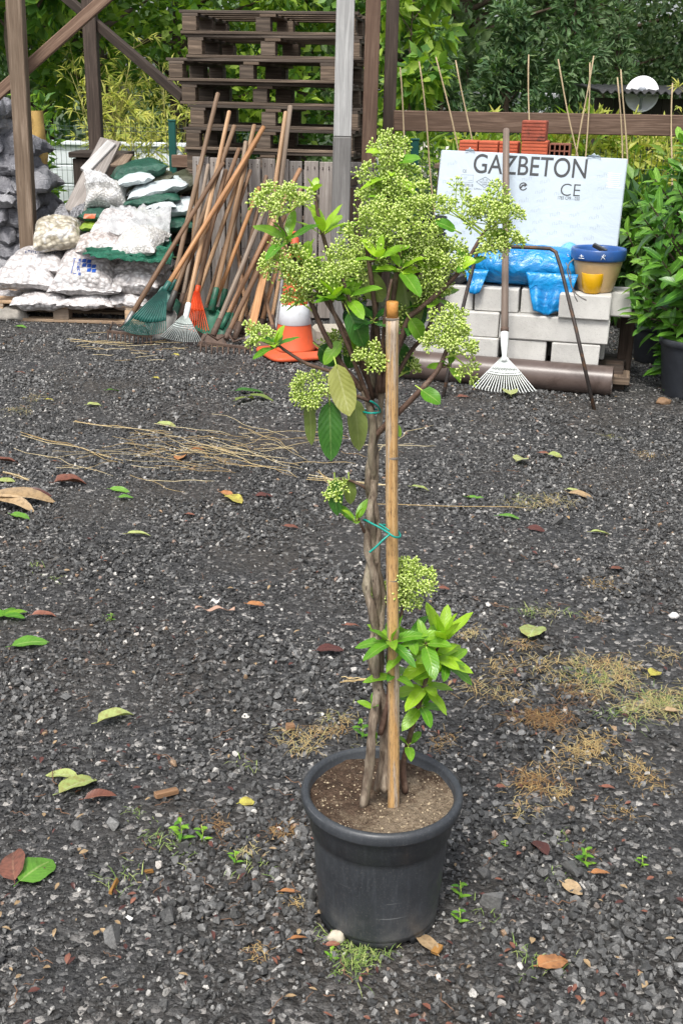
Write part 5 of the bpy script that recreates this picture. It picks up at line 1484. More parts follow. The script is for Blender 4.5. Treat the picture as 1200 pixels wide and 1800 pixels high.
# ---------------------------------------------------------------- bamboo canes standing behind the panel
W_CANE = m_plain("dry_bamboo_cane", (.40, .31, .19), .6, .25, 8, 60, .1)
for i, (x0, y0, x1, y1, Y, lab) in enumerate(((700, 118, 712, 250, 9.2, "thin cane crossing the dark post"), (735, 108, 756, 290, 9.4, "thin cane left of the lily plant"), (767, 100, 803, 265, 9.3, "cane leaning right above the red brick row"), (803, 106, 828, 252, 9.25, "cane leaning over the middle of the red brick row"),
        (930, 96, 931, 214, 9.45, "upright cane rising above the topmost brick"), (979, 104, 1012, 255, 9.2, "long cane leaning right of the topmost brick"), (1040, 98, 1016, 262, 9.25, "cane leaning left beside the long leaning one"),
        (1034, 110, 1031, 230, 9.35, "upright cane close to the left leaning one"), (1085, 136, 1092, 300, 9.0, "shorter cane left of the satellite dish"), (1093, 122, 1101, 330, 8.9, "tall cane at the panel's right corner"), (1183, 146, 1181, 215, 9.3, "short cane above the big leafy shrub"), (748, 96, 738, 120, 9.6, "cane tip at the top left of the canes"))):
    if i == 11: continue
    a = at(x0, y0, Y); b = at(x1, y1, Y - .1); d = b - a
    fpt = a + d * (a.z / -d.z)
    k = 16; pts = [fpt.lerp(a, j / k) + V((.012 * math.sin(j * .5 + i), 0, 0)) for j in range(k + 1)]
    rr = [.0075 * (1.15 if j % 3 == 0 else 1) * (1 - .3 * j / k) for j in range(k + 1)]
    m_ = MB(); m_.tube(pts, rr, 7); m_.build("bamboo_cane", W_CANE, None, fpt, label="dry " + lab, cat="cane", group="dry canes stuck in the ground behind the panel")

# ---------------------------------------------------------------- big glossy shrub at the right edge
M_LAUREL = m_leaf("glossy_laurel_leaf", (.035, .125, .018), (.14, .32, .035), rough=.28, trans=.22)
M_LAURELN = m_leaf("young_laurel_leaf", (.16, .36, .045), (.26, .46, .07), rough=.32, trans=.3)
def pot(name, c, r0, r1, h, mat, label, group=None, soil=True):
    e = empty(name, c, label, "plant pot", group)
    m = MB(); m.lathe([(r0 * .96, 0), (r0, .01), (r1 * .97, h - .045), (r1 * .985, h - .04), (r1 * 1.04, h - .036), (r1 * 1.05, h - .005), (r1 * 1.035, h), (r1 * .97, h), (r1 * .95, h - .03), (r0 * .9, .03), (0, .03)], c, 40); m.build("pot_wall", mat, e)
    if soil:
        m = MB()
        def fn(u, v): a = u * 2 * math.pi; return V(c) + V((v * r1 * .95 * math.cos(a), v * r1 * .95 * math.sin(a), h - .05 + .008 * mn.noise(V((math.cos(a) * v * 5, math.sin(a) * v * 5, 0)))))
        m.grid(fn, 24, 8); m.build("soil", M_SOIL, e)
    return e
M_SOIL = m_plain("dark_potting_soil", (.055, .038, .026), .95, .45, 60, 160, .9, stain=(.24, .18, .12))
M_POTB = m_plain("blue_grey_black_plastic_pot", (.030, .034, .042), .5, .3, 14, 90, .15, stain=(.055, .06, .068))
def laurel(c, rx, ry, z0, z1, n_sh, label, seed, L=(.11, .20), potc=None):
    e = empty("glossy_shrub", c, label, "shrub"); st = MB(); lf = MB(); ln = MB()
    c = V(c)
    for i in range(n_sh):
        a = ru(0, 6.28); t = (i + ru(0, 1)) / n_sh; z = z0 + (z1 - z0) * t
        prof = math.sin(math.pi * min(.97, max(.1, t * .86 + .12))) ** .55
        rr = (ru(.25, 1.0) ** .6) * prof
        tip = c + V((math.cos(a) * rx * rr, math.sin(a) * ry * rr, z)); ori = c + V((math.cos(a) * .04, math.sin(a) * .04, max(.1, z - .15 - .35 * rr)))
        out = (V((math.cos(a), math.sin(a), 0)) * .8 * rr + V((0, 0, ru(.35, 1.0)))).normalized()
        mid = (ori + tip) / 2 + V((0, 0, -.02)); st.tube([ori, mid, tip], [.008, .006, .004], 5, False)
        young = ru(0, 1) < .30
        for k in range(9):
            q = tip - out * (.03 * (8 - k) * .55); ang = k * 2.4 + i; s1 = out.orthogonal().normalized(); s2 = out.cross(s1)
            rad = s1 * math.cos(ang) + s2 * math.sin(ang); d = (out * (.25 + .9 * k / 8) + rad * (1.0 - .4 * k / 8) + V((0, 0, -.12))).normalized()
            tgt = ln if (young and k > 4) else lf; tgt.tone = ru(0, 1)
            l_ = ru(*L) * (1 - .35 * k / 9); tgt.leaf(q, d, out + V((0, -.25, .35)), l_, l_ * ru(.30, .40), ru(.05, .38), .22, 5)
    for k in range(5): a = k * 1.3; st.tube([c + V((.05 * math.cos(a), .05 * math.sin(a), .2)), c + V((.1 * math.cos(a), .1 * math.sin(a), .7)), c + V((.15 * math.cos(a), .14 * math.sin(a), z1 * .8))], [.014, .011, .006], 6)
    st.build("stem", M_BARK, e); lf.build("foliage", M_LAUREL, e); ln.build("young_foliage", M_LAURELN, e)
    return e
g = G(1222, 706); pc_ = V((g.x, g.y + .15, 0))
pot("plant_pot", pc_, .15, .19, .33, M_POTB, "large dark blue grey plastic pot at the right edge")
laurel(pc_ + V((.16, .1, .27)), .54, .5, -.10, 1.30, 215, "big glossy green leafy shrub filling the right edge", 1)
g2 = G(1150, 640); pc2 = V((g2.x, g2.y + .1, 0))
pot("plant_pot", pc2, .11, .14, .25, M_POTB, "smaller shaded black plastic pot behind the large one at right")
laurel(V((pc2.x + .16, pc2.y + .25, .2)), .36, .35, .15, .85, 60, "shaded leafy shrub rising from the smaller black pot", 2)
g3 = G(1105, 590); pc3 = V((g3.x, g3.y + .1, 0))
pc3 = pc3 + V((.16, .25, 0)); pot("plant_pot", pc3, .10, .13, .24, M_POTB, "black plastic pot in the shade just right of the jutting block")
laurel(V((pc3.x + .02, pc3.y + .05, .18)), .22, .26, .12, .85, 50, "dark leafy shrub in the shade right of the white panel", 3, (.07, .11))

# ================================================================== POTTED PLANT
PYY = 1.894
pb_ = at(664, 1600, PYY)
PC0 = V((pb_.x, PYY, 0.0)); PC0.x = at(671, 1390, PYY).x
zr = at(671, 1385, PYY).z            # rim height
R1 = 141.5 / ppm((PC0.x, PYY, zr)); R0 = .118
M_POT = None
def m_pot():
    s = N("scuffed_black_plastic").pr(.42, .5)
    v = s.coord()
    c = s.ramp(s.noise(v, 7, 6, .7), [(.3, (.022, .025, .030)), (.7, (.046, .051, .058))])
    mp = s.n('Mapping'); mp.inputs['Scale'].default_value = (60, 60, 4); s.l(v, mp.inputs[0])
    c = s.mix(s.math('MULTIPLY', s.ramp(s.noise(mp.outputs[0], 2.5, 5, .7), [(.5, 0.0), (.8, 1.0)]), .4), c, (.095, .105, .12))
    sp = s.ramp(s.vor(v, 160), [(.05, 1.0), (.12, 0.0)])
    c = s.mix(s.math('MULTIPLY', s.math('MULTIPLY', sp, s.ramp(s.noise(v, 16, 3), [(.5, 0.0), (.65, 1.0)])), .5), c, (.20, .21, .22))
    # pale dried splash low on the wall
    sx = s.n('SeparateXYZ'); s.l(v, sx.inputs[0])
    low = s.ramp(s.math('MULTIPLY', sx.outputs[2], 3.0), [(.03, 1.0), (.32, 0.0)])
    c = s.mix(s.math('MULTIPLY', s.math('MULTIPLY', low, s.ramp(s.noise(v, 12, 5, .7), [(.45, 0.0), (.72, 1.0)])), .8), c, (.15, .145, .135))
    du = s.ramp(s.noise(v, 240, 4, .8), [(.56, 0.0), (.70, 1.0)]); c = s.mix(s.math('MULTIPLY', du, .45), c, (.17, .165, .155))
    mq = s.n('Mapping'); mq.inputs['Rotation'].default_value = (.5, .9, .4); mq.inputs['Scale'].default_value = (4, 4, 160); s.l(v, mq.inputs[0])
    sc_ = s.math('MULTIPLY', s.ramp(s.noise(mq.outputs[0], 1.2, 3, .5), [(.68, 0.0), (.71, 1.0)]), s.ramp(s.noise(v, 9, 3), [(.5, 0.0), (.6, .7)])); c = s.mix(sc_, c, (.20, .205, .21))
    s.color(c)
    s.l(s.ramp(s.noise(v, 20, 4), [(.3, .34), (.7, .62)]), s.b.inputs['Roughness'])
    s.bump(s.noise(v, 220, 3), .10, .002); return s.m
M_POT = m_pot()
POT = empty("nursery_pot", PC0, "large black plastic nursery pot in the foreground holding the tall plant", "plant pot")
zt = zr
prof = []
def rr_(z): return R0 + (R1 - .016 - R0) * (z / zt)
prof = [(rr_(.02), .018)] + [(rr_(z), z) for z in (.03, .06, .12, .18, zt - .095)] + [(rr_(zt - .085) + .0005, zt - .080), (rr_(zt - .08) + .0045, zt - .076), (rr_(zt - .03) + .005, zt - .029)]
m_ = MB(); m_.lathe(prof + [(R1 - .012, zt - .027), (R1 - .001, zt - .024), (R1, zt - .020), (R1 + .001, zt - .007), (R1 - .002, zt - .001), (R1 - .007, zt + .0015), (R1 - .012, zt), (R1 - .016, zt - .006), (R1 - .018, zt - .05)], PC0, 96)
m_.build("pot_wall", M_POT, POT)
m_ = MB()   # foot ring with drainage notches
n = 96; rings = []
for (r, z, notch) in ((R0 + .002, .022, 0), (R0 + .0005, .003, 1), (R0 - .012, .003, 1), (R0 - .013, .022, 0)):
    ring = []
    for k in range(n):
        a = 2 * math.pi * k / n; q = max(0, math.cos(a * 6 + .6) - .55) / .45
        ring.append(m_.av(PC0 + V((r * math.cos(a), r * math.sin(a), z + (notch * .017 * min(1, q * 1.5))))))
    rings.append(ring)
for a, b in zip(rings, rings[1:]):
    for k in range(n): m_.af((a[k], b[k], b[(k + 1) % n], a[(k + 1) % n]), None, True)
m_.build("pot_foot", M_POT, POT.children[0] if POT.children else POT)
m_ = MB(); m_.lathe([(0, .021), (R0 - .002, .021)], PC0, 48); m_.build("pot_floor", M_POT, POT)
zs = zt - .021
M_PSOIL = N("crumbly_potting_soil").pr(.95, .2)
s = M_PSOIL; v = s.coord()
c = s.ramp(s.noise(v, 60, 6, .75), [(.28, (.034, .021, .014)), (.5, (.085, .055, .037)), (.72, (.17, .115, .08))])
sx_ = s.n('SeparateXYZ'); s.l(v, sx_.inputs[0]); side_ = s.math('MULTIPLY_ADD', sx_.outputs[0], 1.3, s.math('MULTIPLY', sx_.outputs[1], -.9))
sandy = s.ramp(s.math('ADD', s.noise(v, 13, 5, .7, .4), side_), [(.48, 0.0), (.62, 1.0)])
c = s.mix(s.math('MULTIPLY', sandy, .8), c, s.ramp(s.noise(v, 130, 4, .8), [(.3, (.15, .11, .07)), (.7, (.42, .335, .24))]))
gr = s.ramp(s.vor(v, 190), [(.16, 1.0), (.28, 0.0)]); c = s.mix(s.math('MULTIPLY', gr, s.ramp(s.noise(v, 40, 2), [(.5, 0.0), (.6, .9)])), c, (.5, .42, .30))
s.color(c); b1 = s.bump(s.noise(v, 120, 5, .75), .9, .008); s.bump(s.noise(v, 30, 5), .6, .02, b1)
M_PSOIL = s.m
m_ = MB()
def soil_z(x, y):
    d2 = ((x) ** 2 + (y - .01) ** 2) ** .5
    return zs + .007 * mn.noise(V((x * 22, y * 22, 1))) + .004 * mn.noise(V((x * 60, y * 60, 4))) - .016 * math.exp(-(d2 / .035) ** 2)
def fn(u, v):
    a = u * 2 * math.pi; r = (R1 - .0165) * v; x = r * math.cos(a); y = r * math.sin(a)
    return PC0 + V((x, y, soil_z(x, y)))
m_.grid(fn, 72, 30); m_.build("soil", M_PSOIL, POT)
m_ = MB()   # crumbs and grit on the soil
for i in range(330):
    a = ru(0, 6.28); r = (R1 - .022) * math.sqrt(ru(0, 1)); x = r * math.cos(a); y = r * math.sin(a); k = ru(.0008, .0026) * (1.5 if ru(0, 1) < .1 else 1)
    p = PC0 + V((x, y, soil_z(x, y) + k * .5)); ids = [m_.av(p + rdir() * 0 + V(q) * k * ru(.7, 1.3)) for q in ((1, 0, 0), (-1, 0, 0), (0, 1, 0), (0, -1, 0), (0, 0, 1), (0, 0, -1))]
    m_.cur = 0 if ru(0, 1) < .55 else 1
    for f in ((0, 2, 4), (2, 1, 4), (1, 3, 4), (3, 0, 4), (2, 0, 5), (1, 2, 5), (3, 1, 5), (0, 3, 5)): m_.af([ids[q] for q in f])
o = m_.build("soil_crumbs", [m_plain("pale_grit", (.42, .34, .23), .9, .3, 40), m_plain("brown_crumb", (.10, .07, .048), .95, .4, 40)], POT); o["kind"] = "stuff"

# ---------------------------------------------------------------- bamboo stake
def m_stake():
    s = N("split_bamboo_stake").pr(.5, .4)
    v = s.coord('UV'); mp = s.n('Mapping'); mp.inputs['Scale'].default_value = (5, 190, 1); s.l(v, mp.inputs[0])
    g = s.noise(mp.outputs[0], 1.0, 5, .65, .3)
    c = s.ramp(g, [(.3, (.38, .21, .08)), (.55, (.56, .345, .145)), (.75, (.62, .44, .23))])
    mp2 = s.n('Mapping'); mp2.inputs['Scale'].default_value = (2.2, 42, 1); s.l(v, mp2.inputs[0])
    pt = s.ramp(s.noise(mp2.outputs[0], 1.3, 5, .65, .5), [(.47, 0.0), (.54, 1.0)])
    c = s.mix(s.math('MULTIPLY', pt, .9), c, s.ramp(g, [(.3, (.30, .23, .17)), (.7, (.52, .45, .37))]))
    fl = s.noise(v, 300, 4, .8); mp3 = s.n('Mapping'); mp3.inputs['Scale'].default_value = (40, 420, 1); s.l(v, mp3.inputs[0])
    c = s.mix(s.math('MULTIPLY', s.ramp(s.noise(mp3.outputs[0], 1, 4, .8), [(.52, 0.0), (.60, 1.0)]), .8), c, (.13, .075, .04))
    s.color(c); s.bump(g, .4, .002); return s.m
M_STAKE = m_stake()
sb = at(691, 1400, PYY - .075); stp = at(688.5, 531, PYY - .05)
dxs = stp - sb
e = empty("bamboo_stake", V((sb.x, sb.y, sb.z)), "thick orange tan bamboo stake standing in the pot beside the stems", "stake")
k = 40; pts = []; rr = []
nodes = (.30, .505, .735, .965)
sb2 = G(691, 1417, zs - .006); sb2 = sb2 + (sb2 - stp).normalized() * .02
for i in range(k + 1):
    t = i / k; p = sb2.lerp(stp, t); w = .0107
    bumpn = sum(math.exp(-((t - n_) / .006) ** 2) for n_ in nodes); pts.append(p + V((.0012 * math.sin(t * 7), 0, 0))); rr.append(w * (1.03 - .02 * t) + .0009 * bumpn)
m_ = MB(); m_.tube(pts[:-1], rr[:-1], 20); m_.build("cane", M_STAKE, e)
m_ = MB(); m_.tube([pts[-2] + V((0, 0, .0002)), pts[-2].lerp(pts[-1], .5), pts[-1], pts[-1] + V((0, 0, .001))], [.0094, .0096, .0099, .0085], 20); m_.build("cut_top", m_plain("fresh_orange_cane_end", (.52, .24, .06), .5, .3, 60, 90, .2, stain=(.25, .10, .03)), e)
M_NODE = m_plain("grey_node_ring", (.20, .17, .14), .7, .4, 80)
for n_ in (.973, nodes[2], nodes[1], nodes[0]):
    p = sb2.lerp(stp, n_); m_ = MB(); m_.tube([p - V((0, 0, .0022)), p, p + V((0, 0, .0022))], [.0109, .0116, .0109], 20, False); m_.build("node_ring", M_NODE, e)

# ---------------------------------------------------------------- the shrub itself
VB = empty("flowering_viburnum", PC0 + V((0, 0, zs)), "tall potted shrub with clusters of pale green flower buds and upright bare stems", "shrub")
def m_bark2():
    s = N("mottled_stem_bark").pr(.75, .3)
    v = s.coord(); mp = s.n('Mapping'); mp.inputs['Scale'].default_value = (1, 1, .22); s.l(v, mp.inputs[0])
    g = s.noise(mp.outputs[0], 70, 6, .7)
    c = s.ramp(g, [(.32, (.075, .052, .038)), (.5, (.20, .155, .115)), (.66, (.38, .32, .25))])
    gg = s.ramp(s.noise(mp.outputs[0], 26, 4, .6, .6), [(.52, 0.0), (.64, 1.0)])
    c = s.mix(s.math('MULTIPLY', gg, .5), c, (.27, .25, .17))
    len_ = s.ramp(s.vor(mp.outputs[0], 120), [(.08, 1.0), (.2, 0.0)])
    c = s.mix(s.math('MULTIPLY', len_, .7), c, (.07, .05, .036))
    s.color(c); b1 = s.bump(g, .9, .006); s.bump(len_, .6, .003, b1); return s.m
M_STEM = m_bark2()
M_TWIG = m_plain("dark_red_brown_twig", (.105, .062, .045), .6, .35, 60, 200, .3, stain=(.20, .14, .10))
M_STALK = m_plain("pale_green_stalk", (.42, .56, .10), .5, .2, 60, 200, .1)
M_VL = m_leaf("fresh_viburnum_leaf", (.075, .25, .02), (.25, .47, .035), rough=.30, trans=.30, vein=(.34, .50, .12))
M_VLB = m_leaf("bright_young_leaf", (.27, .50, .022), (.40, .63, .04), rough=.30, trans=.32, vein=(.45, .62, .14))
M_VLD = m_leaf("old_dark_leaf", (.022, .10, .018), (.05, .16, .025), rough=.26, trans=.15, vein=(.16, .28, .08))
M_VLO = m_leaf("pale_leaf_underside", (.17, .235, .055), (.25, .31, .085), rough=.5, trans=.2, vein=(.32, .37, .15))
M_VLY = m_leaf("yellowing_leaf", (.30, .32, .075), (.40, .40, .12), rough=.4, trans=.25, vein=(.45, .46, .2))
def m_bud():
    s = N("flower_buds").pr(.45, .4)
    uv = s.n('TexCoord').outputs['UV']; sp = s.n('SeparateXYZ'); s.l(uv, sp.inputs[0])
    c = s.ramp(sp.outputs[1], [(0.0, (.31, .49, .045)), (.5, (.46, .63, .09)), (.85, (.65, .77, .25)), (1, (.80, .86, .48))])
    hv = s.n('HueSaturation'); s.l(c, hv.inputs['Color']); s.l(s.math('MULTIPLY_ADD', s.attr('tone'), .5, .72), hv.inputs['Value']); s.l(hv.outputs[0], s.b.inputs['Base Color'])
    tr = s.n('BsdfTranslucent'); s.l(hv.outputs[0], tr.inputs[0]); ms = s.n('MixShader'); ms.inputs[0].default_value = .2
    s.l(s.b.outputs[0], ms.inputs[1]); s.l(tr.outputs[0], ms.inputs[2]); s.l(ms.outputs[0], s.o.inputs[0]); return s.m
M_BUD = m_bud()

def smooth(P, k=5):
    """Catmull-Rom through the points"""
    P = [V(p) for p in P]; out = []
    for i in range(len(P) - 1):
        p0 = P[max(0, i - 1)]; p1 = P[i]; p2 = P[i + 1]; p3 = P[min(len(P) - 1, i + 2)]
        for j in range(k):
            t = j / k; out.append(.5 * ((2 * p1) + (p2 - p0) * t + (2 * p0 - 5 * p1 + 4 * p2 - p3) * t * t + (3 * p1 - p0 - 3 * p2 + p3) * t ** 3))
    out.append(P[-1]); return out
ANCH = []
def wood(name, pl, r0, r1, mat, n=10, k=5, gn=.12):
    """pl = [(px, py, dy)] with dy the offset in metres from the pot's axis"""
    P = smooth([at(x, y, PYY + dy) for x, y, dy in pl], k); m = len(P) - 1; sd = ru(0, 30)
    rr = [(r0 + (r1 - r0) * i / m) * (1 + gn * mn.noise(V((i * .45 + sd, 0, 0)))) for i in range(m + 1)]
    mb = MB(); mb.tube(P, rr, n); o = mb.build(name, mat, VB)
    ANCH.extend((p, r) for p, r in zip(P, rr)); return P
wood("stem", [(638, 1418, -.03), (649, 1350, -.03), (654, 1280, -.034), (664, 1210, -.022), (667, 1150, -.012), (654, 1075, -.03), (644, 1030, -.026), (655, 960, -.012), (650, 900, -.028), (659, 850, -.012), (652, 800, -.022), (655, 745, -.015), (640, 685, -.01)], .0090, .0060, M_STEM, 14, 6, .34)
wood("stem", [(664, 1388, .012), (675, 1310, .002), (664, 1220, -.006), (653, 1150, -.022), (663, 1080, -.010), (659, 1020, -.026), (645, 960, -.026), (651, 890, .0), (646, 840, -.016), (657, 785, .002), (667, 735, -.008), (672, 660, 0)], .0086, .0054, M_STEM, 14, 6, .34)
wood("stem", [(675, 1390, -.01), (682, 1310, -.004), (676, 1240, -.018), (660, 1180, -.030), (667, 1110, -.020), (672, 1050, -.004), (662, 985, -.016), (664, 930, -.012), (656, 870, -.022), (661, 800, .004), (652, 750, -.004), (655, 650, .01)], .0078, .0050, M_STEM, 14, 6, .34)
wood("stem", [(712, 1392, .02), (708, 1350, .02), (716, 1310, .018), (735, 1240, .012), (748, 1195, .008), (762, 1150, 0)], .007, .0036, M_TWIG, 10)
wood("stem", [(668, 1290, -.02), (684, 1215, -.025), (683, 1160, -.03), (684, 1120, -.035)], .006, .003, M_TWIG, 8)
B = {}
def br(key, pl, r0=.0048, r1=.0028): B[key] = wood("branch", pl, r0, r1, M_TWIG, 8, 5, .1)
br('low_right', [(655, 770, -.01), (690, 735, -.03), (735, 690, -.05), (768, 652, -.05), (785, 615, -.05), (798, 590, -.05)], .0058, .0032)
br('left_long', [(655, 745, -.01), (640, 690, -.01), (600, 640, -.015), (560, 565, -.02), (533, 490, -.02), (518, 452, -.02), (506, 425, -.02), (496, 400, -.02), (488, 376, -.02)], .0052, .0028)
br('tall_left', [(668, 700, .01), (625, 600, .02), (598, 510, .03), (580, 455, .03), (567, 412, .03), (558, 372, .03), (553, 330, .03)], .0050, .0026)
br('second_left', [(655, 690, 0), (615, 600, -.03), (570, 525, -.03), (548, 500, -.03)], .0045, .003)
br('mid', [(668, 690, -.01), (664, 600, -.01), (656, 520, -.01), (648, 460, -.01), (643, 425, -.01)], .0050, .0034)
br('mid_right', [(674, 690, -.01), (684, 580, -.0), (694, 500, .0), (703, 440, .0), (712, 400, .0)], .0054, .0036)
br('centre', [(660, 700, .03), (655, 600, .04), (665, 500, .05), (675, 420, .05), (683, 300, .05), (686, 262, .05)], .0055, .0022)
br('right_long', [(672, 680, 0), (690, 640, 0), (715, 565, 0), (735, 545, 0), (770, 515, -.01), (800, 485, -.01), (820, 460, -.01), (840, 425, -.01), (858, 398, -.01), (872, 382, -.01)], .0054, .0024)
br('right_mid', [(678, 640, .0), (705, 540, .03), (722, 500, .03), (740, 470, .03), (762, 440, .03)], .005, .003)
br('right_low', [(680, 690, .01), (720, 620, .03), (745, 590, .03), (765, 545, .03), (772, 520, .03)], .004, .0028)
br('low_left', [(640, 690, -.005), (600, 660, -.03), (545, 642, -.05), (510, 622, -.06), (488, 606, -.06)], .0036, .0024)
br('hang_left', [(648, 705, -.02), (620, 695, -.04), (585, 692, -.05), (560, 690, -.05)], .0032, .002)
br('upper_left', [(655, 720, -.01), (612, 610, -.04), (585, 545, -.045), (575, 500, -.045)], .004, .0024)
br('thin_a', [(660, 690, .02), (625, 560, .05), (590, 470, .055)], .0036, .002)
br('thin_b', [(668, 680, .0), (676, 560, -.03), (688, 490, -.035)], .0038, .0022)
br('thin_c', [(676, 660, .02), (712, 590, .05), (738, 520, .06)], .0034, .002)
br('inner', [(655, 700, .0), (640, 640, -.03), (630, 590, -.04), (618, 540, -.04), (602, 490, -.04)], .0042, .0026)
br('inner_back', [(660, 700, .02), (645, 620, .05), (640, 560, .06), (642, 500, .06), (650, 470, .06)], .004, .0026)
br('small_left', [(648, 862, -.01), (628, 850, -.02), (605, 842, -.025), (590, 845, -.03)], .003, .0018)
br('small_left', [(640, 935, -.02), (632, 918, -.03), (626, 905, -.035)], .003, .002)
br('bud_side', [(690, 1120, -.02), (705, 1080, -.02), (712, 1050, -.02), (720, 1025, -.02)], .003, .002)

def nearest(p, below=True):
    best = None
    for q, r in ANCH:
        if below and q.z > p.z - .004: continue
        d = (q - p).length
        if best is None or d < best[0]: best = (d, q, r)
    return best[1] if best else p - V((0, 0, .05))
def one_leaf(px, py, dy, tipx, tipy, tdy, W, mat, nrm=None, bend=.15, fold=.22, twist=0., widest=.45, petiole=True, segs=9, label=None, curl=0.):
    a = at(px, py, PYY + dy); b = at(tipx, tipy, PYY + tdy); d = b - a; L = d.length
    nn = V(nrm) if nrm else V((ru(-.3, .3), -1, .55)); mb = MB(); mb.tone = ru(0, 1)
    mb.cur = 0; mb.leaf(a, d, nn, L, W / 1050.0, bend, fold, segs, twist, widest, curl)
    if petiole: mb.cur = 1; mb.tube([a - d.normalized() * .012 + V((0, .003, 0)), a, a + d * .08], [.0014, .0013, .0008], 5)
    return mb.build("leaf", [mat, M_STALK], VB, label=label)
def rosette(px, py, dy, n, Lpx, mat, axis=(0, 0, 1), spread=(35, 80), wr=.40, seed=0, bend=.25, mat2=None):
    c = at(px, py, PYY + dy); ax = V(axis).normalized(); s1 = ax.orthogonal().normalized(); s2 = ax.cross(s1)
    q = nearest(c)
    if (q - c).length > .006: mb = MB(); mb.tube([q, q.lerp(c, .5) + V((0, 0, -.003)), c], [.0024, .0022, .002], 6); mb.build("shoot", M_TWIG, VB)
    for i in range(n):
        ang = i * 2.4 + seed; t = i / max(1, n - 1); sp = math.radians(spread[1] + (spread[0] - spread[1]) * t + ru(-8, 8))
        rad = s1 * math.cos(ang) + s2 * math.sin(ang); d = ax * math.cos(sp) + rad * math.sin(sp); L = Lpx / 1050 * (1.05 - .4 * t) * ru(.85, 1.12)
        mb = MB(); mb.tone = ru(0, 1); base = c - ax * .008 * (1 - t) + rad * .003
        nn = ax - rad * .2
        mb.leaf(base, d, nn, L, L * wr * ru(.9, 1.1), bend * ru(.5, 1.3), .20, 8, ru(-.3, .3)); mb.cur = 1
        mb.tube([base - d * .004, base + d * L * .10], [.0015, .0010], 5)
        mb.build("leaf", [mat2 if (mat2 and t > .55) else mat, M_STALK], VB)

def umbel(px, py, dy, R, axis=None, n1=7, n2=6, n3=6, flat=.8, bud=.0026, stalk=True, loose=1.0, base=None):
    c = at(px, py, PYY + dy); Rm = R / 1050.0
    ax = V(axis).normalized() if axis else V((ru(-.25, .25), ru(-.45, 0), 1)).normalized()
    b0 = c - ax * Rm * .55
    mb = MB(); s1 = ax.orthogonal().normalized(); s2 = ax.cross(s1)
    def twig(a, b, r): mb.cur = 1; mb.tube([a, b], [r, r * .8], 4, False)
    def budm(p, d, l):
        mb.cur = 0; mb.tone = ru(0, 1); t = d.orthogonal().normalized(); u = d.cross(t); r = l * .31
        A = mb.av(p); B_ = [mb.av(p + d * l * .38 + (t * math.cos(k * 1.2566) + u * math.sin(k * 1.2566)) * r * .8) for k in range(5)]
        C = [mb.av(p + d * l * .75 + (t * math.cos(k * 1.2566) + u * math.sin(k * 1.2566)) * r) for k in range(5)]; E = mb.av(p + d * l * 1.08)
        for k in range(5):
            k2 = (k + 1) % 5
            mb.af((A, B_[k2], B_[k]), [(0, 0), (0, .3), (0, .3)], True); mb.af((B_[k], B_[k2], C[k2], C[k]), [(0, .3), (0, .3), (0, .75), (0, .75)], True); mb.af((C[k], C[k2], E), [(0, .75), (0, .75), (0, 1)], True)
    if stalk:
        q = base or nearest(b0)
        mb.cur = 1; mb.tube([q, q.lerp(b0, .5) + ax * .0 , b0], [.0022, .0019, .0018], 6, False)
    for i in range(n1):
        if i == 0: d1 = ax.copy()
        else:
            t = math.radians(ru(38, 78)); an = i * 2 * math.pi / (n1 - 1) + ru(-.3, .3); d1 = ax * math.cos(t) * flat + (s1 * math.cos(an) + s2 * math.sin(an)) * math.sin(t)
        l1 = Rm * (ru(.45, 1.0) if i else ru(.8, 1.15)) * loose; p1 = b0 + d1 * l1; twig(b0, p1, .0012)
        d1n = d1.normalized(); a1 = d1n.orthogonal().normalized(); a2 = d1n.cross(a1)
        for j in range(n2):
            t = math.radians(ru(18, 75)) if j else 0.; an = j * 2 * math.pi / max(1, n2 - 1) + ru(-.4, .4)
            d2 = (d1n * math.cos(t) + (a1 * math.cos(an) + a2 * math.sin(an)) * math.sin(t) + ax * .25).normalized()
            l2 = Rm * ru(.22, .50); st = p1 - d1n * l1 * ru(0, .25); p2 = st + d2 * l2; twig(st, p2, .0008)
            c1 = d2.orthogonal().normalized(); c2 = d2.cross(c1)
            for k in range(n3):
                t = math.radians(ru(30, 75)) if k else 0.; an = k * 2 * math.pi / max(1, n3 - 1) + ru(-.4, .4)
                d3 = (d2 * math.cos(t) + (c1 * math.cos(an) + c2 * math.sin(an)) * math.sin(t)).normalized(); l3 = ru(.003, .0085)
                sp_ = p2 - d2 * l2 * ru(0, .45); p3 = sp_ + d3 * l3; twig(sp_, p3, .0005); budm(p3, d3, bud * 2.25 * ru(.6, 1.25))
    return mb.build("flower_cluster", [M_BUD, M_STALK], VB)

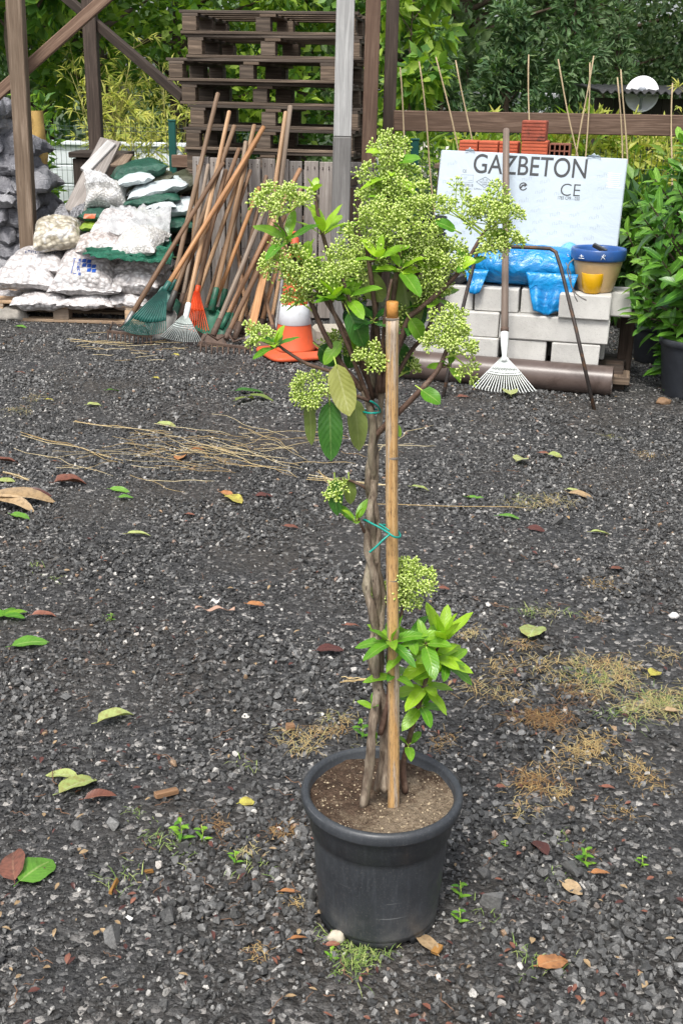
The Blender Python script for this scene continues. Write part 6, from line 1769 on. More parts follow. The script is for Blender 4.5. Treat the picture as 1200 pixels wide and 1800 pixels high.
# crown: flower clusters (photo pixel centre, depth offset, radius in photo pixels)
for a in ((684, 262, .05, 34), (668, 300, .06, 36), (702, 298, .045, 32), (690, 325, .05, 36), (660, 345, .06, 40),
          (640, 398, .0, 44), (668, 385, .02, 46), (700, 362, .0, 50), (722, 385, -.02, 46), (742, 352, .03, 38), (755, 425, .02, 44), (715, 425, .03, 46),
          (790, 445, -.01, 38), (770, 468, .0, 34), (735, 455, .02, 38), (680, 440, .03, 42),
          (474, 348, -.02, 34), (508, 350, -.03, 36), (490, 452, -.03, 40), (522, 470, -.04, 36), (545, 492, -.03, 42), (575, 478, -.02, 40), (598, 462, -.03, 38),
          (622, 470, .02, 38), (640, 440, .04, 40), (525, 515, -.02, 30), (598, 500, .0, 34),
          (870, 352, -.01, 34), (886, 372, -.02, 32), (857, 378, .0, 30), (893, 418, -.02, 26), (868, 425, -.02, 26),
          (790, 585, -.06, 36), (812, 605, -.06, 30), (790, 560, -.05, 30), (770, 590, -.05, 26), (765, 495, .02, 32), (748, 515, .03, 26),
          (653, 626, -.045, 31), (718, 640, .06, 22), (590, 600, .05, 24), (722, 1005, -.02, 38), (737, 1022, -.025, 34), (708, 1028, -.02, 30), (715, 1055, -.015, 24), (705, 1015, .0, 24), (670, 1042, .02, 24)):
    umbel(*a, n1=8 if a[3] > 34 else 7, n2=6 if a[3] > 30 else 5)
umbel(812, 362, .02, 40, n1=7, n2=4, n3=4, loose=1.2)                        # thin open one before the panel
umbel(800, 355, .02, 30, n1=5, n2=4, n3=4, loose=1.2)
umbel(452, 588, -.065, 24, axis=(-.5, -.3, .7), n1=6, n2=5)
umbel(537, 683, -.06, 38, axis=(-.3, -.45, .8), base=at(560, 690, PYY - .05))
umbel(540, 700, -.055, 26, axis=(-.1, -.5, -.2), base=at(560, 690, PYY - .05), n1=6, n2=5)
umbel(592, 860, -.03, 22, axis=(-.4, -.2, .5), base=at(605, 842, PYY - .025), n1=6, n2=5)
umbel(820, 650, -.06, 18, axis=(.5, -.3, -.8), base=at(785, 615, PYY - .05), n1=5, n2=4, n3=4, loose=1.4)
umbel(700, 558, .02, 22, n1=6, n2=4)

# leaf rosettes
rosette(505, 418, -.025, 7, 70, M_VL, (-.1, -.25, 1), (25, 88), .36, 1.0)
rosette(568, 405, .03, 7, 72, M_VLB, (.05, -.2, 1), (15, 62), .34, .3, mat2=M_VLB)
rosette(551, 330, .03, 4, 30, M_VLB, (0, -.1, 1), (20, 60), .5, 2)
rosette(483, 603, -.065, 8, 52, M_VL, (-.25, -.3, 1), (30, 85), .42, .7, mat2=M_VLB)
rosette(625, 912, -.035, 5, 52, M_VL, (-.1, -.25, 1), (15, 60), .36, 1.6, mat2=M_VLB)
rosette(686, 1125, -.04, 10, 74, M_VL, (-.1, -.3, 1), (15, 88), .34, 2.2, .35)
rosette(690, 1185, -.03, 5, 62, M_VL, (.2, -.4, 1), (45, 95), .36, .2, .4)
rosette(762, 1155, -.005, 13, 78, M_VLB, (.05, -.2, 1), (30, 100), .42, .5, .3)
rosette(748, 1130, -.03, 6, 70, M_VL, (.0, -.4, 1), (35, 90), .40, 1.7, .3)
rosette(784, 1165, .0, 7, 66, M_VL, (.3, -.3, 1), (40, 95), .42, 2.9, .35)
rosette(777, 1122, -.005, 8, 92, M_VLB, (.08, -.08, 1), (8, 48), .32, 1.2, .12, mat2=M_VLB)
rosette(722, 1120, -.02, 7, 72, M_VL, (-.2, -.4, 1), (40, 90), .34, 3.1, .35)
rosette(748, 1205, .005, 8, 72, M_VLB, (.1, -.2, 1), (55, 110), .42, 2.4, .3)
rosette(740, 1240, .01, 6, 70, M_VL, (.2, -.3, 1), (50, 110), .42, .9, .3)
rosette(718, 1306, .01, 4, 46, M_VL, (.1, -.2, 1), (20, 75), .46, 4.0)
rosette(656, 1240, -.03, 3, 36, M_VL, (-.3, -.2, 1), (10, 40), .4, 2.0)
rosette(822, 462, -.015, 4, 46, M_VL, (.2, -.4, .8), (45, 85), .5, 1.0)
rosette(770, 520, .03, 6, 58, M_VL, (.2, -.3, .8), (50, 100), .46, 2.6)
rosette(704, 470, -.02, 6, 62, M_VL, (0, -.4, 1), (40, 95), .44, 2.0, mat2=M_VLB)
rosette(745, 470, .0, 5, 50, M_VLB, (.1, -.4, 1), (35, 85), .42, .6)
rosette(612, 520, -.035, 7, 72, M_VL, (-.1, -.35, 1), (30, 90), .38, 1.9)
rosette(548, 520, -.03, 4, 52, M_VL, (-.3, -.3, 1), (55, 95), .38, .1)
rosette(640, 520, .05, 6, 78, M_VLD, (0, -.1, 1), (50, 110), .42, 1.1)
rosette(585, 520, -.045, 7, 62, M_VL, (-.1, -.2, 1), (15, 70), .40, 1.2, mat2=M_VLB)
rosette(540, 455, -.02, 5, 54, M_VLB, (-.2, -.2, 1), (20, 70), .36, 2.2)
rosette(665, 450, -.03, 6, 56, M_VL, (-.1, -.3, 1), (20, 80), .40, .8, mat2=M_VLB)
rosette(655, 560, -.02, 6, 66, M_VLD, (-.1, -.3, 1), (40, 100), .42, 2.4)
rosette(725, 545, .04, 6, 60, M_VLD, (.1, -.2, 1), (40, 100), .42, 1.4)
rosette(690, 300, .045, 5, 56, M_VLB, (.1, -.2, 1), (55, 100), .34, 2.9)
rosette(688, 345, .03, 4, 48, M_VL, (.3, -.2, 1), (50, 95), .36, .4)
rosette(790, 640, -.05, 4, 42, M_VL, (.1, -.4, .7), (40, 95), .42, 2.0)
rosette(690, 735, -.03, 3, 32, M_VL, (.2, -.5, .4), (40, 80), .45, 1.2)
# single leaves
one_leaf(590, 640, -.055, 616, 732, -.075, 46, M_VLY, (-.35, -1, .05), -.05, .18, .5, label="large pale yellow green leaf hanging below the crown")
one_leaf(579, 704, -.06, 582, 812, -.07, 44, M_VLD, (.1, -1, .1), .04, .12, 0, label="dark green oval leaf hanging alone")
one_leaf(545, 700, -.055, 545, 785, -.05, 26, M_VLO, (-.5, -.8, 0), .05, .15)
one_leaf(622, 700, -.02, 634, 795, -.03, 38, M_VLO, (.4, -1, 0), .08, .2)
one_leaf(588, 843, -.035, 591, 908, -.04, 30, M_VLD, (-.4, -.9, .1), .04, .12)
one_leaf(613, 842, -.02, 617, 888, -.015, 24, M_VLO, (.3, -1, 0), .05, .15)
one_leaf(706, 470, .03, 722, 590, .02, 62, M_VLO, (.1, -1, .05), .05, .15, .1, label="broad olive leaf underside behind the stake top")
one_leaf(728, 510, .035, 742, 575, .03, 34, M_VLD, (.4, -.9, .1), .05, .2)
one_leaf(640, 478, -.005, 672, 532, .0, 44, M_VLO, (-.3, -1, .1), .05, .15)
one_leaf(612, 548, -.05, 646, 612, -.05, 42, M_VLD, (.2, -.9, .5), .2, .25, label="dark green leaf in the middle of the crown")
one_leaf(622, 545, -.03, 640, 640, -.03, 36, M_VL, (.3, -.9, .3), .1, .25)
one_leaf(740, 685, -.055, 775, 708, -.07, 30, M_VL, (0, -.7, .8), .1, .22)
one_leaf(600, 600, -.02, 566, 640, -.03, 26, M_VL, (-.3, -.8, .6), .1, .2)
one_leaf(668, 268, .03, 644, 262, .02, 18, M_VLB, (0, -.5, 1), .25, .2)
one_leaf(700, 285, .03, 738, 272, .02, 26, M_VL, (.1, -.6, 1), .2, .2)
one_leaf(705, 318, .02, 733, 335, .01, 22, M_VLB, (.1, -.5, 1), .3, .2)
one_leaf(560, 610, .03, 600, 640, .03, 40, M_VLD, (0, -.9, .3), .1, .2)
one_leaf(640, 580, .05, 610, 650, .05, 44, M_VLD, (0, -.9, .3), .1, .2)
one_leaf(690, 600, .05, 720, 660, .05, 42, M_VLD, (.1, -.9, .3), .1, .2)
one_leaf(720, 560, -.005, 748, 600, -.01, 30, M_VL, (.1, -.8, .6), .2, .2)
one_leaf(800, 470, -.02, 835, 455, -.03, 26, M_VLB, (.0, -.7, .8), .1, .3)
one_leaf(800, 405, -.01, 765, 385, -.02, 24, M_VL, (.0, -.7, .8), .15, .25)
one_leaf(850, 415, -.015, 888, 402, -.02, 18, M_VL, (.0, -.7, .8), .15, .25)
one_leaf(660, 1300, .02, 655, 1280, .01, 12, M_VL)

# ---------------------------------------------------------------- ties
M_TIE = m_plain("teal_plastic_tie", (.004, .27, .22), .35, .12, 30, 60, .05)
e = empty("plant_tie", at(672, 935, PYY - .03), "teal plastic tie binding the stems to the bamboo stake", "tie")
for pl, r in (([(642, 914, -.033), (655, 921, -.042), (672, 930, -.052), (684, 938, -.062), (693, 944, -.0645), (702, 944, -.052), (702, 938, -.03), (690, 925, -.015), (668, 922, .014), (648, 918, .012), (638, 914, -.012), (642, 914, -.033)], .0019), ([(684, 940, -.065), (672, 950, -.07), (661, 961, -.074), (649, 971, -.076)], .0019), ([(666, 921, -.044), (676, 927, -.05), (684, 933, -.058)], .0015)):
    m_ = MB(); m_.tube(smooth([at(x, y, PYY + d) for x, y, d in pl], 4), r, 7); m_.build("strap" if r > .0016 else "strap_end", M_TIE, e)
e = empty("plant_tie", at(655, 722, PYY - .02), "short teal plastic tie around the stems under the crown", "tie")
for pl in ([(638, 724, -.018), (648, 726, -.030), (660, 726, -.030), (668, 724, -.012), (664, 720, .016), (644, 720, .014), (638, 724, -.018)], [(668, 722, -.014), (664, 714, -.024), (655, 707, -.032), (650, 705, -.034)]):
    m_ = MB(); m_.tube(smooth([at(x, y, PYY + d) for x, y, d in pl], 4), .0018, 7); m_.build("strap", M_TIE, e)

# ================================================================== GROUND LITTER
M_LG = m_leaf("fallen_green_leaf", (.10, .26, .03), (.17, .34, .04), rough=.35, trans=.1, vein=(.35, .45, .15))
M_LP = m_leaf("fallen_pale_green_leaf", (.30, .38, .11), (.42, .48, .18), rough=.4, trans=.1, spots=.55, spotc=(.22, .15, .05), vein=(.5, .52, .3))
M_LY = m_leaf("fallen_yellow_leaf", (.44, .42, .07), (.52, .47, .11), rough=.4, trans=.1, spots=.6, spotc=(.22, .13, .04), vein=(.5, .4, .1))
M_LR = m_leaf("fallen_red_brown_leaf", (.16, .06, .04), (.25, .10, .065), rough=.45, trans=.05, spots=.5, spotc=(.06, .03, .022), vein=(.30, .16, .1))
M_LM = m_leaf("fallen_maroon_leaf", (.06, .022, .02), (.11, .04, .032), rough=.35, trans=.05, vein=(.15, .07, .05))
M_LO = m_leaf("fallen_orange_leaf", (.34, .14, .05), (.44, .20, .08), rough=.35, trans=.05, spots=.5, spotc=(.13, .06, .03), vein=(.5, .3, .15))
M_LT = m_leaf("fallen_tan_leaf", (.30, .20, .10), (.42, .30, .17), rough=.6, trans=.05, spots=.5, spotc=(.12, .08, .045), vein=(.45, .35, .22))
GL = "fallen leaves scattered on the gravel"
def fallen(px, py, Lpx, ang, mat, label, wr=.45, curl=.25, tilt=.12, bend=.25, h=.014):
    """leaf lying on the stones; ang = heading in the ground plane (0 = right, 90 = away)"""
    g = G(px, py, h); s_ = ppm(g); L = Lpx / s_
    a = math.radians(ang); d = V((math.cos(a), math.sin(a), tilt)); 
    # lying flat the far direction is foreshortened: lengthen towards the real size
    L *= 1 + .9 * abs(math.sin(a))
    mb = MB(); mb.tone = ru(0, 1)
    mb.leaf(g - d * L * .5 + V((0, 0, .006)), d, V((ru(-.25, .25), ru(-.35, .1), 1)), L, L * wr, bend, curl, 8, ru(-.4, .4), .45, 0)
    st = g - d * L * .5 + V((0, 0, .006)); mb.tube([st - V((d.x, d.y, 0)) * L * .16 + V((0, 0, ru(-.002, .006))), st], [.0009, .0012], 4)
    lo = min(q[2] for q in mb.v)
    if lo < .004: mb.v = [(q[0], q[1], q[2] + .004 - lo) for q in mb.v]
    return mb.build("fallen_leaf", mat, label=label, cat="leaf", group=GL)
for a in (
    (55, 1131, 46, 30, M_LG, "bright green fallen leaf near the left edge, below a small green cluster"),
    (78, 1081, 40, 5, M_LR, "red brown folded leaf right of the green cluster at the left edge", .35, .6),
    (205, 1262, 46, 40, M_LP, "curled yellow green leaf alone left of the pot on the gravel", .42, .7),
    (108, 1362, 52, 165, M_LP, "yellow green leaf with a brown stain, left half of a curled pair", .42, .3),
    (138, 1380, 48, 50, M_LP, "yellowing leaf, right half of the curled pair at left", .5, .3),
    (66, 1528, 48, 60, M_LG, "bright green round leaf in the lower left corner", .72, .1),
    (22, 1520, 54, 110, M_LR, "brown leaf beside the bright green round one, lower left corner", .5, .2),
    (434, 1411, 22, 20, M_LY, "small yellow leaf left of the pot rim", .75, .1),
    (245, 939, 40, 5, M_LP, "pale green crescent leaf on the left gravel", .3, .5),
    (36, 908, 30, -20, M_LG, "small green leaf beside the large dry leaves at left", .5),
    (45, 884, 100, 8, M_LT, "long tan dried leaf at the left edge", .28, .7),
    (25, 893, 70, -15, M_LT, "second tan dried leaf folded under the long one", .35, .7),
    (62, 870, 60, 5, M_LM, "dark maroon shrivelled leaf above the tan dried leaves", .25, .8),
    (211, 861, 32, -10, M_LG, "narrow green leaf above another near the straw, at left", .35),
    (222, 874, 22, 15, M_LG, "short olive green leaf under the narrow green one", .5),
    (13, 845, 24, 15, M_LP, "pale green leaf at the left edge above the dried leaves"),
    (412, 877, 26, -40, M_LY, "pale yellow leaf beside a pink brown one below the straw", .7),
    (399, 868, 20, -30, M_LO, "pink brown leaf touching the pale yellow one", .6),
    (465, 871, 30, 5, M_LM, "maroon leaf right of the pale yellow one", .5),
    (293, 746, 34, 0, M_LP, "pale green oblong leaf above the straw", .4),
    (166, 711, 20, 20, M_LP, "whitish green leaf on the far left gravel", .6),
    (200, 686, 22, 10, M_LG, "green leaf beside a dry stalk on the far left gravel", .45),
    (88, 703, 16, 0, M_LY, "tiny lime yellow leaf on the far left gravel", .6),
    (38, 655, 18, 0, M_LR, "small red leaf on the far left gravel", .5),
    (38, 574, 20, 0, M_LG, "green leaf lying before the concrete lump", .5),
    (310, 624, 12, 0, M_LY, "small yellow leaf before the silver fan rake", .7),
    (275, 665, 12, 0, M_LY, "tiny yellow leaf in the far middle gravel", .8),
    (895, 908, 40, -3, M_LG, "green oblong leaf right of the stems on the middle gravel", .36),
    (837, 874, 36, 0, M_LG, "blue green flat strip leaf right of the stems", .22, .1),
    (738, 857, 28, -12, M_LP, "yellow green leaf just right of the stake", .45),
    (915, 808, 22, 60, M_LP, "pale upright leaf on the gravel before the pipe", .7),
    (975, 800, 20, -20, M_LP, "lime leaf right of the pale upright one", .6),
    (957, 797, 22, 0, M_LR, "reddish leaf between two pale ones before the pipe", .5),
    (936, 1108, 34, 70, M_LP, "pale green pointed leaf on the right gravel above the dry grass", .75, .1),
    (1055, 936, 34, -5, M_LP, "pale green sickle leaf at the right", .3, .5),
    (620, 1100, 28, 5, M_LR, "red brown leaf just left of the stems", .5),
    (581, 1141, 42, 15, M_LM, "dark maroon leaf left of the stems, larger than the red brown one", .45),
    (972, 1690, 46, 25, M_LO, "glossy orange brown leaf at the bottom right of the pot", .7, .05),
    (748, 1656, 36, 120, M_LT, "tan oval leaf at the foot of the pot on the right", .45),
    (450, 1062, 30, 5, M_LO, "orange brown leaf on the gravel left of the stems", .35),
    (512, 926, 26, -5, M_LR, "pinkish red leaf left of the teal tie", .35),
    (942, 930, 26, -15, M_LM, "dark red leaf beside the flat grey stone at right", .5),
    (1085, 1000, 22, 10, M_LR, "red leaf at the far right gravel", .6),
    (1008, 862, 22, -15, M_LP, "yellow green leaf at the far right middle", .4),
    (1020, 870, 34, -20, M_LT, "tan leaf behind the yellow green one at far right", .4),
    (945, 1490, 30, 120, M_LM, "dark red curled leaf right of the pot", .5, .6),
    (1055, 1535, 34, 5, M_LO, "orange tan leaf near the right edge beside a small weed", .4),
    (1005, 1562, 26, -40, M_LT, "small tan leaf below the orange tan one", .6),
    (1068, 1385, 26, 0, M_LR, "brown leaf on the right gravel under the dry grass", .4),
    (1150, 1183, 20, 50, M_LY, "yellow leaf at the right end of the dry grass", .7),
    (780, 1035, 22, 0, M_LR, "red leaf behind the low flower cluster", .5),
    (125, 850, 46, 15, M_LR, "crumpled red brown leaf pair below the straw at left", .5, .7),
    (10, 812, 40, 10, M_LR, "dark red brown leaf at the left edge beside the straw", .4, .6),
    (335, 905, 16, 0, M_LR, "small red leaf below the straw", .5),
    (348, 790, 26, 0, M_LO, "orange red leaf lying in the straw", .5),
    (320, 803, 22, 80, M_LO, "amber leaf standing in the straw", .6),
    (100, 812, 18, 0, M_LR, "little red leaf at the left end of the straw", .5),
    (440, 690, 46, 10, M_LD if False else M_VLD, "dark green wilted leaf in a small heap before the tools", .3),
    (460, 700, 36, -25, M_VLO, "grey green wilted leaf at the right of the small heap", .3),
    (430, 703, 30, 60, M_VLO, "olive wilted leaf at the left of the small heap", .35),
    (895, 692, 36, 85, M_LP, "pale green leaf stuck to the white fan rake's tines", .4),
    (815, 697, 22, 10, M_LR, "red brown leaf left of the white fan rake", .4),
    (525, 1650, 26, 15, M_LO, "tan orange leaf left of the pot foot", .35),
    (585, 1662, 24, 10, M_LR, "red brown leaf beside the pale stone at the pot foot", .35),
    (508, 1568, 30, 5, M_LO, "orange tan leaf left of the pot wall", .35),
    (568, 1606, 18, 20, M_LT, "small tan leaf touching the pot on the left", .6),
    (1180, 1250, 26, 0, M_LT, "pale tan leaf at the right edge in the grass", .6),
    (880, 1385, 18, 0, M_LR, "brown scrap of leaf right of the pot rim", .6),
    (178, 1400, 44, 20, M_LR, "torn red brown leaf left of the wood chip", .35, .8)):
    fallen(*a[:6], *a[6:])
# the green clipped shoot at the left edge
g = G(8, 1082, .02); e = empty("clipped_shoot", g, "green clipped shoot of several leaves at the left edge", "plant cutting")
for k in range(6):
    a = math.radians((30, 75, 110, -10, 150, 200)[k]); d = V((math.cos(a), math.sin(a), .25)); m_ = MB(); m_.tone = ru(0, 1)
    m_.leaf(g, d, V((0, -.2, 1)), .062 * ru(.8, 1.2), .026, .3, .2, 7); m_.build("leaf", M_VL, e)
# wood chips, stick, scraps
def chip(px, py, L, W, Hh, ang, mat, label, name="wood_chip", cat="wood chip", tilt=4):
    g = G(px, py, .012); m = MB(); m.box(g + V((0, 0, Hh * .4)), (L, W, Hh), rotm('Z', ang) @ rotm('Y', tilt), .0015, .6)
    m.v = [(x + ru(-.002, .002), y + ru(-.002, .002), z + ru(-.001, .001)) for x, y, z in m.v]
    return m.build(name, mat, label=label, cat=cat)
W_CHIP = m_wood("brown_split_wood", (.20, .125, .08), (.34, .235, .165), (.08, .05, .03))
W_CHIPO = m_wood("orange_split_wood", (.22, .125, .055), (.32, .20, .10), (.08, .045, .022))
chip(292, 1397, .055, .017, .012, 32, W_CHIP, "split brown wood chip on the left gravel")
chip(200, 1560, .048, .008, .009, 84, W_CHIPO, "narrow orange and dark wood splinter at lower left")
chip(768, 1671, .026, .016, .008, 60, W_CHIPO, "dark orange bark chip at the foot of the pot")
chip(262, 1533, .018, .009, .007, 25, W_CHIPO, "small orange wood bit on the lower left gravel")
chip(510, 1280, .022, .02, .014, 20, W_CHIP, "small brown wood block piece behind the pot's left rim")
chip(228, 1615, .014, .006, .005, -35, m_plain("white_chalk", (.75, .74, .70), .8, .1), "small white chalky stub at lower left", "chalk_stub", "chalk stub")
m_ = MB(); g = G(372, 1062, .02)
M_SCRAP = m_plain("white_scrap_paper", (.70, .67, .63), .7, .1); M_SCRAPB = m_plain("brown_torn_paper", (.42, .27, .20), .8, .25, 30)
m_.slab(lambda u, v: (g + V((-.006 + .020 * u + .012 * v, .03 * v + .004, .004 + .006 * math.sin(u * 4 + v * 3))), V((0, 0, 1))), 6, 6, .0008); m_.build("paper_scrap", M_SCRAP, label="white torn paper scrap on the gravel left of the stems", cat="paper")
m_ = MB(); g = G(376, 1073, .016)
m_.slab(lambda u, v: (g + V((-.06 + .125 * u, .012 * v + .008 * math.sin(u * 14), .004 + .005 * math.sin(u * 11 + v * 2))), V((0, 0, 1))), 22, 4, .001); m_.build("bark_strip", M_SCRAPB, label="pinkish brown strip of bark below the white paper scrap", cat="bark strip")
m_ = MB(); g = G(592, 1646, .016)
rock(m_, g, (.017, .013, .012), 5, 8); m_.build("pale_stone", m_plain("pale_limestone", (.50, .45, .36), .8, .2, 30), label="pale cream stone against the pot foot", cat="stone")
m_ = MB(); g = G(1183, 1082, .016); rock(m_, g, (.016, .012, .010), 8, 8); m_.build("pale_stone", m_plain("white_stone", (.62, .60, .58), .8, .15, 30), label="white oblong stone at the right edge", cat="stone")
m_ = MB(); g = G(1165, 706, .016); rock(m_, g, (.040, .03, .022), 4, 8); m_.build("brown_stone", m_plain("brown_stone", (.20, .12, .065), .7, .2, 30), label="rounded brown stone beside the large plant pot", cat="stone")
m_ = MB(); g = G(1110, 697, .016); 
# long stalks and twigs
M_STRAW = N("dry_straw").pr(.7, .3); s = M_STRAW
s.color(s.ramp(s.attr('tone'), [(0, (.30, .20, .09)), (.5, (.52, .40, .20)), (1, (.68, .58, .36))])); M_STRAW = s.m
M_DRYG = N("dry_grass_blade").pr(.7, .3); s = M_DRYG
s.color(s.ramp(s.attr('tone'), [(0, (.13, .06, .03)), (.25, (.26, .155, .065)), (.55, (.44, .32, .14)), (.8, (.42, .36, .18)), (1, (.20, .26, .07))])); M_DRYG = s.m
M_GRASS = N("green_grass_blade").pr(.5, .3); s = M_GRASS
s.color(s.ramp(s.attr('tone'), [(0, (.10, .17, .04)), (.6, (.20, .30, .07)), (1, (.38, .42, .15))])); M_GRASS = s.m
def strand(mb, a, b, r, sag=.0, wob=.02):
    P = []; n = 7; o = ru(0, 50); L = (b - a).length; sd = (b - a).cross(V((0, 0, 1))).normalized()
    for i in range(n + 1):
        t = i / n; P.append(a.lerp(b, t) + sd * wob * L * mn.noise(V((t * 3 + o, 0, 0))) + V((0, 0, .006 * mn.noise(V((0, t * 4 + o, 0))))))
    mb.tone = ru(0, 1); mb.tube(P, [r] * (n) + [r * .4], 4, False)
m_ = MB()
for i in range(95):
    t = R.gauss(.5, .26); cx = 90 + 520 * t; cy = 795 + 22 * mn.noise(V((t * 3, 0, 1))) + R.gauss(0, 20) + (t - .5) * -18
    L = ru(40, 190) * (1 if ru(0, 1) < .6 else .4); an = R.gauss(-.10, .20)
    a = G(cx - L / 2 * math.cos(an), cy + L / 2 * math.sin(an), .018 + ru(0, .012)); b = G(cx + L / 2 * math.cos(an), cy - L / 2 * math.sin(an), .018 + ru(0, .012)); strand(m_, a, b, ru(.0007, .0015), wob=.11)
for (x0, y0, x1, y1) in ((40, 762, 220, 812), (130, 740, 300, 760), (540, 840, 700, 850), (120, 600, 225, 604), (10, 830, 50, 845), (600, 1195, 650, 1192), (560, 830, 600, 870)):
    for k in range(3): strand(m_, G(x0 + ru(-4, 4), y0 + ru(-5, 5), .02), G(x1 + ru(-4, 4), y1 + ru(-5, 5), .02), .0016, wob=.08)
for i in range(20):
    cx, cy = R.gauss(210, 55), R.gauss(612, 14) ; L = ru(15, 60); a = G(cx, cy, .02); strand(m_, a, G(cx + L, cy + ru(-5, 5), .02), .0016, wob=.1)
m_.build("straw", M_STRAW, origin=(0, 0, 0), kind="stuff", label="dry pale straw stalks strewn across the left gravel", cat="straw")
m_ = MB(); strand(m_, G(660, 886, .02), G(935, 893, .02), .0018, wob=.04); m_.build("dry_stem", M_STRAW, label="single long pale dry stem lying right of the stake", cat="stem")
# dry and green grass tufts
def tuft(mb, px, py, n, Lpx, lo=0., hi=1., flat=.8):
    g = G(px, py, .0); s_ = ppm(g)
    for _ in range(n):
        k_t = R.choice((0, 0, 1, 2)); o_t = math.sin(px * 7.3 + k_t * 2.1) * 1.1, math.cos(py * 3.7 + k_t * 1.7) * 1.1
        b = g + V(((R.gauss(0, .55) + o_t[0] * (k_t > 0)) * Lpx / s_, (R.gauss(0, .6) + o_t[1] * (k_t > 0)) * Lpx / s_, .008))
        L = Lpx / s_ * ru(.3, 1.3) * (1.5 if ru(0, 1) < .10 else 1); a2 = ru(0, 6.28); d = V((math.cos(a2), math.sin(a2) * 1.2, ru(.02, 1.15 - flat))).normalized()
        mb.tone = ru(lo, hi); w = ru(.0005, .0010); p1 = b + d * L * .55; p2 = b + d * L + V((0, 0, -L * .25)); sd = d.cross(V((0, 0, 1))).normalized() * w
        i0 = mb.av(b - sd); i1 = mb.av(b + sd); i2 = mb.av(p1 + sd * .8); i3 = mb.av(p1 - sd * .8); i4 = mb.av(p2)
        mb.af((i0, i1, i2, i3)); mb.af((i3, i2, i4))
m_ = MB()
for (x, y, n, L, lo, hi) in ((820, 1120, 60, 22, .5, .9), (915, 1135, 60, 22, .2, .7), (850, 1215, 70, 40, .3, .9), (905, 1225, 60, 26, .3, .8), (945, 1165, 70, 40, .4, .9), (1030, 1170, 120, 34, .3, .95), (1080, 1175, 130, 32, .3, 1), (1010, 1205, 90, 36, .3, 1),
        (1060, 1215, 110, 38, .4, .95), (1095, 1200, 80, 34, .4, 1), (1000, 1225, 100, 30, 0, .3), (960, 1265, 160, 34, 0, .4), (930, 1262, 120, 30, 0, .5), (985, 1262, 70, 28, 0, .35), (1030, 1315, 170, 32, .3, .75), (1010, 1330, 110, 36, .3, .7), (1060, 1305, 60, 26, .3, .6),
        (1115, 1345, 80, 28, .3, .8), (945, 1385, 130, 34, 0, .35), (925, 1390, 70, 40, .3, .6), (985, 1400, 50, 22, .3, .8), (912, 1425, 50, 22, .4, .9), (1140, 1235, 130, 34, .5, 1), (1170, 1245, 130, 34, .6, 1), (1120, 1245, 90, 32, .5, 1), (1195, 1230, 90, 34, .6, 1),
        (575, 1290, 90, 26, .2, .6), (545, 1310, 60, 36, .4, .9), (600, 1265, 50, 30, .5, 1), (770, 1310, 60, 22, .15, .5), (520, 1310, 40, 30, .5, .9), (492, 1470, 110, 22, 0, .4), (380, 1455, 70, 24, 0, .35), (450, 1680, 50, 20, .2, .6),
        (1145, 1380, 70, 36, .2, .6), (1080, 1425, 40, 26, .2, .6), (1020, 1500, 40, 18, 0, .3), (1050, 1030, 60, 22, .2, .6), (1045, 1090, 40, 18, .2, .6), (960, 1075, 40, 22, .6, 1), (520, 1590, 40, 18, .3, .7), (435, 1500, 40, 20, .5, 1), (640, 1325, 40, 24, .5, 1),
        (30, 722, 60, 22, .5, 1), (60, 700, 40, 20, .5, 1), (955, 880, 90, 30, .6, .95), (915, 885, 70, 26, .6, .95), (985, 885, 40, 26, .5, .9), (1075, 770, 40, 14, .7, 1), (1130, 800, 60, 18, .2, .8), (870, 1170, 50, 26, .3, .7), (1160, 1150, 50, 26, .4, .9)):
    tuft(m_, x, y, int(n * 1.05), L * .88, lo, hi)
m_.build("dry_grass", M_DRYG, origin=(0, 0, 0), kind="stuff", label="dry orange and straw coloured grass tufts growing in the gravel", cat="grass")
m_ = MB()
for (x, y, n, L) in ((628, 1685, 190, 30), (600, 1670, 70, 26), (1040, 1195, 60, 30), (1090, 1260, 40, 30), (1180, 1235, 60, 28), (940, 1690, 30, 34), (975, 1480 + 60, 20, 18), (215, 1550, 30, 30), (445, 1520, 20, 22), (315, 1500, 25, 26), (275, 1480, 25, 22), (245, 1435, 20, 20), (1000, 1080, 14, 18), (935, 1075, 24, 14), (930, 1080, 20, 20), (855, 1480 + 130, 14, 20), (200, 1090, 10, 12), (435, 1345, 16, 20), (985, 1480, 14, 20), (905, 880, 20, 20), (70, 1000, 20, 16), (100, 1025, 14, 16)):
    tuft(m_, x, y, n, L, 0, 1, .3)
m_.build("green_grass", M_GRASS, origin=(0, 0, 0), kind="stuff", label="short green grass blades sprouting by the pot foot and in the gravel", cat="grass")
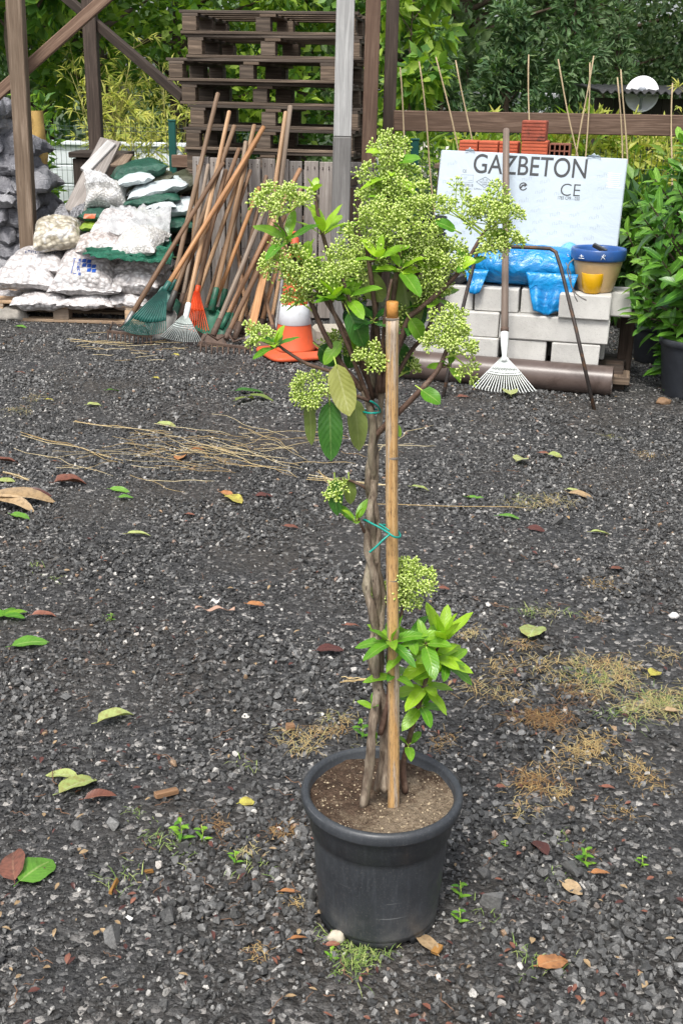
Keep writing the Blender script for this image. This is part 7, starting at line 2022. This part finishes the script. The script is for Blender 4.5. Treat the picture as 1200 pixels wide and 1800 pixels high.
# small weeds one can count
def weed(px, py, hpx, label, n=6):
    g = G(px, py); s_ = ppm(g); h = hpx / s_ * 1.2; e = empty("weed_seedling", g, label, "weed", "small weeds sprouting from the gravel")
    m = MB(); m.tube([g, g + V((.003, 0, h * .5)), g + V((0, 0, h))], [.0012, .001, .0006], 5); m.build("stem", M_STALK, e)
    m = MB()
    for k in range(n):
        t = .15 + .85 * k / n; a = k * 2.4; d = V((math.cos(a), math.sin(a), .45)); m.tone = ru(0, 1); m.leaf(g + V((0, 0, h * t)), d, V((0, -.2, 1)), h * .55 * (1.1 - .5 * t), h * .16, .3, .2, 4)
    m.build("foliage", M_VL, e)
for a in ((806, 1582, 34, "grassy weed seedling right of the pot wall, the upper of two"), (805, 1625, 30, "weed seedling right of the pot foot, the lower of two"), (1025, 1525, 34, "pale green weed right of the pot beside an orange tan leaf", 9), (355, 1480, 30, "thin weed left of the pot among the dry tufts"),
          (318, 1480, 40, "taller branching weed on the lower left gravel", 8), (412, 1520, 26, "small weed nearer the pot's left wall"), (635, 1300, 34, "weed sprouting just behind the pot rim", 8), (195, 1092, 14, "tiny weed alone on the left gravel"), (1125, 1525, 22, "weed at the right edge of the lower gravel"), (885, 1490, 14, "tiny two leaved weed beside the big dark rock"), (580, 1690, 26, "two leaved weed left of the grass at the pot foot", 4)):
    weed(*a)
# leaf crumbs and bits too many to count
m_ = MB()
for i in range(760):
    px = ru(-20, 1220); py = ru(575, 1800) if ru(0, 1) < .75 else ru(575, 720); g = G(px, py, .012 + ru(0, .006)); 
    if (V((g.x, g.y)) - V((PC0.x, PC0.y))).length < .15: continue
    L = ru(.008, .024); a = ru(0, 6.28); m_.tone = ru(0, 1); m_.cur = R.choice((0, 0, 1, 1, 2, 2, 2)); m_.leaf(g, V((math.cos(a), math.sin(a), ru(-.05, .2))), V((ru(-.3, .3), ru(-.3, .3), 1)), L, L * ru(.25, .55), ru(0, .4), ru(.1, .6), 3)
m_.build("leaf_litter", [M_LR, M_LT, M_LM], origin=(0, 0, 0), kind="stuff", label="small brown and tan leaf crumbs strewn over the gravel", cat="leaf litter")
m_ = MB()
for i in range(170):
    px = ru(-20, 1220); py = ru(600, 1790); a = ru(0, 6.28); L = ru(.02, .07); g = G(px, py, .014)
    if (V((g.x, g.y)) - V((PC0.x, PC0.y))).length < .17: continue
    strand(m_, g, g + V((math.cos(a) * L, math.sin(a) * L, .004)), ru(.0006, .0013), wob=.25)
m_.build("twig_litter", m_plain("brown_twig_bits", (.16, .09, .055), .8, .4, 50), origin=(0, 0, 0), kind="stuff", label="thin brown twigs strewn over the gravel", cat="twigs")
print("objects", len(bpy.data.objects))
